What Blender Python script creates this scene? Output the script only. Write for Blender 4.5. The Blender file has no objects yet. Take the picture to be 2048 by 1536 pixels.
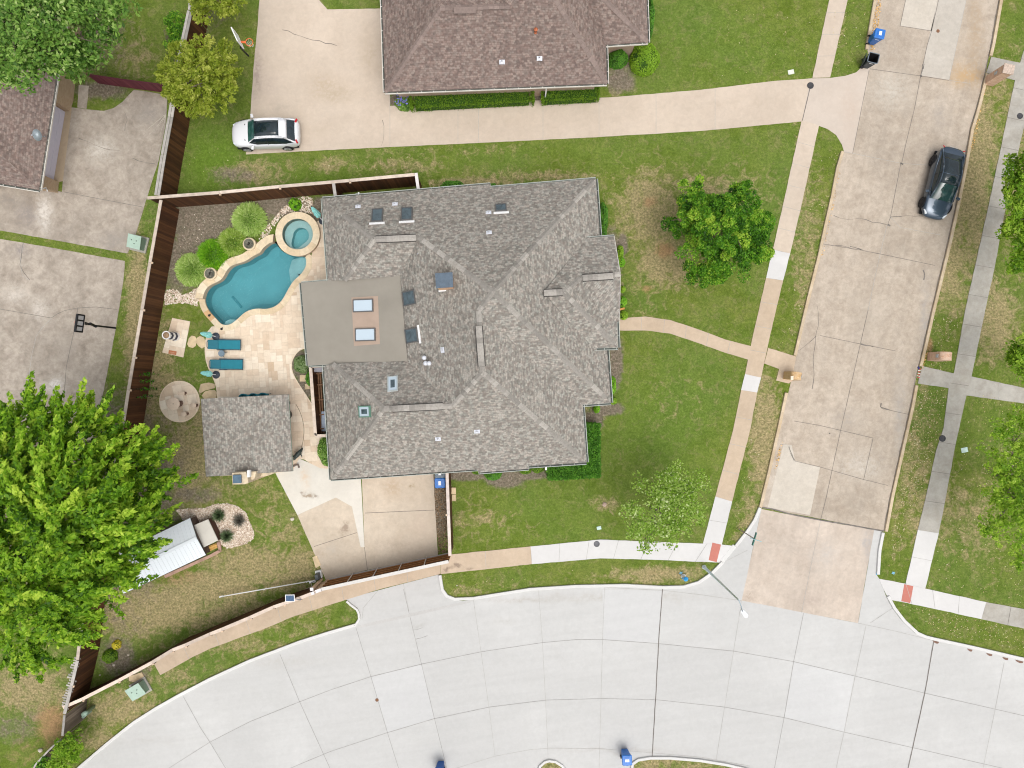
import bpy, math, random
import numpy as np
from mathutils import Vector, Matrix
random.seed(7); rng = np.random.default_rng(7)
S = bpy.context.scene
R = math.radians
# ------------------------------------------------------------------ camera
CAMH = 45.0; FP = 24/36*2048
cam = bpy.data.cameras.new('camera'); co = bpy.data.objects.new('camera', cam)
S.collection.objects.link(co); co.location = (0, 0, CAMH); co.rotation_euler = (0, 0, 0)
cam.lens = 24; cam.sensor_width = 36; cam.sensor_fit = 'HORIZONTAL'; cam.clip_start = .5; cam.clip_end = 3000
S.camera = co
# ------------------------------------------------------------------ sky, sun, exposure
SUN_EL, SUN_AZ = R(70), R(150)      # azimuth clockwise from +Y (image up): light from the lower right
w = bpy.data.worlds.new('World'); S.world = w; w.use_nodes = True
nt = w.node_tree; nt.nodes.clear()
sky = nt.nodes.new('ShaderNodeTexSky'); sky.sky_type = 'NISHITA'; sky.sun_disc = False
sky.sun_elevation = SUN_EL; sky.sun_rotation = SUN_AZ; sky.air_density = 1; sky.dust_density = 6; sky.ozone_density = 1
hs = nt.nodes.new('ShaderNodeHueSaturation'); hs.inputs['Saturation'].default_value = .22
bg = nt.nodes.new('ShaderNodeBackground'); bg.inputs['Strength'].default_value = .15
wo = nt.nodes.new('ShaderNodeOutputWorld')
nt.links.new(sky.outputs[0], hs.inputs['Color']); nt.links.new(hs.outputs[0], bg.inputs[0]); nt.links.new(bg.outputs[0], wo.inputs[0])
sl = bpy.data.lights.new('sun', 'SUN'); sl.energy = .7; sl.angle = R(50); sl.color = (1, .95, .88)
so = bpy.data.objects.new('sun', sl); S.collection.objects.link(so)
sd = Vector((math.sin(SUN_AZ)*math.cos(SUN_EL), math.cos(SUN_AZ)*math.cos(SUN_EL), math.sin(SUN_EL)))
so.rotation_euler = sd.to_track_quat('Z', 'Y').to_euler(); so.location = (0, 0, 60)
S.view_settings.view_transform = 'Standard'; S.view_settings.look = 'None'
S.view_settings.exposure = .25; S.view_settings.gamma = 1
S.cycles.filter_width = 1.1; S.cycles.max_bounces = 5; S.cycles.transparent_max_bounces = 8
# ------------------------------------------------------------------ helpers
def W(px, py, z=0.0):
    k = (CAMH-z)/FP
    return Vector(((px-1024)*k, (768-py)*k, z))
def WL(pts, z=0.0): return [W(p[0], p[1], z) for p in pts]
def thing(name, label, cat, loc=(0, 0, 0), rotz=0, group=None):
    o = bpy.data.objects.new(name, None); S.collection.objects.link(o)
    o.location = loc; o.rotation_euler = (0, 0, rotz); o.empty_display_size = .2
    o['label'] = label; o['category'] = cat
    if group: o['group'] = group
    return o
def tag(o, label, cat, group=None):
    o['label'] = label; o['category'] = cat
    if group: o['group'] = group
    return o
def kind(o, k): o['kind'] = k; return o
def copy_tree(o, parent=None):
    c = o.copy(); S.collection.objects.link(c)
    if parent is not None: c.parent = parent
    for ch in list(o.children): copy_tree(ch, c)
    return c
class MB:
    def __init__(s): s.v = []; s.f = []; s.m = []; s.t = []; s.sm = []; s.uv = {}
    def add(s, vs, fs, m=0, tone=.5, smooth=False):
        b = len(s.v); s.v += [tuple(v) for v in vs]
        for f in fs: s.f.append([b+i for i in f]); s.m.append(m); s.t.append(tone); s.sm.append(smooth)
        return s
    def box(s, c, d, m=0, tone=.5, rz=0, taper=1, ax=None):
        hx, hy, hz = d[0]/2, d[1]/2, d[2]/2; vs = []
        X, Y, Z = ax if ax else (Vector((math.cos(rz), math.sin(rz), 0)), Vector((-math.sin(rz), math.cos(rz), 0)), Vector((0, 0, 1)))
        c = Vector(c)
        for k in (-1, 1):
            t = 1 if k < 0 else taper
            for (i, j) in ((-1, -1), (1, -1), (1, 1), (-1, 1)):
                vs.append(c+X*(i*hx*t)+Y*(j*hy*t)+Z*(k*hz))
        return s.add(vs, [(3, 2, 1, 0), (4, 5, 6, 7), (0, 1, 5, 4), (1, 2, 6, 5), (2, 3, 7, 6), (3, 0, 4, 7)], m, tone)
    def bar(s, a, b, wd, h, m=0, tone=.5):
        a = Vector(a); b = Vector(b); X = (b-a); L = X.length
        if L < 1e-6: return s
        X = X/L; Y = Vector((0, 0, 1)).cross(X)
        Y = Y.normalized() if Y.length > 1e-4 else Vector((0, 1, 0))
        return s.box((a+b)/2, (L, wd, h), m, tone, ax=(X, Y, X.cross(Y)))
    def prism(s, poly, z0, z1, m=0, tone=.5, bottom=True):
        n = len(poly)
        if sum(poly[i][0]*poly[(i+1) % n][1]-poly[(i+1) % n][0]*poly[i][1] for i in range(n)) < 0: poly = poly[::-1]
        vs = [(p[0], p[1], z0) for p in poly]+[(p[0], p[1], z1) for p in poly]
        fs = [tuple(range(n, 2*n))]+[(i, (i+1) % n, n+(i+1) % n, n+i) for i in range(n)]
        if bottom: fs.append(tuple(range(n-1, -1, -1)))
        return s.add(vs, fs, m, tone)
    def tube(s, pts, rs, n=8, m=0, tone=.5, cap=True):
        pts = [Vector(p) for p in pts]
        if not hasattr(rs, '__len__'): rs = [rs]*len(pts)
        vs = []; fs = []
        for i, p in enumerate(pts):
            d = (pts[min(i+1, len(pts)-1)]-pts[max(i-1, 0)]); d = d.normalized() if d.length > 1e-6 else Vector((0, 0, 1))
            a = d.cross(Vector((0, 0, 1)) if abs(d.z) < .9 else Vector((1, 0, 0))).normalized(); b = d.cross(a)
            for k in range(n):
                t = 2*math.pi*k/n; vs.append(p+(a*math.cos(t)+b*math.sin(t))*rs[i])
        for i in range(len(pts)-1):
            for k in range(n): fs.append((i*n+k, i*n+(k+1) % n, (i+1)*n+(k+1) % n, (i+1)*n+k))
        if cap: fs += [tuple(range(n)), tuple(range(len(pts)*n-1, (len(pts)-1)*n-1, -1))]
        return s.add(vs, fs, m, tone, True)
    def lathe(s, c, prof, n=20, m=0, tone=.5, smooth=True, fold=0, sx=1, sy=1):
        vs = []; fs = []
        for (r, z) in prof:
            for k in range(n):
                t = 2*math.pi*k/n; rr = r*(1+fold*(1 if k % 2 else -1))
                vs.append((c[0]+rr*math.cos(t)*sx, c[1]+rr*math.sin(t)*sy, c[2]+z))
        for i in range(len(prof)-1):
            for k in range(n): fs.append((i*n+k, i*n+(k+1) % n, (i+1)*n+(k+1) % n, (i+1)*n+k))
        fs += [tuple(range(n-1, -1, -1)), tuple(range((len(prof)-1)*n, len(prof)*n))]
        return s.add(vs, fs, m, tone, smooth)
    def build(s, name, mats, parent=None, world=False, uvfn=None, bevel=0):
        me = bpy.data.meshes.new(name); vs = s.v
        if world and parent is not None:
            l = parent.location; vs = [(v[0]-l[0], v[1]-l[1], v[2]-l[2]) for v in vs]
        me.from_pydata(vs, [], s.f)
        for m in (mats if isinstance(mats, (list, tuple)) else [mats]): me.materials.append(m)
        if max(s.m, default=0) > 0: me.polygons.foreach_set('material_index', s.m)
        me.polygons.foreach_set('use_smooth', s.sm)
        a = me.attributes.new('tone', 'FLOAT', 'FACE'); a.data.foreach_set('value', s.t)
        if uvfn:
            ul = me.uv_layers.new(name='UVMap')
            for p in me.polygons:
                for li in p.loop_indices: ul.data[li].uv = uvfn(p, me.vertices[me.loops[li].vertex_index].co)
        me.update()
        o = bpy.data.objects.new(name, me); S.collection.objects.link(o)
        if parent is not None: o.parent = parent
        if bevel:
            b = o.modifiers.new('bevel', 'BEVEL'); b.width = bevel; b.segments = 2; b.limit_method = 'ANGLE'
        return o
def slope_uv(p, co):
    n = p.normal; t = Vector((0, 0, 1)).cross(n)
    t = t.normalized() if t.length > 1e-3 else Vector((1, 0, 0))
    return (co.dot(t), co.dot(n.cross(t)))
# ------------------------------------------------------------------ materials
def ramp(nt, fac, stops):
    r = nt.nodes.new('ShaderNodeValToRGB'); nt.links.new(fac, r.inputs[0])
    e = r.color_ramp.elements
    while len(e) < len(stops): e.new(.5)
    for i, (p, c) in enumerate(stops): e[i].position = p; e[i].color = (c[0], c[1], c[2], 1)
    return r.outputs[0]
def noise(nt, vec, scale, detail=4, rough=.55, dist=0):
    n = nt.nodes.new('ShaderNodeTexNoise'); n.inputs['Scale'].default_value = scale
    n.inputs['Detail'].default_value = detail; n.inputs['Roughness'].default_value = rough; n.inputs['Distortion'].default_value = dist
    if vec is not None: nt.links.new(vec, n.inputs['Vector'])
    return n.outputs[0]
def mixc(nt, fac, a, b, mode='MIX'):
    m = nt.nodes.new('ShaderNodeMix'); m.data_type = 'RGBA'; m.blend_type = mode
    for sock, v in ((m.inputs['Factor'], fac), (m.inputs['A'], a), (m.inputs['B'], b)):
        if sock.type == 'VALUE' or not isinstance(v, (tuple, list, int, float)):
            if isinstance(v, (int, float)): sock.default_value = v
            else: nt.links.new(v, sock)
        else: sock.default_value = (v[0], v[1], v[2], 1)
    return m.outputs['Result']
def mth(nt, op, a, b=0, c=None):
    m = nt.nodes.new('ShaderNodeMath'); m.operation = op
    for i, v in enumerate((a, b) if c is None else (a, b, c)):
        if isinstance(v, (int, float)): m.inputs[i].default_value = v
        else: nt.links.new(v, m.inputs[i])
    return m.outputs[0]
def newmat(name):
    m = bpy.data.materials.new(name); m.use_nodes = True; nt = m.node_tree
    b = nt.nodes['Principled BSDF']; b.inputs['Specular IOR Level'].default_value = .3
    return m, nt, b
def coords(nt, kindc='Object', scale=None):
    t = nt.nodes.new('ShaderNodeTexCoord'); o = t.outputs[kindc]
    if scale:
        mp = nt.nodes.new('ShaderNodeMapping'); mp.inputs['Scale'].default_value = scale; nt.links.new(o, mp.inputs[0]); o = mp.outputs[0]
    return o
def bump(nt, b, h, st=.3, dist=.02):
    n = nt.nodes.new('ShaderNodeBump'); n.inputs['Strength'].default_value = st; n.inputs['Distance'].default_value = dist
    nt.links.new(h, n.inputs['Height']); nt.links.new(n.outputs[0], b.inputs['Normal'])
def attr(nt, name, out='Fac'):
    a = nt.nodes.new('ShaderNodeAttribute'); a.attribute_name = name; return a.outputs[out]
def M(name, c, rough=.6, var=.12, scale=6, metal=0, spec=.3, tone=0, bmp=0, coat=0, bscale=40):
    """plain surface with mottled wear; tone = weight of the per-piece tone"""
    m, nt, b = newmat(name); v = coords(nt)
    n = noise(nt, v, scale, 6, .6)
    d = tuple(x*(1-var) for x in c); l = tuple(min(1, x*(1+var)) for x in c)
    col = ramp(nt, n, [(.3, d), (.7, l)])
    if tone:
        t = mth(nt, 'MULTIPLY_ADD', attr(nt, 'tone'), 2*tone, 1-tone)
        cx = nt.nodes.new('ShaderNodeVectorMath'); cx.operation = 'SCALE'; nt.links.new(col, cx.inputs[0]); nt.links.new(t, cx.inputs['Scale']); col = cx.outputs[0]
    nt.links.new(col, b.inputs['Base Color']); b.inputs['Roughness'].default_value = rough
    b.inputs['Metallic'].default_value = metal; b.inputs['Specular IOR Level'].default_value = spec
    b.inputs['Coat Weight'].default_value = coat
    if bmp: bump(nt, b, noise(nt, v, bscale, 3), bmp, .01)
    return m
def concrete(name, c, stain=.35, tint=(.75, .72, .68), spots=(), streak=None, big=.12, fine=.1, dirtc=None, dn=.0):
    """c: albedo; stain: strength of blotches; spots: (px,py,rx_m,ry_m,strength,colour)"""
    m, nt, b = newmat(name); v = coords(nt)
    n1 = noise(nt, v, big, 5, .6, .4); n2 = noise(nt, v, .9, 8, .68, .3); n3 = noise(nt, v, 26, 4, .7)
    dark = tuple(c[i]*tint[i] for i in range(3)); lt = tuple(min(.95, x*1.1) for x in c)
    col = ramp(nt, n1, [(.3, tuple(c[i]*(1-stain*.35) for i in range(3))), (.5, c), (.68, lt)])
    f = ramp(nt, n2, [(.42, (0, 0, 0)), (.7, (stain*1.5,)*3)])
    col = mixc(nt, f, col, dark)
    n4 = noise(nt, v, 3.2, 6, .7, .6); col = mixc(nt, 1.0, col, ramp(nt, n4, [(.3, (1-stain*.34,)*3), (.7, (1+stain*.22,)*3)]), 'MULTIPLY')
    f3 = ramp(nt, n3, [(.25, (1-fine,)*3), (.75, (1+fine*.6,)*3)])
    col = mixc(nt, 1.0, col, f3, 'MULTIPLY')
    if streak:
        mp = nt.nodes.new('ShaderNodeMapping'); mp.vector_type = 'TEXTURE'; mp.inputs['Rotation'].default_value = (0, 0, streak[0]); mp.inputs['Scale'].default_value = (6, .5, 1)
        nt.links.new(v, mp.inputs[0]); ns = noise(nt, mp.outputs[0], 1.0, 6, .6)
        fs = ramp(nt, ns, [(.35, (1-streak[1],)*3), (.65, (1+streak[1]*.5,)*3)]); col = mixc(nt, 1.0, col, fs, 'MULTIPLY')
    if spots:
        nw = nt.nodes.new('ShaderNodeTexNoise'); nw.inputs['Scale'].default_value = 1.3; nw.inputs['Detail'].default_value = 5; nt.links.new(v, nw.inputs['Vector'])
        vm = nt.nodes.new('ShaderNodeVectorMath'); vm.operation = 'MULTIPLY_ADD'; nt.links.new(nw.outputs['Color'], vm.inputs[0]); vm.inputs[1].default_value = (1.1, 1.1, 0); nt.links.new(v, vm.inputs[2])
        sr_ = nt.nodes.new('ShaderNodeMapRange'); nt.links.new(noise(nt, v, 4.5, 7, .72, .5), sr_.inputs[0]); sr_.inputs[1].default_value = .36; sr_.inputs[2].default_value = .62; sr_.inputs[3].default_value = .15; sr_.inputs[4].default_value = 1.25; sn = sr_.outputs[0]
        for (px, py, rx, ry, st, cc) in spots:
            p = W(px, py); mp = nt.nodes.new('ShaderNodeMapping'); mp.vector_type = 'TEXTURE'
            mp.inputs['Location'].default_value = (p.x+.55, p.y+.55, 0); mp.inputs['Scale'].default_value = (rx, ry, 1e3)
            nt.links.new(vm.outputs[0], mp.inputs[0])
            g = nt.nodes.new('ShaderNodeTexGradient'); g.gradient_type = 'QUADRATIC_SPHERE'; nt.links.new(mp.outputs[0], g.inputs[0])
            col = mixc(nt, mth(nt, 'MINIMUM', mth(nt, 'MULTIPLY', mth(nt, 'MULTIPLY', g.outputs['Fac'], st*2.2), sn), .9), col, cc)
    nt.links.new(col, b.inputs['Base Color']); b.inputs['Roughness'].default_value = .85; b.inputs['Specular IOR Level'].default_value = .2
    bump(nt, b, n3, .15, .01)
    return m
def shingle(name, c1, c2, c3):
    m, nt, b = newmat(name); uv = coords(nt, 'UV')
    br = nt.nodes.new('ShaderNodeTexBrick'); nt.links.new(uv, br.inputs['Vector'])
    br.inputs['Scale'].default_value = 1; br.inputs['Brick Width'].default_value = .24; br.inputs['Row Height'].default_value = .12
    br.inputs['Mortar Size'].default_value = .012; br.inputs['Mortar Smooth'].default_value = .6; br.offset = .37; br.offset_frequency = 3; br.squash = .7; br.squash_frequency = 2
    br.inputs['Color1'].default_value = (0, 0, 0, 1); br.inputs['Color2'].default_value = (1, 1, 1, 1); br.inputs['Mortar'].default_value = (.12, .12, .12, 1)
    b2 = nt.nodes.new('ShaderNodeTexBrick'); mp = nt.nodes.new('ShaderNodeMapping'); mp.inputs['Location'].default_value = (.43, .29, 0); nt.links.new(uv, mp.inputs[0]); nt.links.new(mp.outputs[0], b2.inputs['Vector'])
    b2.inputs['Scale'].default_value = 1; b2.inputs['Brick Width'].default_value = .12; b2.inputs['Row Height'].default_value = .12; b2.offset = .61; b2.offset_frequency = 2
    b2.inputs['Mortar Size'].default_value = 0; b2.inputs['Color1'].default_value = (0, 0, 0, 1); b2.inputs['Color2'].default_value = (1, 1, 1, 1)
    t = mth(nt, 'ADD', mth(nt, 'MULTIPLY', br.outputs['Color'], .62), mth(nt, 'MULTIPLY', b2.outputs['Color'], .38))
    nb = noise(nt, uv, .55, 4, .6); t = mth(nt, 'ADD', t, mth(nt, 'MULTIPLY', mth(nt, 'SUBTRACT', nb, .5), .1))
    col = ramp(nt, t, [(.12, c1), (.48, c2), (.84, c3)])
    g = noise(nt, uv, 30, 3, .7); col = mixc(nt, 1.0, col, ramp(nt, g, [(.3, (.8,)*3), (.7, (1.2,)*3)]), 'MULTIPLY')
    hue = noise(nt, uv, 3.5, 3, .6); col = mixc(nt, 1.0, col, ramp(nt, hue, [(.35, (1.05, 1.0, .97)), (.65, (.95, 1.01, 1.0))]), 'MULTIPLY')
    nt.links.new(col, b.inputs['Base Color']); b.inputs['Roughness'].default_value = .9; b.inputs['Specular IOR Level'].default_value = .15
    bump(nt, b, br.outputs['Fac'], .3, -.02)
    return m
def leafmat(name, stops, trans=.35, rough=.5):
    m, nt, b = newmat(name)
    col = ramp(nt, attr(nt, 'tone'), stops)
    nt.links.new(col, b.inputs['Base Color']); b.inputs['Roughness'].default_value = rough; b.inputs['Specular IOR Level'].default_value = .25
    tr = nt.nodes.new('ShaderNodeBsdfTranslucent'); nt.links.new(col, tr.inputs[0])
    mx = nt.nodes.new('ShaderNodeMixShader'); mx.inputs[0].default_value = trans
    out = nt.nodes['Material Output']; nt.links.new(b.outputs[0], mx.inputs[1]); nt.links.new(tr.outputs[0], mx.inputs[2]); nt.links.new(mx.outputs[0], out.inputs[0])
    return m
def glassmat(name, c, rough=.06, ior=1.5):
    m, nt, b = newmat(name); b.inputs['Base Color'].default_value = (*c, 1); b.inputs['Roughness'].default_value = rough
    b.inputs['Specular IOR Level'].default_value = .6; b.inputs['Coat Weight'].default_value = .3; b.inputs['Coat Roughness'].default_value = .03
    v = coords(nt); col = ramp(nt, noise(nt, v, 2.5, 4, .6, .6), [(.35, tuple(x*.7 for x in c)), (.7, tuple(x*1.4 for x in c))]); nt.links.new(col, b.inputs['Base Color'])
    return m
# ================================================================== GROUND
POOL = [(549,483),(529,497),(524,507),(510,513),(493,525),(468,531),(457,542),(449,558),(439,565),(420,573),(411,588),(409,605),(417,622),(432,638),(441,648.5),(452,651.5),(464,649),(477,638),(493,623),(514,617.5),(533,619.5),(552,614),(566,601),(577,580),(587,563),(604,549),(613,534),(614,522),(612,513),(593,514),(568,506),(556,493)]
def chaikin(p, n=2, closed=True):
    p = [Vector((q[0], q[1])) for q in p]
    for _ in range(n):
        o = []; N = len(p)
        rngi = range(N) if closed else range(N-1)
        if not closed: o.append(p[0])
        for i in rngi:
            a, b = p[i], p[(i+1) % N]; o += [a*.75+b*.25, a*.25+b*.75]
        if not closed: o.append(p[-1])
        p = o
    return p
def pip(x, y, poly):
    ins = np.zeros(np.shape(x), bool); n = len(poly)
    for i in range(n):
        x1, y1 = poly[i][0], poly[i][1]; x2, y2 = poly[(i+1) % n][0], poly[(i+1) % n][1]
        if y1 == y2: continue
        c = ((y1 > y) != (y2 > y)) & (x < (x2-x1)*(y-y1)/(y2-y1)+x1); ins ^= c
    return ins
def offset(poly, d, closed=True):
    n = len(poly); o = []
    P = [Vector((p[0], p[1])) for p in poly]
    ar = sum(P[i].x*P[(i+1) % n].y-P[(i+1) % n].x*P[i].y for i in range(n))
    sg = (1 if ar > 0 else -1) if closed else 1
    for i in range(n):
        a = P[i-1] if (closed or i > 0) else None; c = P[(i+1) % n] if (closed or i < n-1) else None; b = P[i]
        d1 = (b-a).normalized() if a is not None and (b-a).length > 1e-6 else None
        d2 = (c-b).normalized() if c is not None and (c-b).length > 1e-6 else None
        d1 = d1 if d1 is not None else d2; d2 = d2 if d2 is not None else d1
        n1 = Vector((d1.y, -d1.x)); n2 = Vector((d2.y, -d2.x)); m = n1+n2
        m = m/max(.35, m.length_squared)*2 if m.length > 1e-6 else n1
        o.append(b+m*(d*sg))
    return o
pool_w = chaikin([W(*p) for p in POOL], 2)
# masks: (kind, px, py, rx, ry, amount)
BL = [('dry',1300,420,75,80,.75),('dry',1335,520,70,60,.8),('dry',1405,375,80,30,.6),('dry',1290,600,50,35,.3),('dry',1480,380,60,50,.45),('clay',1300,405,22,14,.6),('clay',1330,500,22,18,.8),('clay',1293,578,12,10,.7),
 ('dry',1350,810,60,50,.25),('dry',960,1040,60,30,.45),('dry',960,985,40,20,.3),('dry',1000,1060,90,18,.3),('dry',1215,1010,30,16,.55),('lush',1050,1050,110,22,.35),('lush',1330,860,150,170,.4),('lush',1080,1050,200,90,.35),('lush',1450,100,240,120,.35),('lush',1150,310,500,40,.3),
 ('dry',940,365,90,12,.8),('dry',1080,352,130,12,.55),('dry',800,330,90,16,.55),('dry',870,300,200,14,.3),('dirt',468,350,60,22,.55),('dry',500,345,70,26,.6),('dry',545,345,40,24,.5),('dry',660,330,35,18,.6),('lush',430,330,60,80,.7),('lush',640,355,130,16,.5),('lush',700,330,60,18,.4),
 ('dirt',400,445,70,50,1),('dirt',370,520,40,60,1),('dirt',460,430,90,45,.9),('dirt',560,415,70,24,.9),('dirt',350,560,25,40,.6),('lush',440,415,22,14,.8),('lush',400,470,14,10,.6),('lush',480,420,12,20,.5),('lush',350,500,8,16,.7),('lush',345,590,20,30,.4),('dirt',330,570,12,50,.5),
 ('dirt',1232,725,14,50,1),('dirt',1215,818,34,14,1),('dirt',1185,840,22,20,1),('dirt',930,950,50,12,1),('dirt',1010,958,40,18,1),('dirt',1060,950,50,10,.9),('dirt',1245,490,12,22,1),('dirt',1225,520,20,60,.9),('dirt',1215,590,30,40,.9),('dry',1180,830,40,30,.5),
 ('dirt',1240,160,34,30,.8),('dry',1235,170,26,26,.6),('dirt',1278,122,40,24,.8),('dirt',790,200,12,12,1),('dirt',1080,190,14,14,1),
 ('dirt',605,730,26,30,1),('dirt',612,770,20,30,1),('dirt',642,740,30,200,.6),
 ('dirt',365,930,55,70,.35),('dry',370,930,50,90,.9),('dry',400,870,16,90,.8),('dry',330,870,60,60,.5),('dirt',300,960,60,80,.8),('dry',420,985,80,30,.5),('dirt',395,990,60,20,.6),('dry',500,1130,110,45,.75),('dry',430,1175,110,40,.85),('dry',330,1215,80,50,.9),('dry',560,1160,60,30,.7),('clay',350,1150,60,30,.5),('dirt',235,1315,44,46,.7),('dry',600,1130,40,40,.8),('dry',560,1060,60,60,.5),('dry',520,985,70,40,.42),('dry',450,1230,160,50,.6),('dry',600,1210,50,30,.6),('dry',330,1350,90,40,.45),('dry',600,1260,100,26,.4),('dry',1000,1170,60,12,.3),('dry',1380,1170,40,12,.5),('dry',470,1060,40,30,.3),('lush',540,1060,40,50,.5),('lush',545,975,40,22,.45),('dirt',250,1250,70,40,.4),('dry',270,1220,100,60,.8),('dirt',150,1000,220,220,.9),
 ('dry',335,760,40,60,.55),('dry',300,800,30,60,.8),('lush',400,745,45,40,.4),('dry',330,700,30,80,.6),('dry',275,650,26,200,.85),('dry',300,760,30,80,.9),('lush',262,560,14,60,.3),
 ('dirt',882,1000,20,80,1),('dirt',640,420,24,26,1),('clay',640,420,20,22,.35),
 ('dry',60,1380,90,60,.75),('clay',105,1450,36,50,.75),('clay',50,1500,50,50,.35),('dirt',60,1440,60,50,.4),('dirt',30,1460,60,40,.5),('lush',15,1480,22,30,.4),
 ('dry',240,1420,90,40,.7),('dry',200,1480,60,40,.6),('dirt',270,1345,40,20,.6),('dry',480,1290,120,22,.5),('lush',560,1270,90,20,.4),('clay',150,1415,40,12,.5),
 ('dry',1320,1150,110,18,.8),('clay',1320,1145,30,8,.4),('dry',930,1180,40,12,.5),('dry',1500,1080,40,30,.5),
 ('dry',1615,500,34,260,.5),('dry',1530,880,34,140,.8),('dry',1500,1040,25,60,.6),
 ('dry',1935,300,60,260,.85),('dry',1900,520,40,120,.7),('dry',1830,950,44,200,.5),('dry',1890,1000,30,120,.5),('dry',1990,640,50,90,.75),('dry',1960,1040,60,90,.5),('dry',1930,1010,30,60,.5),('dry',2020,300,60,200,.5),('clay',1860,690,8,20,.8),
 ('dry',1680,30,10,90,.3),('lush',1450,90,200,70,.35),('lush',1400,320,200,30,.3),('dry',1160,1530,80,16,.7),('dry',1380,1530,90,12,.7),('dry',1790,1020,10,120,.4),
 ('dirt',60,60,180,130,.85),('dry',270,110,40,50,.5),('lush',290,60,50,60,.3),('dirt',200,180,60,20,.8),('dirt',240,188,30,14,.5),('lush',235,200,30,12,.6),('dirt',420,40,40,40,.4)]
def axis(lo, hi, st, far):
    a = list(np.arange(lo, hi+st/2, st)); return np.array([-f for f in far[::-1]]+a+list(far))
gx = axis(-38, 38, .2, (45, 60, 100, 300, 900)); gy = axis(-29, 29, .2, (35, 50, 100, 300, 900))
GX, GY = np.meshgrid(gx, gy); nx, ny = len(gx), len(gy)
PXX = GX*FP/CAMH+1024; PYY = 768-GY*FP/CAMH
mk = {k: np.zeros_like(GX) for k in ('dry', 'dirt', 'lush', 'clay')}
for (k, px, py, rx, ry, am) in BL:
    d = ((PXX-px)/rx)**2+((PYY-py)/ry)**2
    mk[k] = np.maximum(mk[k], am*np.exp(-(d**1.3)*.75))
idx = np.arange(nx*ny).reshape(ny, nx)
q = np.stack([idx[:-1, :-1], idx[:-1, 1:], idx[1:, 1:], idx[1:, :-1]], -1).reshape(-1, 4)
cx = (GX[:-1, :-1]+GX[1:, 1:]).ravel()/2; cy = (GY[:-1, :-1]+GY[1:, 1:]).ravel()/2
spa_c = W(595, 468, .45); SPA_R = 1.47
hole = pip(cx, cy, offset(pool_w, .12)) | ((cx-spa_c.x)**2+(cy-spa_c.y)**2 < (SPA_R-.22)**2)
q = q[~hole]
me = bpy.data.meshes.new('ground'); me.vertices.add(nx*ny)
co3 = np.zeros((nx*ny, 3)); co3[:, 0] = GX.ravel(); co3[:, 1] = GY.ravel(); me.vertices.foreach_set('co', co3.ravel())
me.loops.add(q.size); me.loops.foreach_set('vertex_index', q.ravel()); me.polygons.add(len(q))
me.polygons.foreach_set('loop_start', np.arange(len(q))*4); me.update(calc_edges=True); me.validate()
ca = me.color_attributes.new('cover', 'FLOAT_COLOR', 'POINT')
ca.data.foreach_set('color', np.stack([mk['dry'].ravel(), mk['dirt'].ravel(), mk['lush'].ravel(), mk['clay'].ravel()], -1).ravel())
ground = bpy.data.objects.new('ground', me); S.collection.objects.link(ground); kind(ground, 'structure')
m, nt, b = newmat('lawn'); v = coords(nt)
at = nt.nodes.new('ShaderNodeAttribute'); at.attribute_name = 'cover'
sp = nt.nodes.new('ShaderNodeSeparateColor'); nt.links.new(at.outputs['Color'], sp.inputs[0])
n_big = noise(nt, v, .13, 4, .6); n_mid = noise(nt, v, .7, 6, .65, .4); n_fine = noise(nt, v, 7, 5, .7); n_sp = noise(nt, v, 22, 3, .75)
g = ramp(nt, n_mid, [(.3, (.102, .155, .019)), (.5, (.142, .192, .036)), (.72, (.20, .22, .065))])
g = mixc(nt, ramp(nt, n_big, [(.4, (0, 0, 0)), (.62, (.6, .6, .6))]), g, (.118, .190, .044))
def msk(sock, nz, amp, lo, hi):
    t = mth(nt, 'ADD', sock, mth(nt, 'MULTIPLY', mth(nt, 'SUBTRACT', nz, .5), amp))
    t = mth(nt, 'MULTIPLY', t, mth(nt, 'GREATER_THAN', sock, .04))
    mr = nt.nodes.new('ShaderNodeMapRange'); mr.interpolation_type = 'SMOOTHSTEP'; nt.links.new(t, mr.inputs[0]); mr.inputs[1].default_value = lo; mr.inputs[2].default_value = hi
    return mr.outputs[0]
nd = noise(nt, v, 1.6, 8, .75, .8)
g = mixc(nt, msk(sp.outputs[2], n_mid, .8, .1, .8), g, (.125, .208, .03))
g_lush = msk(sp.outputs[2], n_mid, .8, .1, .8); lw = ramp(nt, nd, [(.5, (0, 0, 0)), (.64, (.6, .6, .6))]); lw = mth(nt, 'MULTIPLY', lw, mth(nt, 'MULTIPLY_ADD', g_lush, -.75, 1)); g = mixc(nt, lw, g, (.25, .235, .11))
straw = ramp(nt, n_fine, [(.3, (.21, .19, .095)), (.7, (.42, .345, .2))])
g = mixc(nt, msk(sp.outputs[0], nd, 2.2, .18, .75), g, straw)
dirt = ramp(nt, n_fine, [(.3, (.145, .12, .096)), (.55, (.215, .184, .15)), (.8, (.34, .30, .26))])
g = mixc(nt, msk(sp.outputs[1], nd, 1.0, .25, .7), g, dirt)
g = mixc(nt, msk(at.outputs['Alpha'], nd, 1.1, .25, .8), g, (.36, .235, .13))
n_b = noise(nt, v, 2.6, 5, .7, .5)
g = mixc(nt, 1.0, g, ramp(nt, n_b, [(.32, (.82, .86, .80)), (.66, (1.17, 1.12, 1.17))]), 'MULTIPLY')
g = mixc(nt, 1.0, g, ramp(nt, n_fine, [(.3, (.72, .74, .7)), (.68, (1.26, 1.24, 1.2))]), 'MULTIPLY')
g = mixc(nt, 1.0, g, ramp(nt, n_sp, [(.3, (.73, .75, .71)), (.7, (1.27, 1.25, 1.2))]), 'MULTIPLY')
nt.links.new(g, b.inputs['Base Color']); b.inputs['Roughness'].default_value = .95; b.inputs['Specular IOR Level'].default_value = .05
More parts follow.
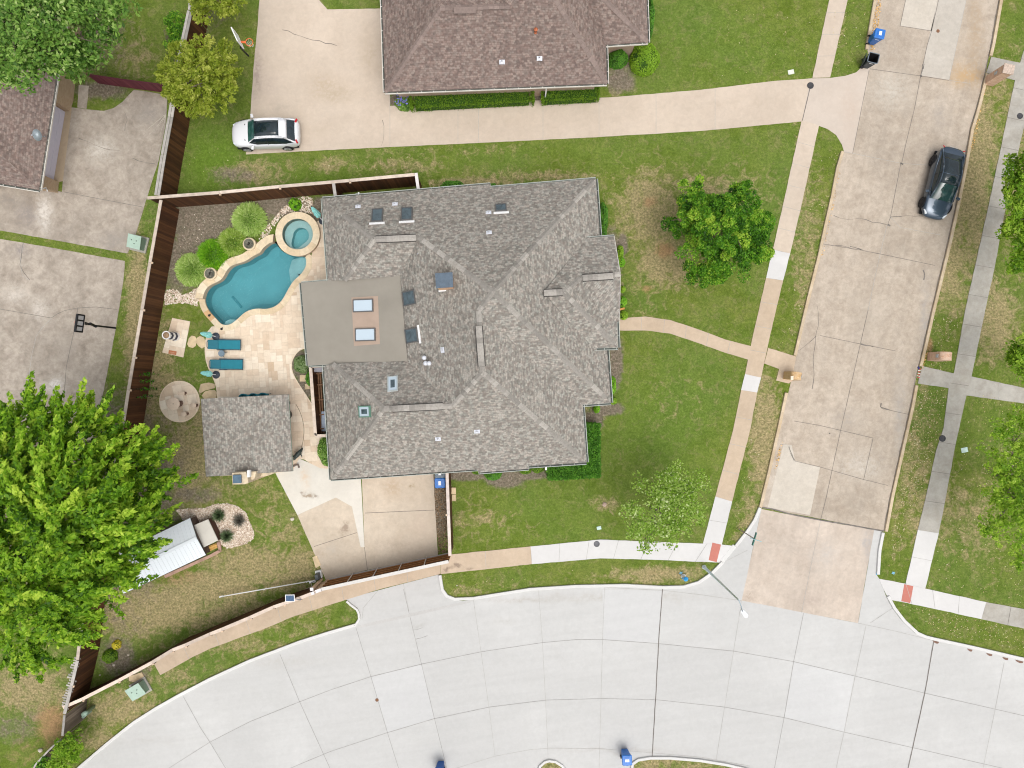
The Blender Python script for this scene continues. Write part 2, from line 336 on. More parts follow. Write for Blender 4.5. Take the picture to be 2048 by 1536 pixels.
bump(nt, b, mth(nt, 'ADD', n_fine, n_sp), .8, .06); me.materials.append(m)
# ------------------------------------------------------------------ paved sheets
m_new = concrete('pale new concrete', (.51, .508, .497), .14, (.86, .85, .83), big=.07, fine=.03, streak=(R(8), .035), spots=[(1250,1195,9,.5,.35,(.40,.37,.33)),(1050,1198,5,.4,.3,(.40,.37,.33)),(560,1325,6,.7,.2,(.42,.40,.36)),(1150,1360,7,.5,.16,(.44,.435,.42)),(1600,1400,8,.6,.16,(.44,.435,.42)),(900,1480,6,1.2,.14,(.46,.455,.43)),(1840,1440,5,.6,.16,(.44,.43,.42)),(300,1480,5,.5,.2,(.42,.40,.38)),(1250,1500,8,.3,.3,(.40,.37,.34)),(1480,1300,5,.35,.2,(.44,.43,.41)),(1010,1240,1.6,.5,.35,(.45,.44,.42)),(840,1250,1.0,.25,.5,(.42,.41,.39)),(1400,1300,5,1.2,.25,(.55,.54,.53))])
m_old = concrete('weathered street concrete', (.485, .415, .34), .5, (.76, .73, .70), big=.16, fine=.14, streak=(R(78), .07),
    spots=[(1950,60,1.2,9,.5,(.40,.31,.22)),(1930,150,2.2,1.4,.7,(.47,.32,.17)),(1900,100,2,3.5,.4,(.42,.34,.26)),(1780,180,2.5,2.5,.3,(.55,.52,.46)),(1690,840,2.5,2,.3,(.38,.34,.30)),(1905,470,.8,6,.4,(.36,.31,.26)),(1850,640,.6,5,.45,(.37,.34,.31)),(1800,830,.8,6,.4,(.38,.35,.32)),(1880,230,1.5,2,.4,(.36,.32,.28)),(1740,640,3,4,.25,(.42,.37,.31)),(1720,930,3,2,.3,(.60,.56,.50)),(1560,960,1.5,1.5,.4,(.62,.58,.52))])
m_tan = concrete('tan concrete', (.55, .465, .38), .22, (.78, .74, .70), big=.14, fine=.05, spots=[(650,170,2.2,1.4,.5,(.46,.37,.28)),(670,190,3,1.0,.45,(.44,.36,.27)),(540,170,1.6,2.2,.45,(.46,.38,.32)),(515,150,.6,3.5,.6,(.36,.29,.25)),(740,110,1.2,2.4,.4,(.46,.38,.29)),(880,215,2.6,.7,.3,(.46,.39,.31)),(560,215,1.6,.8,.4,(.42,.36,.3)),(630,260,2.5,1,.25,(.48,.4,.31))])
m_walk = concrete('warm sidewalk concrete', (.52, .415, .31), .25, (.8, .76, .72), big=.3, fine=.06, spots=[(895,1140,.5,.25,.9,(.26,.2,.15)),(912,1136,.5,.25,.9,(.26,.2,.15)),(938,1134,.5,.2,.8,(.27,.21,.16))])
m_wwalk = concrete('white new sidewalk concrete', (.60, .59, .58), .1, (.88, .87, .85), big=.3, fine=.03)
m_gwalk = concrete('grey sidewalk concrete', (.41, .39, .35), .4, (.72, .68, .62), big=.4, fine=.08)
m_gry = concrete('stained neighbour concrete', (.435, .38, .32), .65, (.66, .64, .62), big=.22, fine=.07, spots=[(55,430,1.6,1.8,.6,(.27,.24,.22)),(20,400,2,1.2,.5,(.28,.25,.22)),(90,425,.9,2.6,.6,(.62,.58,.53)),(230,480,2,1.2,.5,(.3,.27,.24)),(300,230,2,2,.5,(.3,.27,.24)),(80,620,1.4,1.6,.4,(.58,.53,.47)),(110,770,1.2,.9,.7,(.62,.59,.55)),(140,700,.8,2.5,.4,(.32,.28,.24)),(200,300,1.8,1.6,.5,(.56,.52,.46)),(30,590,1.6,1,.45,(.58,.53,.47)),(40,500,1.3,.8,.5,(.28,.25,.23))])
m_back = concrete('clean white slab', (.63, .60, .54), .14, (.88, .84, .78), big=.3, fine=.03, spots=[(618,990,.5,.35,1,(.32,.25,.18)),(628,993,.35,.2,.9,(.3,.25,.2)),(605,986,.25,.18,1,(.35,.3,.25)),(610,955,.6,1.6,.4,(.62,.5,.38))])
m_tanp = concrete('tan patio panels', (.56, .48, .385), .3, (.80, .75, .70), big=.3, fine=.05, spots=[(785,975,1.2,1.4,.45,(.46,.36,.26)),(822,972,.4,.3,.9,(.33,.26,.17)),(795,1090,3,1,.35,(.42,.35,.28)),(690,1057,.5,.8,.9,(.33,.26,.2)),(640,1105,.5,.9,.6,(.45,.37,.29)),(665,1100,.9,1,.35,(.47,.42,.36)),(840,1050,2,3,.35,(.50,.41,.33))])
m_joint = M('dark expansion joint', (.17, .155, .14), .9, .4, 3); m_jmid = M('tight road joint', (.27, .26, .245), .9, .3, 3)
m_jlt = M('faint saw cut', (.38, .37, .345), .9, .25, 3)
m_kerb_n = concrete('white kerb concrete', (.62, .615, .60), .12, (.85, .84, .82), fine=.03)
m_kerb_o = concrete('old buff kerb concrete', (.56, .46, .33), .45, (.75, .65, .5), big=.6, fine=.1)
m_red = concrete('red tactile paving', (.50, .19, .15), .2, (.85, .8, .8), fine=.08)
def subdiv(poly, st=.5, jit=0, closed=True):
    o = []; n = len(poly)
    for i in range(n if closed else n-1):
        a = Vector((poly[i][0], poly[i][1])); b2 = Vector((poly[(i+1) % n][0], poly[(i+1) % n][1])); k = max(1, int((b2-a).length/st))
        d = (b2-a); nn = Vector((-d.y, d.x)).normalized() if d.length > 1e-6 else Vector((0, 0))
        for j in range(k): o.append(a+d*(j/k)+nn*(random.uniform(-jit, jit) if (j > 0) else 0))
    if not closed: o.append(Vector((poly[-1][0], poly[-1][1])))
    return o
def strip(mb, pts, wd, z, m=0, tone=.5, jag=0):
    """flat ribbon along a polyline; jag = irregular crack"""
    P = subdiv(pts, .35, jag, False) if jag else [Vector((p[0], p[1])) for p in pts]
    L = offset(P, wd/2, False); Rr = offset(P, -wd/2, False)
    if jag:
        for i in range(len(P)):
            k = random.uniform(.3, 1.2); L[i] = P[i]+(L[i]-P[i])*k; Rr[i] = P[i]+(Rr[i]-P[i])*k
    vs = [(p.x, p.y, z) for p in L]+[(p.x, p.y, z) for p in Rr]; n = len(P)
    mb.add(vs, [(i, i+1, n+i+1, n+i) for i in range(n-1)], m, tone)
def slab(name, px, z, mat, joints=(), light=(), cracks=(), th=.03, jit=.012, jw=.028, patches=()):
    mb = MB(); P = subdiv([W(*p) for p in px], .4, jit)
    mb.prism(P, z-th, z, 0, bottom=False)
    for pl, mi in patches: mb.prism([W(*p) for p in pl], z, z+.004, mi, bottom=False)
    for j in joints: strip(mb, [W(*p) for p in j], jw, z+.008, 1)
    for j in light: strip(mb, [W(*p) for p in j], .022, z+.0075, 2)
    for j in cracks: strip(mb, [W(*p) for p in j], .035, z+.009, 1, jag=.07)
    o = mb.build(name, [mat, m_jmid if name == 'main_road' else m_joint, m_jlt]+[x for x in slab.extra]); slab.extra = []
    return kind(o, 'structure')
slab.extra = []
MAIN = [(100,1660),(100,1590),(162,1536),(217,1489),(271,1446),(315,1418),(361,1392),(420,1361),(500,1324),(600,1286),(660,1267),(712,1252),(830,1224),(947,1199),(1060,1181),(1150,1175),(1250,1173),(1325,1177),(1367,1176),(1398,1167),(1424,1149),(1447,1126),(1473,1094),(1497,1063),(1512,1040),(1522,1016),(1523,1018),(1483,1201),(1716,1246),(1748,1060),(1764,1063),(1755,1100),(1752,1148),(1760,1160),(1772,1193),(1785,1217),(1805,1243),(1832,1268),(1867,1280),(1941,1296),(2048,1321),(2120,1338),(2120,1660)]
arc1 = [(300,1556),(338,1536),(420,1484),(500,1443),(590,1407),(660,1380),(742,1353),(843,1328),(962,1303.5),(1085,1285),(1153,1279),(1205,1279),(1317,1287),(1467,1302),(1587,1323),(1710,1352),(1849,1386),(1990,1418),(2120,1448)]
arc2 = [(560,1545),(600,1528),(660,1503),(775,1465),(869,1437),(978,1414),(1091,1400),(1202,1397),(1311,1399),(1449,1414),(1568,1435),(1688,1464),(1825,1495),(1969,1528),(2120,1562)]
slab.extra = [concrete('slightly darker new concrete', (.50, .498, .487), .14, (.88, .87, .86), big=.09, fine=.03, streak=(R(8), .03)), concrete('slightly lighter new concrete', (.535, .535, .53), .12, (.9, .9, .89), big=.09, fine=.03, streak=(R(8), .03))]
slab('main_road', MAIN, .012, m_new, patches=[([(869,1438),(978,1415),(1091,1402),(1096,1510),(990,1512),(895,1540)], 3), ([(1317,1288),(1466,1303),(1449,1413),(1312,1398)], 3), ([(1205,1180),(1324,1181),(1316,1286),(1206,1278)], 4), ([(742,1354),(843,1329),(868,1436),(776,1464)], 4), ([(1588,1324),(1708,1352),(1687,1463),(1569,1434)], 4), ([(1850,1387),(1989,1418),(1968,1527),(1826,1494)], 3), ([(421,1485),(500,1444),(590,1408),(598,1400),(640,1490),(600,1527),(560,1545),(460,1545)], 3)],
  joints=[arc1, arc2, [(560,1308),(598,1400),(660,1536)], [(712,1255),(742,1353),(775,1465),(800,1545)], [(807,1178),(818,1225),(843,1328),(869,1437),(897,1550)], [(367,1393),(401,1455),(420,1484),(460,1550)], [(1607,1226),(1587,1323),(1568,1435),(1548,1540)]],
  light=[[(947,1200),(962,1303),(978,1415),(990,1510)], [(1077,1180),(1085,1285),(1091,1401),(1096,1510)], [(1209,1175),(1205,1279),(1202,1397),(1198,1540)], [(1483,1201),(1467,1302),(1449,1414),(1432,1520)], [(1732,1250),(1710,1352),(1688,1464),(1670,1545)], [(2008,1325),(1990,1418),(1965,1540)],
   [(900,1540),(990,1512),(1060,1499),(1100,1496),(1200,1497),(1300,1505),(1400,1514),(1500,1532)], [(1200,1174),(1330,1181),(1400,1189),(1466,1199),(1483,1201)], [(1716,1246),(1790,1262),(1867,1281)], [(1740,1246),(1785,1216)], [(1454,1121),(1495,1100)]],
  cracks=[[(824,1260),(845,1255)],[(832,1278),(855,1271)]], jw=.022)
# darker, heavier joints
mb = MB()
for j, wd in (([(1325,1178),(1317,1287),(1311,1399),(1304,1514)], .055), ([(1867,1283),(1849,1386),(1825,1495),(1815,1540)], .06), ([(1518,1014),(1545,1018),(1580,1028),(1641,1040),(1700,1050),(1768,1062)], .085)):
    strip(mb, subdiv([W(*p) for p in j], .6, .012, False), wd, .026)
for j, wd in (([(1722,688),(1733,691),(1746,693)], .09), ([(1775,449),(1780,452)], .2), ([(1658,866),(1660,868)], .12), ([(1846,540),(1849,552),(1847,560)], .08), ([(1577,893),(1582,905),(1590,922)], .06), ([(1848,128),(1846,138)], .12), ([(1800,326),(1806,329)], .14), ([(1841,150),(1843,154)], .12), ([(1761,814),(1762,806)], .07), ([(1762,815),(1780,820)], .06), ([(1700,493),(1722,499)], .05)):
    strip(mb, subdiv([W(*p) for p in j], .15, .02, False), wd, .0265, jag=.02)
for j in ([(2009,-60),(1998,0),(1983,86),(1970,148),(1954,213),(1940,260),(1928,330),(1912,410),(1898,475),(1884,534),(1863,620),(1845,700),(1837,732),(1829,770),(1821,813),(1803,892),(1781,991),(1768,1062)],): strip(mb, offset([W(*p) for p in j], .03, False), .05, .0262, jag=.02)
kind(mb.build('road_joint', m_joint), 'structure')
slab('apron', [(691,1198),(704,1208),(716,1217),(721,1230),(716,1246),(712,1252),(830,1225),(947,1199),(925,1202),(909,1200),(892,1194),(882,1180),(877,1149),(785,1173)], .017, m_new, light=[[(757,1180),(727,1215),(724,1240)],[(807,1168),(818,1222)]], jit=0)
kind(MB().prism([W(*p) for p in [(712,1252),(830,1225),(947,1199),(940,1205),(830,1231),(716,1257)]], .02, .022).build('gutter', concrete('damp grey gutter', (.50,.49,.475), .2, (.9,.9,.9))), 'structure')
STREET = [(1766,-60),(1752,0),(1735,100),(1738,138),(1705,307),(1687,304),(1677,337),(1666,395),(1654,447),(1640,513),(1618,600),(1594,700),(1578,780),(1559,860),(1540,945),(1523,1015),(1768,1062),(1781,991),(1803,892),(1821,813),(1838,726),(1863,620),(1884,534),(1898,475),(1912,410),(1928,330),(1940,260),(1954,213),(1970,146),(1983,86),(1998,0),(2009,-60)]
slab.extra = [concrete('paler repair concrete', (.56,.51,.44), .3, (.8,.78,.75), fine=.08), concrete('pale grey repair concrete', (.50,.46,.405), .3, (.8,.78,.75), fine=.08)]
slab('cross_street', STREET, .010, m_old,
  patches=[([(1822,-60),(1811,0),(1800,52),(1863,62),(1875,0),(1886,-60)], 3), ([(1888,-60),(1876,0),(1854,91),(1842,151),(1898,160),(1932,0),(1944,-60)], 4), ([(1567,888),(1583,890),(1590,921),(1640,934),(1620,1030),(1535,1015)], 3)],
  joints=[[(1863,62),(1854,91),(1841,152),(1829,216),(1813,281),(1803,327)], [(1801,328),(1781,433)], [(1736,620),(1681,861),(1652,996),(1641,1040)], [(1740,138),(1841,152),(1898,161)], [(1705,307),(1738,140)], [(1646,488),(1720,500),(1760,508),(1870,531)], [(1640,671),(1721,688),(1791,702)], [(1588,842),(1640,851),(1746,876),(1727,959)],[(1761,815),(1764,817),(1818,829)], [(1590,922),(1640,934),(1727,959),(1776,971)], [(1877,0),(1863,62),(1800,52),(1811,0)]],
  light=[[(1774,450),(1760,508),(1750,553),(1736,620)], [(1687,303),(1745,315),(1803,327),(1880,332)], [(1932,0),(1898,160)], [(1780,433),(1800,455),(1880,470)],[(1898,161),(1941,167)]],
  cracks=[[(1667,431),(1695,439),(1720,437),(1745,445),(1775,450)], [(1775,449),(1781,434),(1800,433),(1840,432)], [(1590,705),(1612,690),(1632,672)], [(1560,889),(1578,890),(1580,905),(1588,921)], [(1720,688),(1733,691),(1744,692)], [(1634,612),(1637,650),(1630,690),(1626,720),(1628,750),(1624,778)],[(1646,488),(1690,493),(1720,500),(1726,498)],[(1841,152),(1845,128)],[(1846,138),(1848,128)]])
slab('junction', [(1523,1018),(1640,1041),(1748,1060),(1732,1150),(1716,1246),(1600,1224),(1483,1201),(1503,1110)], .011, concrete('buff junction concrete', (.54,.465,.395), .35, (.8,.76,.73), big=.25, fine=.05, streak=(R(78), .05), spots=[(1500,1190,1,.8,.6,(.40,.33,.27)),(1620,1200,2.2,1,.45,(.42,.35,.3)),(1735,1090,.8,2,.5,(.40,.37,.35)),(1650,1110,2,2,.3,(.46,.43,.4))]), light=[[(1641,1040),(1622,1130),(1603,1225)]])
slab('driveway', [(530,-60),(519,0),(515.5,52),(507.7,130),(501,229),(492,309),(640,301),(780,294),(1000,284),(1200,274),(1400,262),(1604,243),(1612,200),(1620,157),(1540,163),(1400,180),(1218,195),(1050,202),(780,212),(780,100),(762,17),(655,19),(638,0),(600,-60)], .016, m_tan,
  light=[[(780,186),(780,294)], [(916,205),(916,287)], [(957,204),(957,285)], [(1086,200),(1086,279)], [(1198,196),(1198,274)], [(1312,189),(1312,268)],[(1430,178),(1430,260)]], cracks=[[(565,60),(600,72),(640,82),(675,92)], [(765,240),(768,265),(763,292)]])
slab('driveway', [(1604,243),(1638,252),(1655,258),(1672,270),(1684,290),(1688,304),(1705,307),(1722,225),(1739,138),(1736,108),(1730,128),(1712,145),(1690,152),(1661,156),(1620,157)], .014, concrete('pink tan apron concrete', (.53,.46,.395), .15, (.85,.8,.76), fine=.04, spots=[(1700,220,1.2,4,.4,(.50,.41,.34))]), joints=[[(1620,175),(1604,243)]], jw=.05)
# ---- sidewalks
def walk(px, mat, z=.03, **k): return slab('sidewalk', px, z, mat, **k)
def lerp(a, b, t): return (a[0]+(b[0]-a[0])*t, a[1]+(b[1]-a[1])*t)
def cross_joints(L, Rr, n):
    o = []
    def at(P, t):
        d = [0]
        for i in range(len(P)-1): d.append(d[-1]+math.dist(P[i], P[i+1]))
        s = t*d[-1]
        for i in range(len(P)-1):
            if s <= d[i+1]+1e-9: return lerp(P[i], P[i+1], (s-d[i])/max(1e-9, d[i+1]-d[i]))
        return P[-1]
    return [[at(L, i/n), at(Rr, i/n)] for i in range(1, n)]
def walkseg(L, Rr, mat, n, **k): return walk(L+Rr[::-1], mat, **{('joints' if mat is m_gwalk else 'light'): cross_joints(L, Rr, n)}, jw=.02, **k)
walkseg([(1672,-60),(1658,0),(1624.6,156)], [(1709,-60),(1695,0),(1660,155)], m_tan, 5)
walkseg([(1603,241),(1568,400),(1545.5,499)], [(1637.6,251),(1605,400),(1580,507)], m_tan, 6)
walkseg([(1545,499),(1532,556)], [(1580,507),(1566,561)], m_wwalk, 1)
walkseg([(1532,556),(1508,660),(1490,748)], [(1566,561),(1540,670),(1522,755)], m_walk, 4)
walkseg([(1490,748),(1482,780)], [(1522,755),(1514,785)], m_wwalk, 1)
walkseg([(1482,780),(1466,860),(1430.5,993)], [(1514,785),(1500,860),(1464,1003)], m_walk, 4)
walkseg([(1430.5,993),(1405.7,1087)], [(1464,1003),(1443.5,1089)], m_wwalk, 2)
walkseg([(1061,1092.7),(1200,1079),(1405,1087),(1443.5,1089),(1472,1092.5)], [(1063.5,1128),(1200,1116.5),(1328,1120),(1398,1123.5),(1445,1125)], m_wwalk, 7)
walk([(1424.5,1085),(1441.7,1089),(1433,1124),(1417,1120)], m_red, .036, jit=0)
walkseg([(881,1112),(908,1108),(1061,1092.7)], [(881,1148),(900,1146),(1063.5,1128)], m_walk, 2)
walkseg([(307,1324),(420,1262),(560,1200),(640,1165),(700,1150),(800,1126),(880,1110)], [(321,1350),(387,1313),(420,1297),(522,1260),(589,1232),(693,1199),(760,1178),(880,1148)], m_walk, 9)
walkseg([(1237,637),(1290,633),(1340,640),(1400,660),(1450,679),(1505,693)], [(1237,661),(1290,661),(1340,667),(1390,684),(1440,702),(1498,720)], m_walk, 6, z=.034)
walk([(1536,696),(1592,713),(1588,735),(1586,760),(1577.5,767),(1552,761),(1558,738),(1528,727)], m_walk, .034)
gl = [(2060,60),(2040,125),(2029,163),(2009,259),(1975,419),(1949,536),(1930,620),(1908,744),(1897,773),(1887,855),(1872,900),(1850,1000),(1835,1060)]
gr = [(2100,70),(2080,130),(2066,170),(2046,260),(2015,391),(1989,534),(1970,620),(1943,751),(1932,793),(1912,882),(1890,1000),(1877,1066)]
walkseg(gl, gr, m_gwalk, 17)
walkseg([(1835,1060),(1811,1167)], [(1877,1066),(1850,1177)], m_wwalk, 2)
walkseg([(1757,1157),(1810,1167),(1850,1177),(1972,1204)], [(1777,1198.5),(1839,1211),(1890,1222),(1962,1238)], m_wwalk, 4)
walkseg([(1972,1204),(2048,1218),(2120,1232)], [(1962,1238),(2048,1257),(2120,1273)], m_gwalk, 3)
walk([(1808,1168),(1826,1172),(1820,1206),(1802,1202)], m_red, .036, jit=0)
walk([(1982,114),(2048,128),(2100,140),(2100,176),(2048,165),(2011,156),(1972,146)], m_gwalk, .034)
walk([(1844,732),(1903,746),(1943,753),(2048,776),(2110,790),(2110,822),(2048,807),(1934,791),(1896,776),(1835,767)], m_gwalk, .034, light=[[(1904,746),(1896,776)],[(1998,766),(1996,800)]])
# ---- neighbour paving
slab('driveway', [(-60,330),(95,330),(100,378),(124,384),(126,362),(144,215),(175,219),(208,222),(228,216),(245,204),(258,190),(268,180),(300,184),(335,192),(333,240),(318,320),(299,380),(272,468),(255,507),(130,484),(0,461),(-60,450)], .016, m_gry, joints=[[(128,384),(200,398),(285,414)]], cracks=[[(158,277),(175,283),(190,290),(208,297),(222,300),(240,301)],[(250,225),(255,240),(250,262)],[(265,316),(290,325),(310,328)]])
slab('driveway', [(118,212),(144,215),(126,362),(104,368)], .02, concrete('sandy apron', (.46,.36,.25), .2, (.8,.8,.8)))
slab('driveway', [(-60,465),(0,478),(47,485.5),(250,522),(247,562),(232,656),(208,780),(185,880),(-60,880)], .016, m_gry, joints=[[(0,618),(103,636)],[(103,636),(115,628),(130,621),(156,616),(193,614),(234,619)],[(156,616),(150,655),(133,734),(128,800)]], light=[[(103,637),(85,655),(73,672),(65,705),(60,739),(55,800)],[(48,486),(41,520),(45,550),(58,560)]], cracks=[[(47,487),(44,500),(40,530),(48,545),(60,560)]])
slab('sidewalk', [(158,170),(178,172),(173,218),(155,215)], .02, m_gry)
# ---- back yard slabs
slab('driveway', [(551,946),(586,941),(598,917),(620,926),(640,936),(661,934),(661,900),(722,900),(722,958),(729,1094),(721.5,1094),(704,1013),(672,995),(595,1030)], .018, m_back, jit=.004)
slab('driveway', [(595,1030),(672,995),(704,1013),(721.5,1094),(729,1094),(734,1140),(652,1160)], .016, m_tanp, joints=[[(628,1093),(714,1065)],[(729,1094),(735,1140)]], jit=.004)
slab('driveway', [(722,900),(865,900),(868,977),(876,1112),(734,1140),(729,1094)], .016, m_tanp, joints=[[(730,1026),(868,1020)]], jit=.004)
# ---- kerbs
def kerb(px, wd, mat, side=1, z=.13):
    P = subdiv([W(*p) for p in px], .5, 0, False); Q = offset(P, wd*side, False)
    return kind(MB().prism(P+Q[::-1], -.02, z, bottom=False).build('kerb', mat, bevel=.025), 'structure')
KN = [p for p in MAIN[1:12]]
kerb(KN, .2, m_kerb_n, -1)
kerb([(947,1199),(1003,1190),(1060,1181),(1150,1175),(1250,1173),(1325,1177),(1367,1176),(1398,1167),(1424,1149),(1447,1126)], .2, m_kerb_n, -1)
kerb([(877,1150),(882,1180),(892,1194),(909,1200.5),(947,1199)], .2, m_kerb_n, -1)
kerb([(712,1252),(721,1238),(720,1226),(716,1217),(704,1208),(695,1200)], .14, m_kerb_n, -1)
kerb([(1447,1126),(1473,1094)], .3, m_kerb_n, -1, .04)
kerb([(1473,1094),(1497,1063),(1512,1040),(1522,1016)], .2, m_kerb_n, -1)
kerb([(1762,1064),(1755,1100),(1752,1148)], .2, m_kerb_n, -1)
kerb([(1772,1193),(1785,1217),(1805,1243),(1832,1268),(1850,1276),(1867,1280),(1941,1296),(2048,1321),(2120,1338)], .2, m_kerb_n, -1)
kerb([(1523,1015),(1540,945),(1559,860),(1575,786)], .2, m_kerb_o, -1)
kerb([(1592,712),(1618,600),(1640,513),(1654,447),(1666,395),(1677,337),(1687,304)], .2, m_kerb_o, -1)
kerb([(1735,100),(1752,0),(1766,-60)], .2, m_kerb_o, -1)
kerb([(2009,-60),(1998,0),(1983,86),(1977,112)], .2, m_kerb_o, -1)
kerb([(1970,148),(1954,213),(1940,260),(1928,330),(1912,410),(1898,475),(1884,534),(1863,620),(1845,700),(1837,732)], .2, m_kerb_o, -1)
kerb([(1829,770),(1821,813),(1803,892),(1781,991),(1768,1062)], .2, m_kerb_o, -1)
def grassbit(o):
    a = o.data.color_attributes.new('cover', 'FLOAT_COLOR', 'POINT'); a.data.foreach_set('color', np.tile([.55, 0, 0, 0], len(o.data.vertices))); return kind(o, 'structure')
isl = [(1072,1545),(1078,1530),(1088,1521),(1098,1518),(1112,1520),(1126,1529),(1138,1545)]
grassbit(MB().prism([W(*p) for p in [(1078,1560),(1078,1545),(1084,1531),(1093,1525),(1103,1524),(1116,1528),(1128,1537),(1134,1552),(1134,1560)]], 0, .06, bottom=False).build('lawn_strip', me.materials[0]))
kerb([(1072,1560)]+isl+[(1140,1560)], .16, m_kerb_n, 1)
grassbit(MB().prism([W(*p) for p in [(1262,1600),(1262,1535),(1275,1522),(1300,1518),(1340,1518),(1400,1523),(1450,1531),(1490,1540),(1620,1580),(1620,1600)]], 0, .06, bottom=False).build('lawn_strip', me.materials[0]))
kerb([(1258,1560),(1262,1525),(1275,1516),(1300,1512),(1340,1512),(1400,1517),(1450,1525),(1490,1534),(1620,1574)], .18, m_kerb_n, 1)
# ================================================================== HOUSES
m_sh = shingle('grey architectural shingles', (.180,.164,.148), (.262,.241,.218), (.382,.356,.322))
m_sh2 = shingle('brown shingles', (.145,.108,.097), (.205,.155,.138), (.285,.225,.198))
m_cap = M('ridge cap shingles', (.275,.257,.232), .9, .15, 8, tone=.32, spec=.1)
m_cap2 = M('brown ridge caps', (.225,.175,.155), .9, .15, 8, tone=.15, spec=.1)
m_gut = M('pale green gutter metal', (.38,.41,.37), .45, .08, 3, spec=.4)
m_gutd = M('gutter channel', (.09,.10,.09), .8, .3, 5)
m_white = M('white painted metal', (.80,.80,.80), .4, .05, 5, spec=.4)
m_trim = M('cream trim paint', (.66,.63,.57), .5, .06, 5)
m_flat = M('tan rolled roofing', (.275,.253,.215), .95, .10, .5, bmp=.2, bscale=60)
m_flatp = M('pinkish roofing patch', (.38,.29,.23), .95, .06, 2, bmp=.2)
m_vent = M('white roof vent metal', (.62,.64,.69), .35, .04, 5, spec=.5)
m_dark = M('black gap', (.035,.032,.03), .8, .3, 8)
def brickmat(name, c1, c2, mortar, sc=1):
    m, nt, b = newmat(name); uv = coords(nt, 'UV')
    br = nt.nodes.new('ShaderNodeTexBrick'); nt.links.new(uv, br.inputs['Vector']); br.inputs['Scale'].default_value = sc
    br.inputs['Brick Width'].default_value = .21; br.inputs['Row Height'].default_value = .075; br.inputs['Mortar Size'].default_value = .008
    br.inputs['Color1'].default_value = (*c1, 1); br.inputs['Color2'].default_value = (*c2, 1); br.inputs['Mortar'].default_value = (*mortar, 1)
    nt.links.new(br.outputs[0], b.inputs['Base Color']); b.inputs['Roughness'].default_value = .9; bump(nt, b, br.outputs['Fac'], .4, -.01)
    return m
m_brick = brickmat('tan brick', (.42,.27,.18), (.52,.36,.26), (.45,.42,.38))
m_orange = brickmat('orange brick', (.62,.33,.17), (.70,.42,.24), (.6,.5,.42))
m_sky_g = glassmat('dark skylight glass', (.07,.10,.115), .1)
m_sky_b = M('frosted skylight dome', (.46,.55,.62), .5, .03, 1, spec=.4)
m_frame = M('bronze frame metal', (.10,.10,.10), .5, .1, 8, spec=.5)
class Roof:
    def __init__(s, pts, faces): s.p = {k: (v[0], v[1], v[2]) for k, v in pts.items()}; s.w = {k: W(*v) for k, v in pts.items()}; s.f = faces
    def at(s, px, py):
        best = None
        for f in s.f:
            poly = [s.p[k][:2] for k in f]
            if not pip(np.array([px]), np.array([py]), poly)[0]: continue
            # newell normal through centroid
            n = Vector((0, 0, 0)); c = Vector((0, 0, 0)); K = [s.w[k] for k in f]
            for i in range(len(K)):
                a, b = K[i], K[(i+1) % len(K)]; n += Vector(((a.y-b.y)*(a.z+b.z), (a.z-b.z)*(a.x+b.x), (a.x-b.x)*(a.y+b.y))); c += a
            c /= len(K); n.normalize(); n = n if n.z > 0 else -n
            d = W(px, py, 0)-Vector((0, 0, CAMH)); t = n.dot(c-Vector((0, 0, CAMH)))/n.dot(d); q = Vector((0, 0, CAMH))+d*t
            if best is None or q.z > best[0].z: best = (q, n)
        if best is None: raise Exception('off roof %s %s' % (px, py))
        q, n = best; u = Vector((0, 0, 1)).cross(n); u = u.normalized() if u.length > .02 else Vector((1, 0, 0)); return q, (u, n.cross(u), n)
    def mesh(s, name, mat, parent):
        mb = MB()
        for f in s.f:
            vs = [s.w[k] for k in f]; nz = sum(vs[i].x*vs[(i+1) % len(vs)].y-vs[(i+1) % len(vs)].x*vs[i].y for i in range(len(vs)))
            if nz < 0: vs = vs[::-1]
            mb.add(vs, [tuple(range(len(vs)))])
        return mb.build(name, mat, parent, uvfn=slope_uv)
def ridgecaps(parent, lines, wd=.30, st=.30, mat=None):
    for a, b in lines:
        mb = MB()
        L = (b-a).length; n = max(1, int(L/st)); d = (b-a)/n; y = Vector((0, 0, 1)).cross(d).normalized()*wd/2
        tone = random.random()
        for i in range(n):
            if random.random() < .6: tone = random.choice((.3, .45, .5, .6, .9, 1.15))
            p = a+d*i+Vector((0, 0, .045)); q2 = a+d*(i+.97)+Vector((0, 0, .025)); dn = Vector((0, 0, .06))
            mb.add([p, q2, q2+y-dn, p+y-dn, p-y-dn, q2-y-dn], [(0, 3, 2, 1), (0, 1, 5, 4)], 0, tone)
        mb.build('ridge_cap', mat or m_cap, parent)
def ridgevent(parent, a, b, wd=.36):
    mb = MB(); u = Vector((0, 0, .07)); y = Vector((0, 0, 1)).cross(b-a).normalized()
    n = int((b-a).length/.3)
    for i in range(n):
        p = a+(b-a)*(i/n)+u; q2 = a+(b-a)*((i+1)/n)+u; t = random.choice((.4, .6, .9, 1.0))
        mb.add([p, q2, q2+y*wd/2-u*.6, p+y*wd/2-u*.6, p-y*wd/2-u*.6, q2-y*wd/2-u*.6], [(0, 3, 2, 1), (0, 1, 5, 4)], 0, t)
    for sgn in (-1, 1): mb.bar(a+y*sgn*(wd/2+.02)+u*.1, b+y*sgn*(wd/2+.02)+u*.1, .045, .03, 1)
    return mb.build('ridge_vent', [m_cap, m_dark], parent)
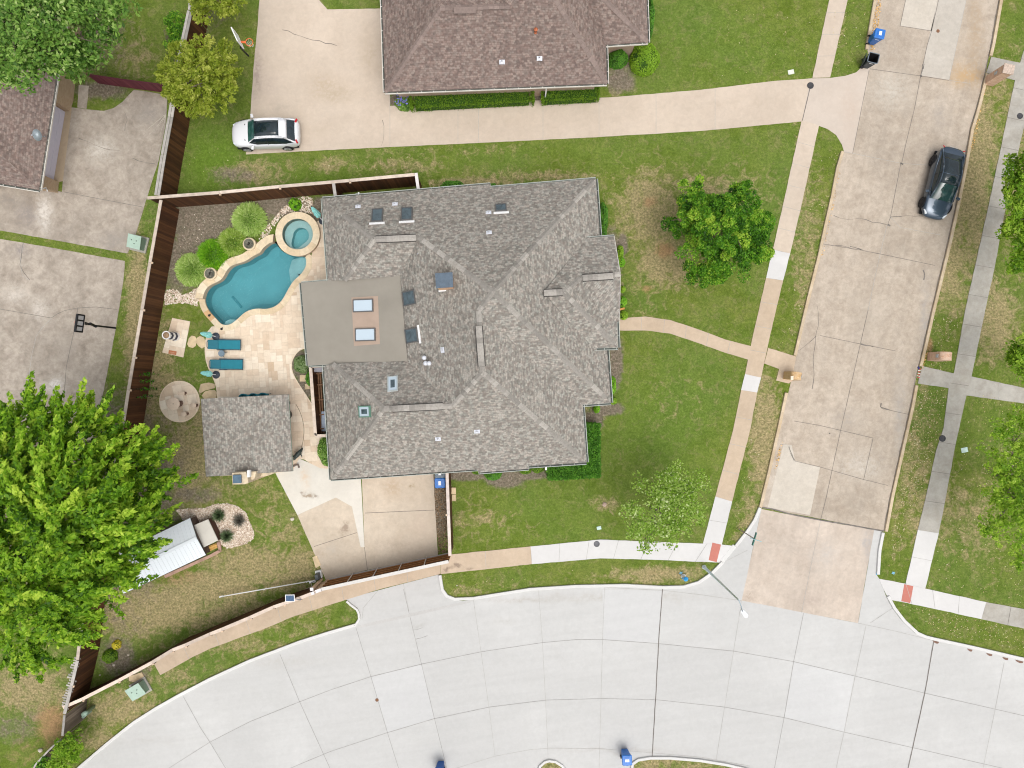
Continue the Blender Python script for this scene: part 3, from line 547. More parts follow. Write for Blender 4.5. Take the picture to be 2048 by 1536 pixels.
def gutter(parent, pts, wd=.13, mat=None, side=1):
    """pts world points along an eave, outside on side; a channel with a pale outer lip"""
    mb = MB(); mat = mat or m_gut
    for i in range(len(pts)-1):
        a, b = pts[i], pts[i+1]; y = Vector((0, 0, 1)).cross(b-a).normalized()*-side; up = Vector((0, 0, 1))
        mb.bar(a+y*wd*.5-up*.09, b+y*wd*.5-up*.09, wd, .02, 1)
        mb.bar(a+y*wd-up*.055, b+y*wd-up*.055, .035, .11, 0)
        mb.bar(a+y*.005-up*.06, b+y*.005-up*.06, .02, .1, 0)
        L = (b-a).length
        for k in range(1, int(L/.75)+1): p = a+(b-a)*(k*.75/L) if k*.75 < L else b; mb.box(p+y*wd*.5-up*.02, (.03, wd, .02), 0, ax=((b-a).normalized(), y.normalized(), up))
    return mb.build('gutter', [mat, m_gutd], parent)
def skylight(parent, roof, px, py, wu, wv, glass, fc=None, sill=None, nm='skylight', h=.14, inner=False):
    q, (u, v, n) = roof.at(px, py); ax = (u, v, n); mb = MB(); fw = .06
    for sx in (-1, 1): mb.box(q+u*sx*(wu/2)+n*h/2, (fw, wv+fw, h), 0, ax=ax)
    for sy in (-1, 1): mb.box(q+v*sy*(wv/2)+n*h/2, (wu-fw, fw, h), 0, ax=ax)
    if sill:
        du = {'u+': u*(wu/2+.1), 'u-': -u*(wu/2+.1), 'v+': v*(wv/2+.1), 'v-': -v*(wv/2+.1)}[sill]
        mb.box(q+du+n*.03, ((.13, wv+.3, .05) if sill[0] == 'u' else (wu+.3, .13, .05)), 1, ax=ax)
    f = mb.build(nm, [fc or m_frame, m_white], parent)
    g = MB().box(q+n*(h-.045), (wu-fw, wv-fw, .03), 0, ax=ax)
    if inner: g.box(q+n*(h-.026), (wu*.45, wv*.55, .01), 1, ax=ax)
    g.build('pane', [glass, m_sky_g if glass is m_sky_b else M('dark panel', (.02,.06,.04), .4)], f)
def vent(parent, roof, px, py, rot=0, pipe=True):
    q, (u, v, n) = roof.at(px, py)
    mb = MB(); mb.box(q+n*.012, (.34, .26, .02), 0, ax=(u, v, n), taper=.95); mb.box(q+n*.05-v*.02, (.2, .16, .07), 0, ax=(u, v, n), taper=.75)
    o = mb.build('roof_vent', [m_vent], parent)
    if pipe: MB().tube([q, q+Vector((0, 0, .22))], .035, 8).build('vent_pipe', M('grey pipe', (.45,.46,.5), .5), o)
def walls(parent, px, zt, z, mat, inset=.5):
    P = offset([W(p[0], p[1], zt) for p in px], -inset); mb = MB(); mb.prism(P, 0, z, bottom=False)
    return mb.build('wall', mat, parent, uvfn=lambda p, c: (c.x+c.y, c.z))
def soffit(parent, px, zt, mat):
    return MB().prism([W(p[0], p[1], zt) for p in px], zt-.2, zt-.17).build('soffit', mat, parent)
def fascia(parent, pts, mat, h=.2, closed=True):
    mb = MB(); n = len(pts)
    for i in range(n if closed else n-1):
        a, b = pts[i], pts[(i+1) % n]; mb.bar(a-Vector((0, 0, h/2+.01)), b-Vector((0, 0, h/2+.01)), .03, h)
    return mb.build('fascia', mat, parent)
# ---------------- main house
e = 2.9
RP = dict(A=(644.5,396.6,e), B0=(980.5,368,e), B1=(982,374.8,e+.12), B=(1191.5,357.2,e), C=(1199.7,472.4,e), D=(1214,697.4,e), E=(1222,805.6,e), F=(1165,809.4,e+.05),
 G=(1173,924.7,e), H1=(1057.8,932.2,e), H2=(1057.8,937.6,e-.08), I1=(957,945.4,e-.08), I2=(955,939,e), J=(661,959.5,e), K=(647,732,e), K2=(665,727.5,3.25), L=(814,721,3.58), N=(800,552,3.62), O=(689,560.7,3.5), O2=(656,561,2.95),
 P1=(748,479,4.9), P2=(838,475,4.85), Q=(985,583,6.95), R2N=(957,622,6.4), S0=(965,745,6.35), R3E=(905,812,5.25), P3=(768,817,5.2))
RF = [('A','B0','B1','B','Q','P2','P1'), ('A','P1','O','O2'), ('P1','P2','N','O'), ('P2','Q','R2N','S0','R3E','L','N'), ('P3','R3E','L','K2'), ('K','K2','P3','J'),
 ('J','P3','R3E','S0','G','H1','H2','I1','I2'), ('R2N','S0','G','F'), ('Q','R2N','F','E'), ('Q','B','C','D','E')]
roof = Roof(RP, RF)
house = thing('main_house', 'large house with grey shingle hip roof and many skylights, beside the pool', 'house', W(900, 650))
house.location = (0, 0, 0)
rf = roof.mesh('roof', m_sh, house)
w_ = roof.w
ridgecaps(rf, [(w_['A'].lerp(w_['P1'],.42), w_['P1']), (w_['P1'], w_['O']), (w_['P2'], w_['Q']), (w_['Q'], w_['B'].lerp(w_['Q'],.02)), (w_['Q'], w_['R2N']), (w_['R2N'], w_['S0']), (w_['Q'], w_['E'].lerp(w_['Q'],.05)), (w_['S0'], w_['R3E']), (w_['P3'], w_['R3E']), (w_['P3'], w_['K2']), (w_['P3'], w_['J'].lerp(w_['P3'],.1)), (w_['S0'], w_['G'].lerp(w_['S0'],.06)), (w_['P1'], w_['P2'])])
ridgevent(rf, W(752,479,4.95), W(832,475.5,4.95)); ridgevent(rf, W(957.5,652,6.42), W(963.5,733,6.42)); ridgevent(rf, W(785,817.5,5.27), W(886,812.5,5.27))
# entry wing on the right
EP = dict(a=(1173,476.7,3.4), b=(1228.6,472.4,3.35), c=(1241,548,4.62), d=(1239,643,3.35), d2=(1234,643,3.38), f=(1236,695,3.25), g=(1185,696.3,3.42), h=(1087,585,5.32), i=(1127,584,5.3), j=(1161,556,4.66))
eroof = Roof(EP, [('a','b','c','j','i','h'), ('j','c','d','d2','f','i'), ('h','i','f','g')])
er = eroof.mesh('entry_roof', m_sh, house); x_ = eroof.w
ridgecaps(er, [(x_['h'], x_['i']), (x_['i'], x_['j']), (x_['j'], x_['c']), (x_['i'], x_['f'].lerp(x_['i'],.06))])
ridgevent(er, W(1088,586,5.4), W(1125,584.5,5.4)); ridgevent(er, W(1165,556,4.74), W(1226,552,4.72))
MB().add([x_['b'], x_['c'], x_['d'], Vector((x_['d'].x-.05, x_['d'].y, 0)), Vector((x_['b'].x-.05, x_['b'].y, 0))], [(0, 1, 2, 3, 4)]).build('gable_wall', m_brick, house, uvfn=lambda p, c: (c.y, c.z))
MB().prism([Vector((x_['b'].x-.3, x_['b'].y-.4)), Vector((x_['d'].x-.3, x_['d'].y)), Vector((x_['f'].x-.5, x_['f'].y+.5)), Vector((x_['g'].x-.5, x_['g'].y+.5)), Vector((x_['a'].x-.5, x_['a'].y-.4))], 0, 3.1, bottom=False).build('wall', m_brick, house, uvfn=lambda p, c: (c.x+c.y, c.z))
fascia(house, [x_['a'], x_['b'], x_['c'], x_['d']], m_trim, .18, False)
gutter(house, [x_['g'], x_['f']], side=1); gutter(house, [x_['f'], x_['d2']], side=1); gutter(house, [x_['b'], x_['a']], side=1, wd=.09)
OUT = [RP[k][:2] for k in ('A','B0','B1','B','C','D','E','F','G','H1','H2','I1','I2','J','K','O2')]
walls(house, OUT, 2.9, 2.75, m_brick, .45); soffit(house, OUT, 2.9, m_trim)
fascia(house, [w_[k] for k in ('A','B0','B1','B','C','D','E','F','G','H1','H2','I1','I2','J','K')], m_gut, .16, False)
for a, b in (('A','B0'), ('B1','B'), ('B','C'), ('D','E'), ('E','F'), ('F','G'), ('G','H1'), ('H2','I1'), ('I2','J'), ('J','K'), ('O2','A')):
    gutter(house, [w_[a], w_[b]], side=-1, wd=.12 if a in 'BDEFG' else .08)
for p_, d_ in ((W(1092,936,2.6), (.1,.25,.1)), (W(676,958,2.7), (.3,.1,.08)), (W(717,389,2.7), (.35,.1,.08))): MB().box(p_, d_).box(p_-Vector((0,-.1,1.3)), (.08,.08,2.6)).build('downspout', m_white, house)
# flat patio roof
FP_ = dict(a=(602,565.6,2.75), b=(656,561,2.97), n=(800,551,3.66), l=(815,721.5,3.62), k=(668,728.5,3.3), m=(616,731,2.8))
_a, _m, _n = (W(*FP_[k_]) for k_ in 'amn'); _nn = (_m-_a).cross(_n-_a)
for k_ in 'blk':   # keep the low roof one flat plane
    px_, py_, _ = FP_[k_]; c0_ = Vector((0, 0, CAMH)); d0_ = W(px_, py_)-c0_; FP_[k_] = (px_, py_, (c0_+d0_*(_nn.dot(_a-c0_)/_nn.dot(d0_))).z)
froof = Roof(FP_, [('a','b','n','l','k','m')]); fr = froof.mesh('flat_roof', m_flat, house); y_ = froof.w
q0, axx = froof.at(729, 638)
mbp = MB(); 
for (a1, b1, c1, d1) in (((703,595),(756,592),(760,688),(708,692)),):
    vs = [froof.at(*p)[0]+Vector((0, 0, .015)) for p in (a1, b1, c1, d1)]; mbp.add(vs, [(3, 2, 1, 0)])
mbp.build('roofing_patch', m_flatp, fr)
skylight(fr, froof, 727, 611.5, .72, 1.22, m_sky_b, nm='skylight'); skylight(fr, froof, 731.5, 669.5, .72, 1.22, m_sky_b)
fascia(house, [y_['m'], y_['a'], y_['b']], m_gut, .2, False); gutter(house, [y_['m'], y_['a']], side=-1, wd=.11); gutter(house, [y_['k'], y_['m']], side=-1, wd=.09); gutter(house, [y_['a'], y_['b']], side=-1, wd=.06)
for p in ((606,572), (619,724)): MB().box(W(*p, 0)*.94+Vector((0, 0, 1.3)), (.14, .14, 2.6)).build('patio_post', m_trim, house)
# skylights on the shingles
skylight(rf, roof, 755, 432.5, .62, .98, m_sky_g, sill='v+' ); skylight(rf, roof, 814, 429.5, .62, .98, m_sky_g, sill='v+')
skylight(rf, roof, 1002, 417, .62, .52, m_sky_g, sill='v+'); skylight(rf, roof, 820, 596, .80, .88, m_sky_g, sill='v+'); skylight(rf, roof, 825, 671, .80, .88, m_sky_g, sill='v+')
skylight(rf, roof, 786, 769, .56, .98, m_sky_b, fc=M('pale grey frame', (.42,.46,.46), .5), inner=True); skylight(rf, roof, 731, 823, .62, .80, m_sky_b, fc=M('green frame', (.12,.24,.18), .5), inner=True)
for p in ((716,413), (790,408), (836,509), (977,425), (978,465), (885,700), (876,878), (954,863)): vent(rf, roof, *p)
mb = MB()
for px, py, hh in ((850,716,.35), (853,727,.42), (860,727,.42)):
    q, a = roof.at(px, py); mb.tube([q, q+Vector((0, 0, hh))], .06, 8); mb.lathe(q, [(.02, hh), (.13, hh+.01), (.14, hh+.05), (.10, hh+.12), (.01, hh+.14)], 14)
mb.build('turbine_vent', m_vent, rf)
# chimney
q = W(888.5, 560.5, 6.6); q.z = 5.0; rz = R(3.5)
ch = MB().box((q.x, q.y, 5.25), (.86, .76, 2.6), 0, rz=rz).build('chimney', m_orange, rf, uvfn=lambda p, c: (c.x+c.y, c.z))
MB().box((q.x, q.y, 6.6), (.98, .84, .08), 0, rz=rz).build('chimney_cap', M('slate blue metal cap', (.075,.11,.15), .5, .2, 6, spec=.5), ch)
mb = MB(); ca_, sa_ = math.cos(rz), math.sin(rz)
def rot(x, y): return (q.x+x*ca_-y*sa_, q.y+x*sa_+y*ca_)
mb.box((*rot(.48, -.06), q.z+.30), (.07, 1.1, .5), 0, rz=rz); mb.box((*rot(0, -.42), q.z+.25), (.95, .06, .4), 0, rz=rz); mb.build('flashing', m_white, ch)
# ---------------- house at the top edge
nh = thing('neighbor_house', 'house with brown shingle roof at the top edge beside the tan driveway', 'house')
e2 = 2.8
NP = dict(a=(770,184,e2), b=(1214,167,e2), c=(1212,89.5,e2), d=(1296,84,e2), e=(1291,-60,e2), r1=(880,16,4.9), r2=(1020,12,4.95), r3=(1075,-60,6.0), r4=(1060,-60,6), f=(762,-60,e2+.0), v1=(1150,-60,4.6), v2=(1190,-20,4.4), k=(1236,0,4.0), o2=(850,-60,4.3), o3=(960,-60,5.9))
nroof = Roof(NP, [('a','r1','o2','f'), ('a','b','r3','r4','r2','r1'), ('b','c','v1','r3'), ('c','d','v2','v1'), ('d','e','v2'), ('r1','r2','r4','o3','o2'), ('v1','v2','e')])
nr = nroof.mesh('roof', m_sh2, nh); n_ = nroof.w
ridgecaps(nr, [(n_['a'], n_['r1']), (n_['b'], n_['r3']), (n_['r1'], n_['r2']), (n_['d'], n_['v2'])], mat=m_cap2)
NO = [(770,184),(1214,167),(1212,89.5),(1296,84),(1291,-60),(762,-60)]
walls(nh, NO, e2, 2.65, m_brick, .55); soffit(nh, NO, e2, m_trim); fascia(nh, [n_[k] for k in ('f','a','b','c','d','e')], m_trim, .16, False)
gutter(nh, [n_[k] for k in ('f','a','b','c','d','e')], side=1, wd=.11, mat=m_trim)
q, a = nroof.at(1071, 66); vp = MB().tube([q, q+Vector((0, 0, .4))], .08, 10).lathe(q+Vector((0, 0, .38)), [(.12, 0), (.12, .05), (.02, .1)], 12).build('roof_vent', M('rusty pipe metal', (.42,.13,.06), .8, .4, 12), nr)
vent(nr, nroof, 1004, 124); vent(nr, nroof, 1079, 117)
q, a = nroof.at(930, 20); MB().box(q+a[2]*.08, (1.3, .35, .12), ax=a).build('roof_vent', m_cap2, nr)
mb = MB()
for t in np.linspace(0, 1, 1): mb.box(W(1092,182,1.6), (.08, .08, 2.4))
mb.build('downspout', m_white, nh)
# ---------------- house at the left edge
lh = thing('corner_house', 'brown roofed house with lilac garage door at the left edge', 'house')
LP = dict(a=(0,119,4.2), b=(112,160,2.7), c=(78,380,2.7), d=(0,367,2.7), d0=(-120,347,2.7), r1=(-60,250,4.4), r0=(-120,90,4.8), a0=(-60,60,4.5), b0=(150,-80,2.7))
lroof = Roof(LP, [('b','c','r1','r0','b0'), ('c','d','d0','r1')]); lr = lroof.mesh('roof', m_sh2, lh); l_ = lroof.w
LO = [(150,-80),(112,160),(78,380),(-120,347),(-120,-80)]
MB().prism([W(*p) for p in [(175,-80),(147,200),(141,222),(129,222),(106,362),(118,364),(116,386),(-120,352),(-120,-80)]], 0, 2.55, bottom=False).build('wall', brickmat('sandy brick', (.40,.27,.16), (.46,.33,.21), (.42,.36,.28)), lh, uvfn=lambda p, c: (c.x+c.y, c.z)); soffit(lh, LO, 2.7, m_trim)
fascia(lh, [l_[k] for k in ('b0','b','c','d0')], m_trim, .16, False); gutter(lh, [l_[k] for k in ('b0','b','c','d0')], side=-1, wd=.12, mat=m_trim)
dr = MB(); y0, y1 = W(130,224), W(107,360)
for i in range(5): dr.bar(y0+Vector((0, 0, .25+.47*i)), y1+Vector((0, 0, .25+.47*i)), .06, .45)
dr.build('garage_door', M('lilac white door paint', (.62,.60,.70), .5, .03), lh)
MB().tube([W(78,378,2.5), W(92,376,2.3), W(95,382,.2)], .04, 8).build('downspout', m_white, lh)
# ================================================================== FENCES
def plankmat(name, c1, c2, c3):
    m, nt, b = newmat(name); uv = coords(nt, 'UV'); mp = nt.nodes.new('ShaderNodeMapping'); nt.links.new(uv, mp.inputs[0])
    br = nt.nodes.new('ShaderNodeTexBrick'); nt.links.new(mp.outputs[0], br.inputs['Vector']); br.offset = 0
    br.inputs['Scale'].default_value = 1; br.inputs['Brick Width'].default_value = .14; br.inputs['Row Height'].default_value = 50; br.inputs['Mortar Size'].default_value = .006
    br.inputs['Color1'].default_value = (0, 0, 0, 1); br.inputs['Color2'].default_value = (1, 1, 1, 1); br.inputs['Mortar'].default_value = (0, 0, 0, 1)
    mp2 = nt.nodes.new('ShaderNodeMapping'); mp2.inputs['Scale'].default_value = (14, 1.2, 1); nt.links.new(uv, mp2.inputs[0])
    t = mth(nt, 'ADD', mth(nt, 'MULTIPLY', br.outputs[0], .5), mth(nt, 'MULTIPLY', noise(nt, mp2.outputs[0], 1, 4), .5))
    nt.links.new(ramp(nt, t, [(.2, c1), (.5, c2), (.8, c3)]), b.inputs['Base Color']); b.inputs['Roughness'].default_value = .8; return m
m_plank = plankmat('dark stained boards', (.045,.018,.008), (.085,.034,.013), (.13,.055,.022))
m_plankg = plankmat('weathered boards', (.10,.075,.06), (.17,.13,.10), (.24,.19,.15))
m_red_f = plankmat('maroon boards', (.09,.02,.03), (.14,.03,.045), (.18,.05,.06))
m_rail = M('weathered cap board', (.50,.42,.35), .85, .2, 3, tone=.25, bmp=.2)
m_railg = M('grey cap board', (.40,.375,.345), .85, .2, 3, tone=.25)
m_rail2 = M('tan new cap board', (.60,.45,.32), .8, .15, 3, tone=.2)
def fence(label, tops, h, capw=.19, cap=None, plank=None, post_side=1, step=2.4, nm='wooden_fence', posts=True, rails=0, double=False, jagged=0):
    P = [W(p[0], p[1], h) for p in tops]; P = [Vector((p.x, p.y, 0)) for p in P]
    t = thing(nm, label, 'fence', P[0]); pl = MB(); cp = MB(); rl = MB(); s0 = 0; pts = []
    for i in range(len(P)-1):
        a, b = P[i], P[i+1]; L = (b-a).length; d = (b-a)/L; y = Vector((0, 0, 1)).cross(d)
        pl.bar(a+Vector((0, 0, h/2-.03)), b+Vector((0, 0, h/2-.03)), .03, h-.06)
        n = max(1, int(L/step)); 
        for k in range(n):
            p, q2 = a+d*(L*k/n), a+d*(L*(k+1)/n-.012); tn = random.random(); pts.append((p, d, y))
            if double:
                for sg in (-1, 1): cp.bar(p+y*sg*capw*.27+Vector((0, 0, h)), q2+y*sg*capw*.27+Vector((0, 0, h)), capw*.46, .04, 0, random.random())
            else: cp.bar(p+Vector((0, 0, h)), q2+Vector((0, 0, h)), capw, .04, 0, tn)
        for r in range(rails): rl.bar(a+y*post_side*.06+Vector((0, 0, .4+r*(h-.7)/max(1, rails-1))), b+y*post_side*.06+Vector((0, 0, .4+r*(h-.7)/max(1, rails-1))), .07, .09)
        if jagged:
            for k in range(int(L/.16)): p = a+d*(k*.16); cp.box(p-y*post_side*(.12+random.random()*jagged)+Vector((0, 0, h-.25)), (.10, .3+random.random()*jagged, .04), 0, random.random(), ax=(d, y, Vector((0, 0, 1))))
    pl.build('boards', plank or m_plank, t, world=True, uvfn=lambda p, c: ((c.x if abs(p.normal.y) > .6 else c.y), c.z))
    cp.build('cap_rail', cap or m_rail, t, world=True)
    if rails: rl.build('back_rails', m_rail2 if rails > 2 else m_plank, t, world=True)
    if posts:
        for (p, d, y) in pts[1:]:
            MB().box(p+y*post_side*(.03+capw/2)+Vector((0, 0, h-.2)), (.10, .05, .3), 0, random.random(), ax=(d, y, Vector((0, 0, 1)))).box(p+y*post_side*(.03+capw/2)+Vector((0, 0, h-.02)), (.12, .10, .08), 1, random.random(), ax=(d, y, Vector((0, 0, 1)))).build('post', [m_plank, m_rail2], t, world=True)
    return t
fence('dark stained wooden fence with pale cap running down the left of the pool yard', [(322,400),(300,525),(284,620),(268,715),(257,780),(247,845),(225,940),(205,1030)], 2.35, post_side=1)
fence('dark fence under the big left tree ending at the white-spotted cap', [(204,1032),(185,1130),(165,1235),(155,1320)], 2.3, post_side=1)
fence('fence piece with ragged boards at the lower left corner', [(155,1321),(143,1372),(129,1428)], 2.3, cap=m_railg, post_side=1, jagged=.2)
fence('short grey fence piece below the corner where two fences meet', [(129,1430),(125,1472)], 2.3, cap=m_railg, plank=m_plankg, posts=False, capw=.14)
fence('thin fence with single board cap in the bottom left corner', [(122,1478),(98,1500),(72,1528),(55,1560)], 2.0, cap=m_railg, plank=m_plankg, posts=False, capw=.10, post_side=-1)
fence('long dark fence with pale cap along the top side of the pool yard', [(295,396),(440,385),(560,373),(700,361),(830,349)], 2.4, post_side=-1)
fence('fence with double grey cap between white car lawn and neighbouring slab', [(380,22),(364,96),(352,165),(341,234),(327,310),(314,391)], 2.3, capw=.34, cap=m_railg, double=True, posts=False)
fence('upper fence stretch with grey cap at the top edge among trees', [(385,-30),(381,20)], 2.3, capw=.3, cap=m_railg, double=True, posts=False)
fence('low maroon board fence at the top left by the trees', [(172,148),(240,158),(325,169)], 1.35, capw=.06, cap=m_red_f, plank=m_red_f, posts=False)
fence('short cross fence between the long top fence and house corner above the spa', [(667,367),(671,394)], 2.4, post_side=-1, cap=m_railg, posts=False, step=3)
fence('short cross fence with white cap closing the end of the top fence', [(832,346),(837,381)], 2.4, cap=M('white cap board', (.66,.63,.61), .7, .08), post_side=-1, posts=False, step=3)
t = fence('fence screening the narrow equipment yard on the left of the house', [(648,731),(621,733),(631,872),(655,871)], 2.15, post_side=1, capw=.2)
fence('fence with pinkish cap on the right of the back driveway', [(894,943),(897,1030),(900,1112)], 2.35, capw=.19, cap=M('pinkish cap board', (.58,.50,.45), .8, .15, 3, tone=.1), post_side=-1, step=2.3)
fence('long faceted fence following the curved sidewalk at lower left', [(126,1415),(165,1398),(237,1361),(304,1325),(345,1300),(371,1290),(420,1268),(443,1259),(500,1235),(547,1214),(568,1207),(600,1196),(631,1184)], 2.15, post_side=-1, capw=.2, rails=2, cap=M('sun bleached cap board', (.60,.50,.42), .85, .15, 3, tone=.2))
# rails in the equipment yard, air conditioner
ac = thing('equipment_rack', 'brown pipes and grey box inside the narrow equipment yard left of the house', 'pool equipment', W(643, 790))
mb = MB()
for x0, x1 in ((636,643), (640,648)): mb.tube([W(x0,742,.9), W(x1,866,.9)], .06, 6)
for y in (747,770,800,830,858): mb.bar(W(632,y,1.0), W(648,y-1,1.0), .08, .08)
mb.build('pipes', M('brown pipe', (.20,.11,.06), .6, .3), ac, world=True)
MB().box(W(640,738,1.0), (.55,.4,1.0)).build('cabinet', M('grey cabinet', (.33,.33,.37), .5), ac, world=True, bevel=.02)
MB().box(W(652,842,.6), (.4,1.3,.8)).build('filter_tank', M('pale blue plastic', (.35,.42,.52), .4), ac, world=True, bevel=.05)
# ---------------- sliding gate
gt = thing('sliding_gate', 'brown slatted sliding gate in a pale metal frame across the back driveway', 'gate', W(640, 1152))
Gp = [W(p[0], p[1], 2.15) for p in [(641,1179),(760,1155),(897,1123)]]; Gp = [Vector((p.x, p.y, 0)) for p in Gp]
mb = MB(); fr_ = MB(); br_ = MB()
a, b = Gp[0], Gp[2]; d = (b-a).normalized(); y = Vector((0, 0, 1)).cross(d); L = (b-a).length
mb.bar(a+Vector((0, 0, 1.08)), b+Vector((0, 0, 1.08)), .03, 2.05)
for z in (.55, 1.05, 1.55): br_.bar(a+y*.06+Vector((0, 0, z)), b+y*.06+Vector((0, 0, z)), .07, .13)
fr_.bar(a+y*.04+Vector((0, 0, .08)), b+y*.04+Vector((0, 0, .08)), .08, .07); fr_.bar(a+Vector((0, 0, 2.15)), b+Vector((0, 0, 2.15)), .2, .05)
for k in range(1, 5):
    p = a+d*(L*k/5.0); fr_.bar(p+y*.11+Vector((0, 0, .12)), p+y*.11+d*.1+Vector((0, 0, 2.1)), .05, .05)
m_slat = plankmat('orange brown gate boards', (.10,.04,.015), (.17,.07,.025), (.24,.10,.04))
mb.build('boards', m_slat, gt, world=True, uvfn=lambda p, c: (c.x, c.z)); br_.build('slats', M('orange brown rails', (.30,.135,.045), .7, .3, 9), gt, world=True)
fr_.build('gate_frame', M('pale gate metal', (.58,.56,.53), .5, .08, 3), gt, world=True)
tr = thing('gate_track', 'long thin white pole reaching left over the grass from the gate motor', 'pole', W(445, 1190))
MB().tube([W(440,1193.5,.5), W(622,1162,.5)], .035, 6).tube([W(439,1193.5,.52), W(447,1192.5,.52)], .05, 6).build('pole', m_white, tr, world=True)
mb = MB()
for x_p, y_p in ((442,1193), (530,1178), (615,1163)): mb.box(W(x_p,y_p,.23), (.04,.04,.46))
mb.build('pole_feet', m_white, tr, world=True)
gm = thing('gate_motor', 'dark grey gate opener box on white stand beside the sliding gate', 'gate opener', W(638, 1150))
MB().box(W(638,1148,.12), (.38,.5,.24), rz=.2).build('base', m_white, gm, world=True)
MB().box(W(635,1153,.55), (.28,.42,.5), rz=.2, taper=.8).build('cover', M('dark grey plastic', (.09,.10,.11), .5), gm, world=True, bevel=.04)
MB().tube([W(633,1160,.5), W(622,1166,.9), W(625,1178,1.7)], .03, 6).build('conduit', M('grey conduit', (.3,.3,.31), .5), gm, world=True)
MB().box(W(625,1163,.55), (.42,.14,.12), rz=.2).build('bracket', m_white, gm, world=True)
for i, (px, py, rz_) in enumerate(((624,1178,.1), (626,1186,.4), (637,1181,.35))):
    g = thing('gate_post', ('slim white gate post with bracket at the open gate end','white post cap where the curved fence meets the gate','pale lilac board cap beside the gate end post')[i], 'post', W(px, py, 2.2)*1.0-Vector((0,0,2.2)))
    MB().box((0,0,1.1), (.14 if i < 2 else .3,.14,2.2), rz=rz_).build('post', m_rail2, g); MB().box((0,0,2.24), (.2 if i < 2 else .36,.2,.08), rz=rz_).build('post_cap', M('white cap', (.68,.64,.64), .5), g)
# solar panel
sp_ = thing('solar_panel', 'small blue solar panel in white frame on a short pole over the curved fence', 'solar panel', W(602,1199)-Vector((0,0,0)))
axp = (Vector((.98,-.08,.0)).normalized(), None, None); n_p = Vector((.12,-.35,.93)).normalized(); u_p = axp[0]-n_p*axp[0].dot(n_p); u_p.normalize(); v_p = n_p.cross(u_p); c_p = W(580,1196,2.9)
MB().box(c_p, (.56,.5,.035), ax=(u_p, v_p, n_p)).build('frame', m_white, sp_, world=True)
pm, pnt, pb = newmat('blue solar cells'); uvs = coords(pnt, 'Object'); bt = pnt.nodes.new('ShaderNodeTexBrick'); pnt.links.new(uvs, bt.inputs[0]); bt.offset = 0; bt.inputs['Scale'].default_value = 1; bt.inputs['Brick Width'].default_value = .08; bt.inputs['Row Height'].default_value = .08; bt.inputs['Mortar Size'].default_value = .003
bt.inputs['Color1'].default_value = (.035,.08,.16,1); bt.inputs['Color2'].default_value = (.05,.10,.19,1); bt.inputs['Mortar'].default_value = (.16,.2,.26,1); pnt.links.new(bt.outputs[0], pb.inputs['Base Color']); pb.inputs['Roughness'].default_value = .2
MB().box(c_p+n_p*.02, (.48,.42,.012), ax=(u_p, v_p, n_p)).build('cells', pm, sp_, world=True)
pb_ = W(601,1200,2.3); MB().tube([Vector((pb_.x,pb_.y,0)), pb_, c_p-n_p*.03], .035, 8).build('pole', M('grey pole', (.25,.25,.27), .5), sp_, world=True)
# ================================================================== PATIO
m_trav, nt, b = newmat('travertine'); v = coords(nt)
col = ramp(nt, attr(nt, 'tone'), [(0, (.45,.30,.19)), (.2, (.56,.42,.29)), (.5, (.66,.53,.40)), (.75, (.73,.62,.49)), (1, (.80,.72,.60))])
col = mixc(nt, 1.0, col, ramp(nt, noise(nt, v, 2.2, 7, .7, 1), [(.3, (.88,.86,.84)), (.7, (1.08,1.08,1.08))]), 'MULTIPLY'); nt.links.new(col, b.inputs['Base Color']); b.inputs['Roughness'].default_value = .7
bump(nt, b, noise(nt, v, 30, 3), .15, .01)
m_grout = M('sandy grout', (.46,.36,.26), .9, .1)
m_trim_st = M('pale border stone', (.70,.58,.44), .8, .12, 5, tone=.15)
def clip(poly, x0, y0, x1, y1):
    for ax_, val, sg in ((0, x0, 1), (0, x1, -1), (1, y0, 1), (1, y1, -1)):
        o = []; n = len(poly)
        for i in range(n):
            a, b2 = poly[i], poly[(i+1) % n]; ia = (a[ax_]-val)*sg >= 0; ib = (b2[ax_]-val)*sg >= 0
            if ia: o.append(a)
            if ia != ib: t = (val-a[ax_])/(b2[ax_]-a[ax_]); o.append((a[0]+(b2[0]-a[0])*t, a[1]+(b2[1]-a[1])*t))
        poly = o
        if len(poly) < 3: return None
    return poly
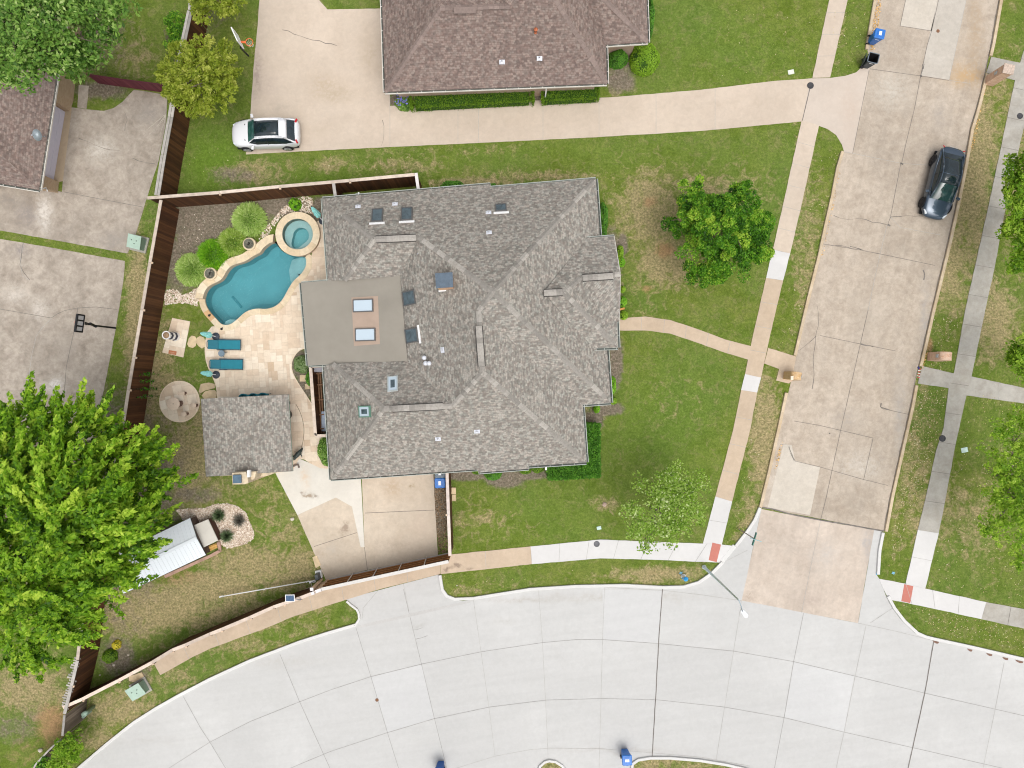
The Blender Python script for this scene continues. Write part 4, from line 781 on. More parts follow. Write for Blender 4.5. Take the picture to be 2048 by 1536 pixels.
def tiles(name, poly, z, ang=0, u=.2032, gap=.004, seed=1, border=0, parent=None, lo=.0):
    r = random.Random(seed); c, s_ = math.cos(-ang), math.sin(-ang); P = [(p[0]*c-p[1]*s_, p[0]*s_+p[1]*c) for p in poly]
    x0 = min(p[0] for p in P); x1 = max(p[0] for p in P); y0 = min(p[1] for p in P); y1 = max(p[1] for p in P)
    nx_ = int((x1-x0)/u)+1; ny_ = int((y1-y0)/u)+1; occ = np.zeros((ny_+4, nx_+4), bool); mb = MB(); ci, si = math.cos(ang), math.sin(ang)
    mb.prism([(p[0], p[1]) for p in poly], z-.03, z-.004, 1, bottom=False)
    for j in range(ny_):
        for i in range(nx_):
            if occ[j, i]: continue
            for (w2, h2) in r.sample([(2,3),(3,2),(3,3),(2,2),(2,2),(2,1),(4,3)], 5)+[(2,2),(1,2),(2,1),(1,1)]:
                if not occ[j:j+h2, i:i+w2].any(): break
            occ[j:j+h2, i:i+w2] = True
            cl = clip(P, x0+i*u+gap, y0+j*u+gap, x0+(i+w2)*u-gap, y0+(j+h2)*u-gap)
            tn = min(1, max(lo, r.gauss(.68, .145)))
            if cl: mb.add([(p[0]*ci-p[1]*si, p[0]*si+p[1]*ci, z) for p in cl], [tuple(range(len(cl)))], 0, tn)
    mb.f = [f for f in mb.f]
    o = mb.build(name, [m_trav, m_grout], parent)
    for p in o.data.polygons:
        if p.normal.z < -.5: p.flip()
    return o
PAT = [(641,440),(655,440),(662,560),(700,560),(700,700),(622,700),(610,696),(598,701),(590,710),(584,722),(583,735),(586,748),(596,766),(614,793),(623,808),(636,830),(650,870),(665,900),(665,938),(640,936),(620,926),(609,919),(598,917),(592,930),(586,941),(551,946),(440,952),(436,797),(434,775),(428,757),(417,735),(411,713),(410,686),(415,664),(424,653),(441,652),(464,650),(479,638),(495,624),(514,619),(533,621),(553,616),(568,602),(579,581),(589,564),(606,550),(617,535),(622,518),(624,508),(629,490),(631,468),(626,447)]
kind(tiles('patio', [tuple(W(*p))[:2] for p in PAT], .035, R(4), seed=3), 'structure')
strip_mb = MB(); strip(strip_mb, chaikin([W(*p) for p in [(411,686),(411,713),(417,735),(428,757),(434,775),(436,797)]], 2, False), .07, .042, 0, .6); strip(strip_mb, chaikin([W(*p) for p in [(622,700),(610,696),(598,701),(590,710),(584,722),(583,735),(586,748),(596,766),(614,793),(623,808)]], 2, False), .06, .042, 0, .7)
kind(strip_mb.build('patio_border', m_trim_st), 'structure')
pc = W(359.5, 803); kind(tiles('round_patio', [(pc.x+1.3*math.cos(t), pc.y+1.33*math.sin(t)) for t in np.linspace(0, 2*math.pi, 41)[:-1]], .035, R(12), seed=9), 'structure')
mb = MB()
ring = [Vector((pc.x+1.31*math.cos(t), pc.y+1.34*math.sin(t))) for t in np.linspace(0, 2*math.pi, 49)]
strip(mb, ring, .06, .04, 0, .7); kind(mb.build('patio_border', m_trim_st), 'structure')
kind(tiles('statue_pad', [tuple(W(*p))[:2] for p in [(345,636),(381,643),(367,715),(325,705)]], .04, R(-11), seed=5), 'structure')
# flagstones
m_flag = M('golden flagstone', (.60,.47,.30), .8, .22, 1.6, tone=.2, bmp=.2)
FL = [('round tan stepping stone nearer the lighthouse statue', [(378,677),(384,671),(391,673),(394,680),(392,692),(386,696),(378,694),(375,688)]), ('tan stepping stone nearer the upper umbrella', [(394,676),(400,672),(407,674),(411,680),(411,693),(404,697),(397,692),(392,684)]),
 ('upper of the two big flagstones beside the round patio', [(402,768),(418,765),(430,768),(430,776),(420,779),(411,781),(402,786),(398,784)]), ('lower big flagstone with orange spot touching the cabana roof', [(410,783),(420,780),(430,780),(434,786),(433,797),(410,799),(404,791)]),
 ('pale square stepping stone in the planting bed by the patio', [(600,750),(612,750),(613,763),(600,763)]), ('buff rough stepping stone in the planting bed near the fence', [(610,768),(618,767),(621,778),(611,779)]),
 ('square flat rock at the edge of the back driveway near the gate', [(625,1114),(634,1111),(642,1130),(632,1136)]), ('pale cracked stone pair beside the driveway fence', [(903,975),(912,975),(912,988),(903,988)]), ('plain pale slab below the cracked stone by the driveway fence', [(904,989),(912,989),(912,1002),(904,1002)]),
 ('flat beige slab behind the green transformer box at lower left', [(258,1352),(284,1344),(291,1357),(268,1364),(259,1361)])]
for lb, px in FL:
    tag(MB().prism(subdiv([W(*p) for p in px], .2, .01), 0, .055, 0, random.uniform(.3, .8)).build('flagstone', m_flag, bevel=.012), lb, 'flagstone')
# ---------------- pool
m_tile = M('pool plaster', (.215,.43,.45), .8, .08, .7)
m_plst = M('pale pool ledge plaster', (.50,.56,.54), .8, .06, 1.5)
m_cope, nt, b = newmat('coping flagstone'); v = coords(nt)
cc = ramp(nt, attr(nt, 'tone'), [(0, (.50,.27,.12)), (.14, (.58,.40,.22)), (.3, (.62,.50,.34)), (.7, (.68,.57,.41)), (1, (.74,.65,.50))]); cc = mixc(nt, 1.0, cc, ramp(nt, noise(nt, v, 3, 6, .7, .5), [(.3, (.82,.82,.8)), (.7, (1.12,1.1,1.08))]), 'MULTIPLY'); nt.links.new(cc, b.inputs['Base Color']); b.inputs['Roughness'].default_value = .8; bump(nt, b, noise(nt, v, 14, 4), .3, .02)
def watermat(name, tint, gl=.06):
    m, nt, b = newmat(name); nt.nodes.remove(b); out = nt.nodes['Material Output']
    tr = nt.nodes.new('ShaderNodeBsdfTransparent'); tr.inputs[0].default_value = (*tint, 1)
    gg = nt.nodes.new('ShaderNodeBsdfGlossy'); gg.inputs['Roughness'].default_value = .06; gg.inputs['Color'].default_value = (1, 1, 1, 1)
    fz = nt.nodes.new('ShaderNodeFresnel'); fz.inputs[0].default_value = 1.33
    v = coords(nt); bp = nt.nodes.new('ShaderNodeBump'); bp.inputs['Strength'].default_value = .6; bp.inputs['Distance'].default_value = .05; nt.links.new(noise(nt, v, 5, 4, .6, .5), bp.inputs['Height'])
    nt.links.new(bp.outputs[0], fz.inputs['Normal']); nt.links.new(bp.outputs[0], gg.inputs['Normal'])
    mx = nt.nodes.new('ShaderNodeMixShader'); nt.links.new(fz.outputs[0], mx.inputs[0]); nt.links.new(tr.outputs[0], mx.inputs[1]); nt.links.new(gg.outputs[0], mx.inputs[2]); nt.links.new(mx.outputs[0], out.inputs[0]); return m
m_water = watermat('pool water', (.60,.82,.86)); m_water2 = watermat('spa water', (.70,.86,.87))
pool = thing('swimming_pool', 'curvy turquoise swimming pool with stone coping in the back yard', 'swimming pool', W(500, 570))
PW = [Vector((p.x, p.y)) for p in pool_w]; n = len(PW)
inner = offset(PW, -.5); mb = MB()
def pring(P, z): return [(p[0], p[1], z) for p in P]
mb.add(pring(PW, -.02)+pring(PW, -1.0)+pring(inner, -1.25), [(i, (i+1) % n, n+(i+1) % n, n+i) for i in range(n)]+[(n+i, n+(i+1) % n, 2*n+(i+1) % n, 2*n+i) for i in range(n)]+[tuple(range(2*n, 3*n))])
mb.build('basin', m_tile, pool, world=True)
MB().prism(PW, -.13, -.12, 0, bottom=False).build('water', m_water, pool, world=True)
stp = MB()
for k, (poly, z) in enumerate(([([(611,510),(616,523),(615,536),(603,549),(592,545),(586,533),(588,522),(596,512)]), -.3], [([(604,512),(596,512),(589,522),(586,534),(592,547),(600,552),(588,562),(580,552),(578,536),(583,518),(592,512)]), -.55], [([(596,513),(583,518),(577,536),(579,553),(588,562),(581,572),(573,558),(570,537),(576,516),(588,510)]), -.8])):
    stp.prism([W(*p) for p in poly], -1.2, z)
stp.prism([W(*p) for p in [(444,649),(447,642),(455,638),(465,638),(473,642),(466,650),(452,653)]], -1.2, -.32)
stp.build('steps', m_plst, pool, world=True)
MB().box(W(474,604,-1.2), (1.0,.16,.02), rz=R(-50)).build('drain', M('drain line', (.10,.30,.33), .8), pool, world=True)
# coping stones; raised wall along the upper left
def stones(P0, P1, z0, z1, nseg, parent, name, seed=1, tones=None):
    r = random.Random(seed); mb = MB(); N = len(P0)
    i = 0
    while i < N-1:
        k = min(r.choice((nseg, nseg+1, nseg+2)), N-1-i); tn = r.choice((.1, .3, .5, .6, .7, .8, .9, .6, .7, .8)) if not tones else r.choice(tones)
        ring_ = [P0[j] for j in range(i, i+k+1)]+[P1[j] for j in range(i+k, i-1, -1)]
        c = sum((Vector((p[0], p[1])) for p in ring_), Vector((0, 0)))/len(ring_)
        mb.prism([c+(Vector((p[0], p[1]))-c)*.985 for p in ring_], z0, z1+r.uniform(-.004, .004), 0, tn, bottom=False); i += k
    mb.prism([Vector((p[0], p[1])) for p in P0]+[Vector((p[0], p[1])) for p in P1[::-1]], z0, z1-.012, 1, bottom=False)
    return mb.build(name, [m_cope, m_grout], parent, world=True)
out_ = offset(PW, .36); inn_ = offset(PW, -.03)
def near(px, py): p = W(px, py); return min(range(n), key=lambda i: (PW[i]-Vector((p.x, p.y))).length)
iA, iB, iC = near(549,483), near(409,600), near(612,513)
seq1 = [(iA+k) % n for k in range(((iB-iA) % n)+1)]; seq2 = [(iB+k) % n for k in range(((iC-iB) % n)+1)]
if len(seq1) > len(seq2)+40: pass
out_r = offset(PW, .48)
stones([inn_[i] for i in seq1], [out_r[i] for i in seq1], -.1, .36, 3, pool, 'raised_wall', 4, (.4,.5,.6,.7,.8,.9))
stones([inn_[i] for i in seq2], [out_[i] for i in seq2], -.1, .05, 3, pool, 'coping', 6)
bw = out_r[seq1[0]]
# spa
spa = thing('hot_tub', 'round raised stone spa at the top end of the pool', 'spa', (spa_c.x, spa_c.y, 0))
N = 49; tt = np.linspace(0, 2*math.pi, N)
c0 = [Vector((spa_c.x+1.0*math.cos(t), spa_c.y+1.0*math.sin(t))) for t in tt]; c1_ = [Vector((spa_c.x+1.45*math.cos(t), spa_c.y+1.45*math.sin(t))) for t in tt]
stones(c0, c1_, .36, .45, 3, spa, 'coping', 12, (.35,.5,.6,.7,.8))
stones([c0[i]*1 for i in range(N)], [Vector((spa_c.x+1.40*math.cos(t), spa_c.y+1.40*math.sin(t))) for t in tt], -.1, .36, 2, spa, 'stone_wall', 13, (.2,.3,.4,.5))
mb = MB()
def cring(r_, z, ox=0, oy=0): return [(spa_c.x+ox+r_*math.cos(t), spa_c.y+oy+r_*math.sin(t), z) for t in tt[:-1]]
NN = N-1; key = []
for t in tt[:-1]:
    rr = .52+.42*max(0, math.cos(t-R(238)))**6; key.append((spa_c.x+.08+rr*math.cos(t), spa_c.y+.0+rr*math.sin(t)))
mb.add(cring(1.0,.40)+cring(1.0,-.05)+[(p[0], p[1], -.05) for p in key]+[(p[0], p[1], -.5) for p in key], [(k*NN+i, k*NN+(i+1) % NN, (k+1)*NN+(i+1) % NN, (k+1)*NN+i) for k in range(3) for i in range(NN)], 0)
mb.m = [0]*NN+[1]*NN+[0]*NN
mb.add([(p[0], p[1], -.5) for p in key], [tuple(range(NN))], 0)
mb.build('basin', [m_tile, m_plst], spa, world=True)
MB().prism([Vector((p[0], p[1])) for p in cring(1.0, 0)], .31, .32, 0, bottom=False).build('water', m_water2, spa, world=True)
# planters on the raised wall
for lb, px, py in (('round stone pool planter close to the spa', 504, 491), ('round stone pool planter in the middle of the raised wall', 427, 550)):
    t = thing('pool_planter', lb, 'planter', W(px, py)); 
    MB().lathe((0,0,0), [(.42,0),(.42,.5),(.40,.52),(.30,.52),(.29,.44),(.05,.43)], 24, 0, .6).build('stone_ring', m_cope, t)
    MB().lathe((0,0,.45), [(.30,0),(.32,.14),(.27,.15),(.26,.08),(.02,.07)], 20).build('bowl', M('bronze fire bowl', (.13,.13,.10), .5, .3), t)
    mb = MB()
    for k in range(40): a = random.random()*6.28; r_ = random.random()*.22; mb.box((r_*math.cos(a), r_*math.sin(a), .54), (.06,.05,.04), 0, random.random(), rz=a)
    mb.build('lava_rocks', M('lava rocks', (.16,.15,.12), .9, .3, tone=.4), t)
for lb, px, py in (('small dark pool light on the left coping', 419,631), ('small dark pool light on the bottom coping', 443.5,658)):
    t = thing('pool_light', lb, 'light', W(px, py, .05)); MB().lathe((0,0,0), [(.07,0),(.08,.06),(.05,.09),(.01,.09)], 12).tube([(0,0,.06),(.1,.08,.1)], .03, 6).build('housing', m_dark, t)
# ================================================================== gravel
def pebbles(name, poly, nn, s0, cols_mat, z=.0, lo=None, label=None):
    P = [W(*p) for p in poly]; x0 = min(p.x for p in P); x1 = max(p.x for p in P); y0 = min(p.y for p in P); y1 = max(p.y for p in P)
    X = rng.uniform(x0, x1, nn*3); Y = rng.uniform(y0, y1, nn*3); k = pip(X, Y, P); X, Y = X[k][:nn], Y[k][:nn]; mb = MB()
    for x, y in zip(X, Y):
        s = s0*random.uniform(.6, 1.5); a = random.random()*3.14; c_, s_ = math.cos(a), math.sin(a); s2 = s*random.uniform(.5, .9); h = s*.6; tn = random.random()
        mb.add([(x+c_*s, y+s_*s, z), (x-s_*s2, y+c_*s2, z), (x-c_*s, y-s_*s, z), (x+s_*s2, y-c_*s2, z), (x+c_*s*.2, y+s_*s*.2, z+h)], [(0,1,4),(1,2,4),(2,3,4),(3,0,4)], 0, tn)
    return kind(mb.build(name, cols_mat), 'stuff')
m_peb, nt, b = newmat('pale river gravel'); nt.links.new(ramp(nt, attr(nt, 'tone'), [(0, (.30,.21,.15)), (.3, (.56,.44,.34)), (.6, (.72,.62,.52)), (1, (.85,.80,.73))]), b.inputs['Base Color']); b.inputs['Roughness'].default_value = .85
GB = [(352,1020),(380,1017),(410,1016),(430,1008),(455,1007),(478,1014),(492,1026),(500,1045),(508,1065),(507,1078),(490,1088),(468,1094),(455,1096),(443,1090),(436,1085),(437,1062),(415,1040),(385,1050),(370,1045)]
kind(MB().prism(subdiv([W(*p) for p in GB], .3, .05), -.02, .02, bottom=False).build('gravel_bed', M('gravel base', (.50,.40,.31), .9, .2, 8)), 'structure')
pebbles('gravel', GB, 3600, .05, m_peb, .015)
pebbles('gravel', [(328,582),(345,578),(357,582),(364,590),(378,586),(388,578),(397,575),(398,600),(396,612),(375,607),(355,606),(330,609)], 900, .055, m_peb)
pebbles('gravel', [(530,455),(548,438),(556,425),(575,408),(590,400),(610,392),(626,397),(625,428),(598,422),(575,424),(560,436),(545,455),(536,470),(518,478)], 1100, .05, m_peb)
pebbles('gravel', [(370,425),(480,440),(500,480),(470,470),(420,470),(360,500)], 70, .03, m_peb)
pebbles('mulch', [(868,978),(892,975),(895,1105),(877,1106)], 700, .05, M('brown mulch', (.22,.15,.09), .9, .3, 8, tone=.5))
# fallen leaf litter
def litter(name, polys, per, s0, mat):
    mb = MB()
    for poly, nn in polys:
        P = [W(*p) for p in poly]; x0 = min(p.x for p in P); x1 = max(p.x for p in P); y0 = min(p.y for p in P); y1 = max(p.y for p in P)
        X = rng.uniform(x0, x1, nn*4); Y = rng.uniform(y0, y1, nn*4); k = pip(X, Y, P); X, Y = X[k][:nn], Y[k][:nn]
        for x, y in zip(X, Y):
            s = s0*random.uniform(.4, 1.4); a = random.random()*6.28; c_, s_ = math.cos(a)*s, math.sin(a)*s; z = .012+random.random()*.03; t = random.uniform(-.02, .02)
            mb.add([(x+c_, y+s_, z), (x-s_*.5, y+c_*.5, z+t), (x-c_, y-s_, z), (x+s_*.5, y-c_*.5, z-t)], [(0,1,2,3)], 0, random.random())
    return kind(mb.build(name, mat), 'stuff')
m_lit, nt, b = newmat('dry leaf litter'); nt.links.new(ramp(nt, attr(nt, 'tone'), [(0, (.32,.22,.10)), (.4, (.50,.42,.20)), (.7, (.56,.50,.28)), (1, (.66,.60,.42))]), b.inputs['Base Color']); b.inputs['Roughness'].default_value = .8
litter('leaf_litter', [([(1840,775),(1895,778),(1870,890),(1840,1000),(1775,1140),(1785,1060),(1815,900)], 700), ([(1950,770),(2048,800),(2048,1210),(1860,1160),(1900,1000)], 500), ([(1862,640),(1925,630),(1895,745),(1850,730)], 160), ([(1800,1205),(2048,1260),(2048,1300),(1880,1270)], 260), ([(1640,320),(1575,620),(1545,740),(1560,745),(1620,560),(1680,300)], 110), ([(1540,760),(1500,1060),(1460,1060),(1520,790)], 70), ([(1660,10),(1740,0),(1720,120),(1670,150)], 60), ([(1450,20),(1650,10),(1610,150),(1440,160)], 50), ([(360,260),(500,300),(830,310),(820,345),(350,380)], 60),([(880,1150),(1300,1130),(1380,1150),(920,1190)],30)], 0, .042, m_lit)
m_orl = M('orange leaf drift', (.58,.36,.13), .9, .25, 6, tone=.5)
litter('leaf_drift', [([(1748,30),(1755,0),(1762,0),(1756,60),(1748,100),(1740,100)], 260), ([(1562,880),(1548,940),(1552,940),(1566,885)], 60), ([(1828,790),(1800,905),(1803,905),(1832,790)], 200), ([(1940,300),(1968,160),(1974,160),(1946,300)], 160), ([(1678,345),(1640,520),(1644,520),(1683,345)], 120), ([(1840,740),(1850,705),(1856,705),(1845,740)], 80)], 0, .05, m_orl)
mb = MB()
for px, py, L in ((1871,1282,.42), (1939,1298,.35), (1978,1307,.42), (2010,1315,.4), (2038,1321,.55), (1426,1528,.3)):
    c = W(px, py, 0); a = -R(13)
    mb.add([(c.x+(math.cos(t)*L/2*math.cos(a)-min(0, math.sin(t))*-.2*math.sin(a)), c.y+math.cos(t)*L/2*math.sin(a)+min(0, math.sin(t))*.16, .024) for t in np.linspace(0, 6.28, 15)[:-1]], [tuple(range(14))], 0, random.random())
kind(mb.build('mud_stain', M('brown mud', (.20,.12,.09), .95, .3, 12)), 'stuff')
# ================================================================== VEGETATION
m_bark = M('grey brown bark', (.16,.125,.10), .9, .3, 6, bmp=.5, bscale=14)
def meshquads(name, V, T, mat, parent=None, k=4):
    me = bpy.data.meshes.new(name); nv = len(V); nf = nv//k
    me.vertices.add(nv); me.vertices.foreach_set('co', V.astype(np.float32).ravel()); me.loops.add(nf*k); me.loops.foreach_set('vertex_index', np.arange(nf*k))
    me.polygons.add(nf); me.polygons.foreach_set('loop_start', np.arange(nf)*k); me.update(calc_edges=True)
    a = me.attributes.new('tone', 'FLOAT', 'FACE'); a.data.foreach_set('value', T.astype(np.float32)); me.materials.append(mat)
    o = bpy.data.objects.new(name, me); S.collection.objects.link(o)
    if parent is not None: o.parent = parent
    return o
def leaves(C, size, tone, up=.55, aspect=.5, rg=rng, nrm=None, ud=None):
    """quads (kite shaped leaves) at C"""
    n = len(C); nr = rg.normal(size=(n, 3))*(1-up); nr[:, 2] = np.abs(nr[:, 2])+up
    if nrm is not None: nr = nr*.6+nrm*.8
    nr /= np.linalg.norm(nr, axis=1)[:, None]; a = rg.normal(size=(n, 3)); u = np.cross(nr, a) if ud is None else (lambda q_: q_-nr*(q_*nr).sum(1)[:, None])(ud+a*.6); u /= np.linalg.norm(u, axis=1)[:, None]; v = np.cross(nr, u)
    s = (size*rg.uniform(.6, 1.35, n))[:, None]; V = np.stack([C-u*s*.5, C+v*s*aspect*.5-u*s*.05, C+u*s*.55-nr*s*.12, C-v*s*aspect*.5-u*s*.05], 1)
    return V.reshape(-1, 3)
def tree(name, label, base, blobs, h, nclump, nleaf, lsize, mat, clump=.55, spray=0, sdir=(0, 0), trunk=.2, seed=1, flat=.6, up=.5, hollow=.55, limbs=7, cat='tree', group=None, tonevar=.5, aspect=.5):
    rg = np.random.default_rng(seed); rd = random.Random(seed); b = W(*base); t = thing(name, label, cat, b, group=group)
    areas = np.array([bl[2]**2 for bl in blobs], float); areas /= areas.sum(); ch = rg.choice(len(blobs), nclump, p=areas)
    BW = []
    for (px, py, r, z) in blobs: p = W(px, py, z); BW.append((p.x, p.y, z, r*(CAMH-z)/FP))
    BW = np.array(BW)
    d = rg.normal(size=(nclump, 3)); d[:, 2] = np.where(rg.random(nclump) < .8, np.abs(d[:, 2]), d[:, 2]); d /= np.linalg.norm(d, axis=1)[:, None]
    rr = rg.uniform(hollow, 1.0, nclump)**.7; B = BW[ch]; wob = 1+.12*np.sin(ch*1.7+np.arctan2(d[:, 1], d[:, 0])*5)
    C = B[:, :3]+d*np.stack([B[:, 3]*wob, B[:, 3]*wob, B[:, 3]*flat], 1)*rr[:, None]; C[:, 2] = np.maximum(C[:, 2], .5)
    cc = BW[:, :3].mean(0); N = nclump*nleaf; ci = np.repeat(np.arange(nclump), nleaf)
    ctone = rg.normal(0, .16*tonevar*2, nclump)
    if spray:
        o = d.copy(); o[:, :2] += np.array(sdir); o[:, 2] = np.abs(o[:, 2])*.3+.1; o /= np.linalg.norm(o, axis=1)[:, None]
        s = rg.random(N); L = spray*rg.uniform(.6, 1.3, nclump)
        wd = clump*(1-.75*s)
        P = C[ci]+o[ci]*(L[ci]*s)[:, None]+rg.normal(size=(N, 3))*wd[:, None]*np.array([.5, .5, .25]); tn = .5+ctone[ci]*.7+rg.normal(0, .16, N)+(s-.5)*.15
    else:
        g = rg.normal(size=(N, 3)); g /= np.linalg.norm(g, axis=1)[:, None]; g[:, 2] = np.abs(g[:, 2])*.9-.1*rg.random(N)
        cs = clump*rg.uniform(.6, 1.35, nclump); P = C[ci]+g*(cs[ci]*rg.uniform(.4, 1, N)**.5)[:, None]*np.array([1, 1, .65]); tn = .5+ctone[ci]+rg.normal(0, .17, N)
    V = leaves(P, lsize, None, up, aspect, rg, None, o[ci] if spray else None)
    V = V-np.array([b.x, b.y, 0]); meshquads('crown', V, np.clip(tn, 0, 1), mat, t)
    # trunk and limbs
    mb = MB(); c = Vector(cc)-b; top = Vector((c.x*.6, c.y*.6, max(1.2, cc[2]*.72))); fork = Vector((c.x*.15, c.y*.15, max(.8, h*.28)))
    mb.tube([(0,0,-.1), (0,0,.25), fork, fork.lerp(top, .5)+Vector((rd.uniform(-.2,.2), rd.uniform(-.2,.2), 0)), top], [trunk*1.5, trunk*1.05, trunk*.85, trunk*.6, trunk*.3], 10)
    sel = rg.choice(nclump, min(nclump, limbs*7), replace=False)
    for k in range(limbs):
        q2 = Vector(C[sel[k*7]])-b; m1 = fork.lerp(q2, .5)+Vector((rd.uniform(-.4,.4), rd.uniform(-.4,.4), .3)); mb.tube([fork, m1, q2], [trunk*.5, trunk*.3, trunk*.1], 7)
        for j in range(1, 7):
            q3 = Vector(C[sel[k*7+j]])-b
            s0 = m1.lerp(q2, .2+.12*j)
            if (q3-s0).length < max(2.5, h*.35): mb.tube([s0, s0.lerp(q3, .5)+Vector((0,0,.12)), q3], [trunk*.2, trunk*.12, trunk*.05], 5)
    mb.build('trunk', m_bark, t)
    return t
lm_big = leafmat('bright lime leaves', [(0, (.03,.09,.005)), (.3, (.115,.265,.012)), (.6, (.275,.49,.025)), (1, (.58,.74,.09))], .42)
lm_dk = leafmat('deep green leaves', [(0, (.014,.055,.004)), (.35, (.06,.195,.010)), (.65, (.15,.36,.02)), (1, (.40,.58,.06))], .32)
lm_fr = leafmat('fresh maple leaves', [(0, (.09,.19,.02)), (.4, (.22,.38,.03)), (.7, (.42,.56,.14)), (1, (.70,.78,.42))], .45)
lm_gy = leafmat('silvery green leaves', [(0, (.05,.12,.02)), (.4, (.14,.29,.045)), (.7, (.29,.47,.09)), (1, (.55,.68,.27))], .4)
lm_yl = leafmat('olive yellow leaves', [(0, (.12,.18,.012)), (.4, (.25,.33,.025)), (.7, (.40,.46,.06)), (1, (.58,.60,.15))], .45)
lm_lt = leafmat('light spring leaves', [(0, (.08,.19,.01)), (.4, (.20,.38,.02)), (.7, (.36,.54,.05)), (1, (.56,.70,.12))], .45)
tree('broadleaf_tree', 'huge bright lime tree at the left edge covering fence and white shed', (252, 1010), [(60,900,105,9.5),(150,880,90,9),(30,1010,120,10.5),(150,1000,110,11),(255,930,72,8),(300,960,60,7),(235,1060,85,9.5),(90,1120,120,10.5),(190,1130,74,9),(292,1045,50,6.5),(60,1240,100,9),(130,1215,70,8.5),(0,1130,110,10),(215,1165,46,7.5),(0,900,70,8.5),(268,1105,34,6)], 11, 1150, 72, .26, lm_big, .34, spray=1.35, sdir=(.45,.75), trunk=.42, seed=3, flat=.5, limbs=14, hollow=.2, up=.42, aspect=.46, tonevar=.8)
tree('broadleaf_tree', 'dense dark green tree on the front lawn by the reddish bare soil', (1418, 500), [(1440,455,62,4.4),(1400,420,44,4.0),(1385,375,22,3.6),(1475,420,44,4.0),(1500,470,40,3.8),(1465,515,48,3.8),(1405,510,44,3.6),(1360,440,24,3.2),(1348,455,18,3.0),(1395,555,20,3.2),(1525,445,20,3.4),(1480,375,18,3.6),(1520,510,22,3.4),(1425,545,28,3.3)], 5.4, 400, 130, .145, lm_dk, .34, trunk=.16, seed=5, flat=.6, hollow=.45, up=.35, tonevar=.7)
tree('maple_tree', 'sparse light green tree at the sidewalk corner with open twigs', (1303, 1015), [(1350,960,34,4.6),(1385,975,28,4.6),(1325,990,40,4.8),(1365,1015,42,5),(1280,965,15,4),(1300,1040,38,4.6),(1345,1055,38,4.6),(1265,1020,22,4.2),(1395,1030,20,4.2),(1290,1085,24,4.2),(1340,1090,12,4),(1400,955,14,4.2),(1270,1065,20,4)], 5.6, 360, 13, .15, lm_fr, .34, trunk=.08, seed=8, flat=.45, hollow=.1, up=.6, tonevar=.3, aspect=.6)
tree('broadleaf_tree', 'dense fresh green tree at the right edge above the grey sidewalk', (2020, 440), [(2055,400,52,5),(2040,360,34,4.6),(2018,375,16,4.2),(2040,460,44,4.6),(2018,455,20,4.2),(2080,470,60,5),(2030,520,30,4.2),(2070,340,50,5),(2060,540,34,4.2),(2035,330,18,4.2)], 6, 210, 62, .2, lm_lt, .42, trunk=.18, seed=11, flat=.5, hollow=.2)
tree('broadleaf_tree', 'airy yellow green tree hanging in at the lower right edge', (1995, 950), [(2030,870,44,5.5),(2020,930,50,5.6),(2050,980,60,6),(2010,990,40,5),(2030,1050,44,5),(1985,1060,22,4.5),(2050,1100,34,4.6),(1985,890,18,5),(2060,850,46,6),(1990,1005,18,4.4)], 6.5, 300, 34, .16, lm_lt, .38, spray=.5, sdir=(-.2,.2), trunk=.16, seed=13, flat=.5, hollow=.1)
tree('broadleaf_tree', 'pale leafy branches poking in at the right edge above the crossing path', (2045, 735), [(2035,705,24,4.5),(2050,735,34,5),(2020,720,16,4.2),(2070,700,50,5.2)], 6, 90, 34, .18, lm_lt, .38, trunk=.14, seed=17, flat=.5, hollow=.1)
tree('oak_tree', 'large grey green tree covering the top left corner and brown roof', (85, 130), [(40,50,80,10),(120,40,70,9.5),(190,50,50,8.5),(60,120,60,9),(130,110,55,8.5),(190,110,36,7.5),(10,130,50,8.5),(230,25,36,8),(255,5,20,7.5),(155,150,20,7),(90,0,80,10),(215,80,20,7.5)], 11, 360, 44, .24, lm_gy, .55, trunk=.35, seed=19, flat=.5, hollow=.15, limbs=10)
tree('ornamental_tree', 'olive yellow feathery tree overhanging the double capped fence', (398, 158), [(400,150,52,4.5),(370,120,30,4),(440,120,34,4),(360,160,34,4),(400,195,38,3.8),(440,180,34,4),(345,150,24,3.6),(460,160,18,3.6),(380,215,20,3.2),(405,95,26,3.8),(350,190,20,3.4)], 5, 300, 62, .17, lm_yl, .32, spray=.4, sdir=(.1,.2), trunk=.14, seed=23, flat=.55, hollow=.1)
tree('ornamental_tree', 'olive yellow tree cut by the top edge left of the tan driveway', (440, -10), [(425,5,42,4),(460,-5,36,4),(400,15,20,3.6),(395,-10,30,4),(450,15,18,3.4)], 5, 130, 56, .16, lm_yl, .3, spray=.35, trunk=.12, seed=29, flat=.5, hollow=.1)
tree('leafy_shrub', 'small dark shrub growing against the grey capped fence', (352, 62), [(350,50,20,1.6),(355,75,16,1.4),(345,90,14,1.2)], 2, 60, 40, .14, lm_dk, .25, trunk=.05, seed=31, cat='shrub', limbs=3)
tree('leafy_shrub', 'light green bush by the thin fence in the bottom left corner', (148, 1500), [(140,1495,26,2.2),(130,1520,26,2.2),(115,1535,24,2),(150,1475,14,2)], 2.6, 110, 44, .15, lm_lt, .26, trunk=.06, seed=37, cat='shrub', limbs=4)
tree('broadleaf_tree', 'dark shrubby growth at the lower end of the thin corner fence', (90, 1550), [(98,1530,18,1.8),(85,1545,20,1.6)], 2.2, 50, 36, .15, lm_dk, .26, trunk=.05, seed=38, cat='shrub', limbs=3)
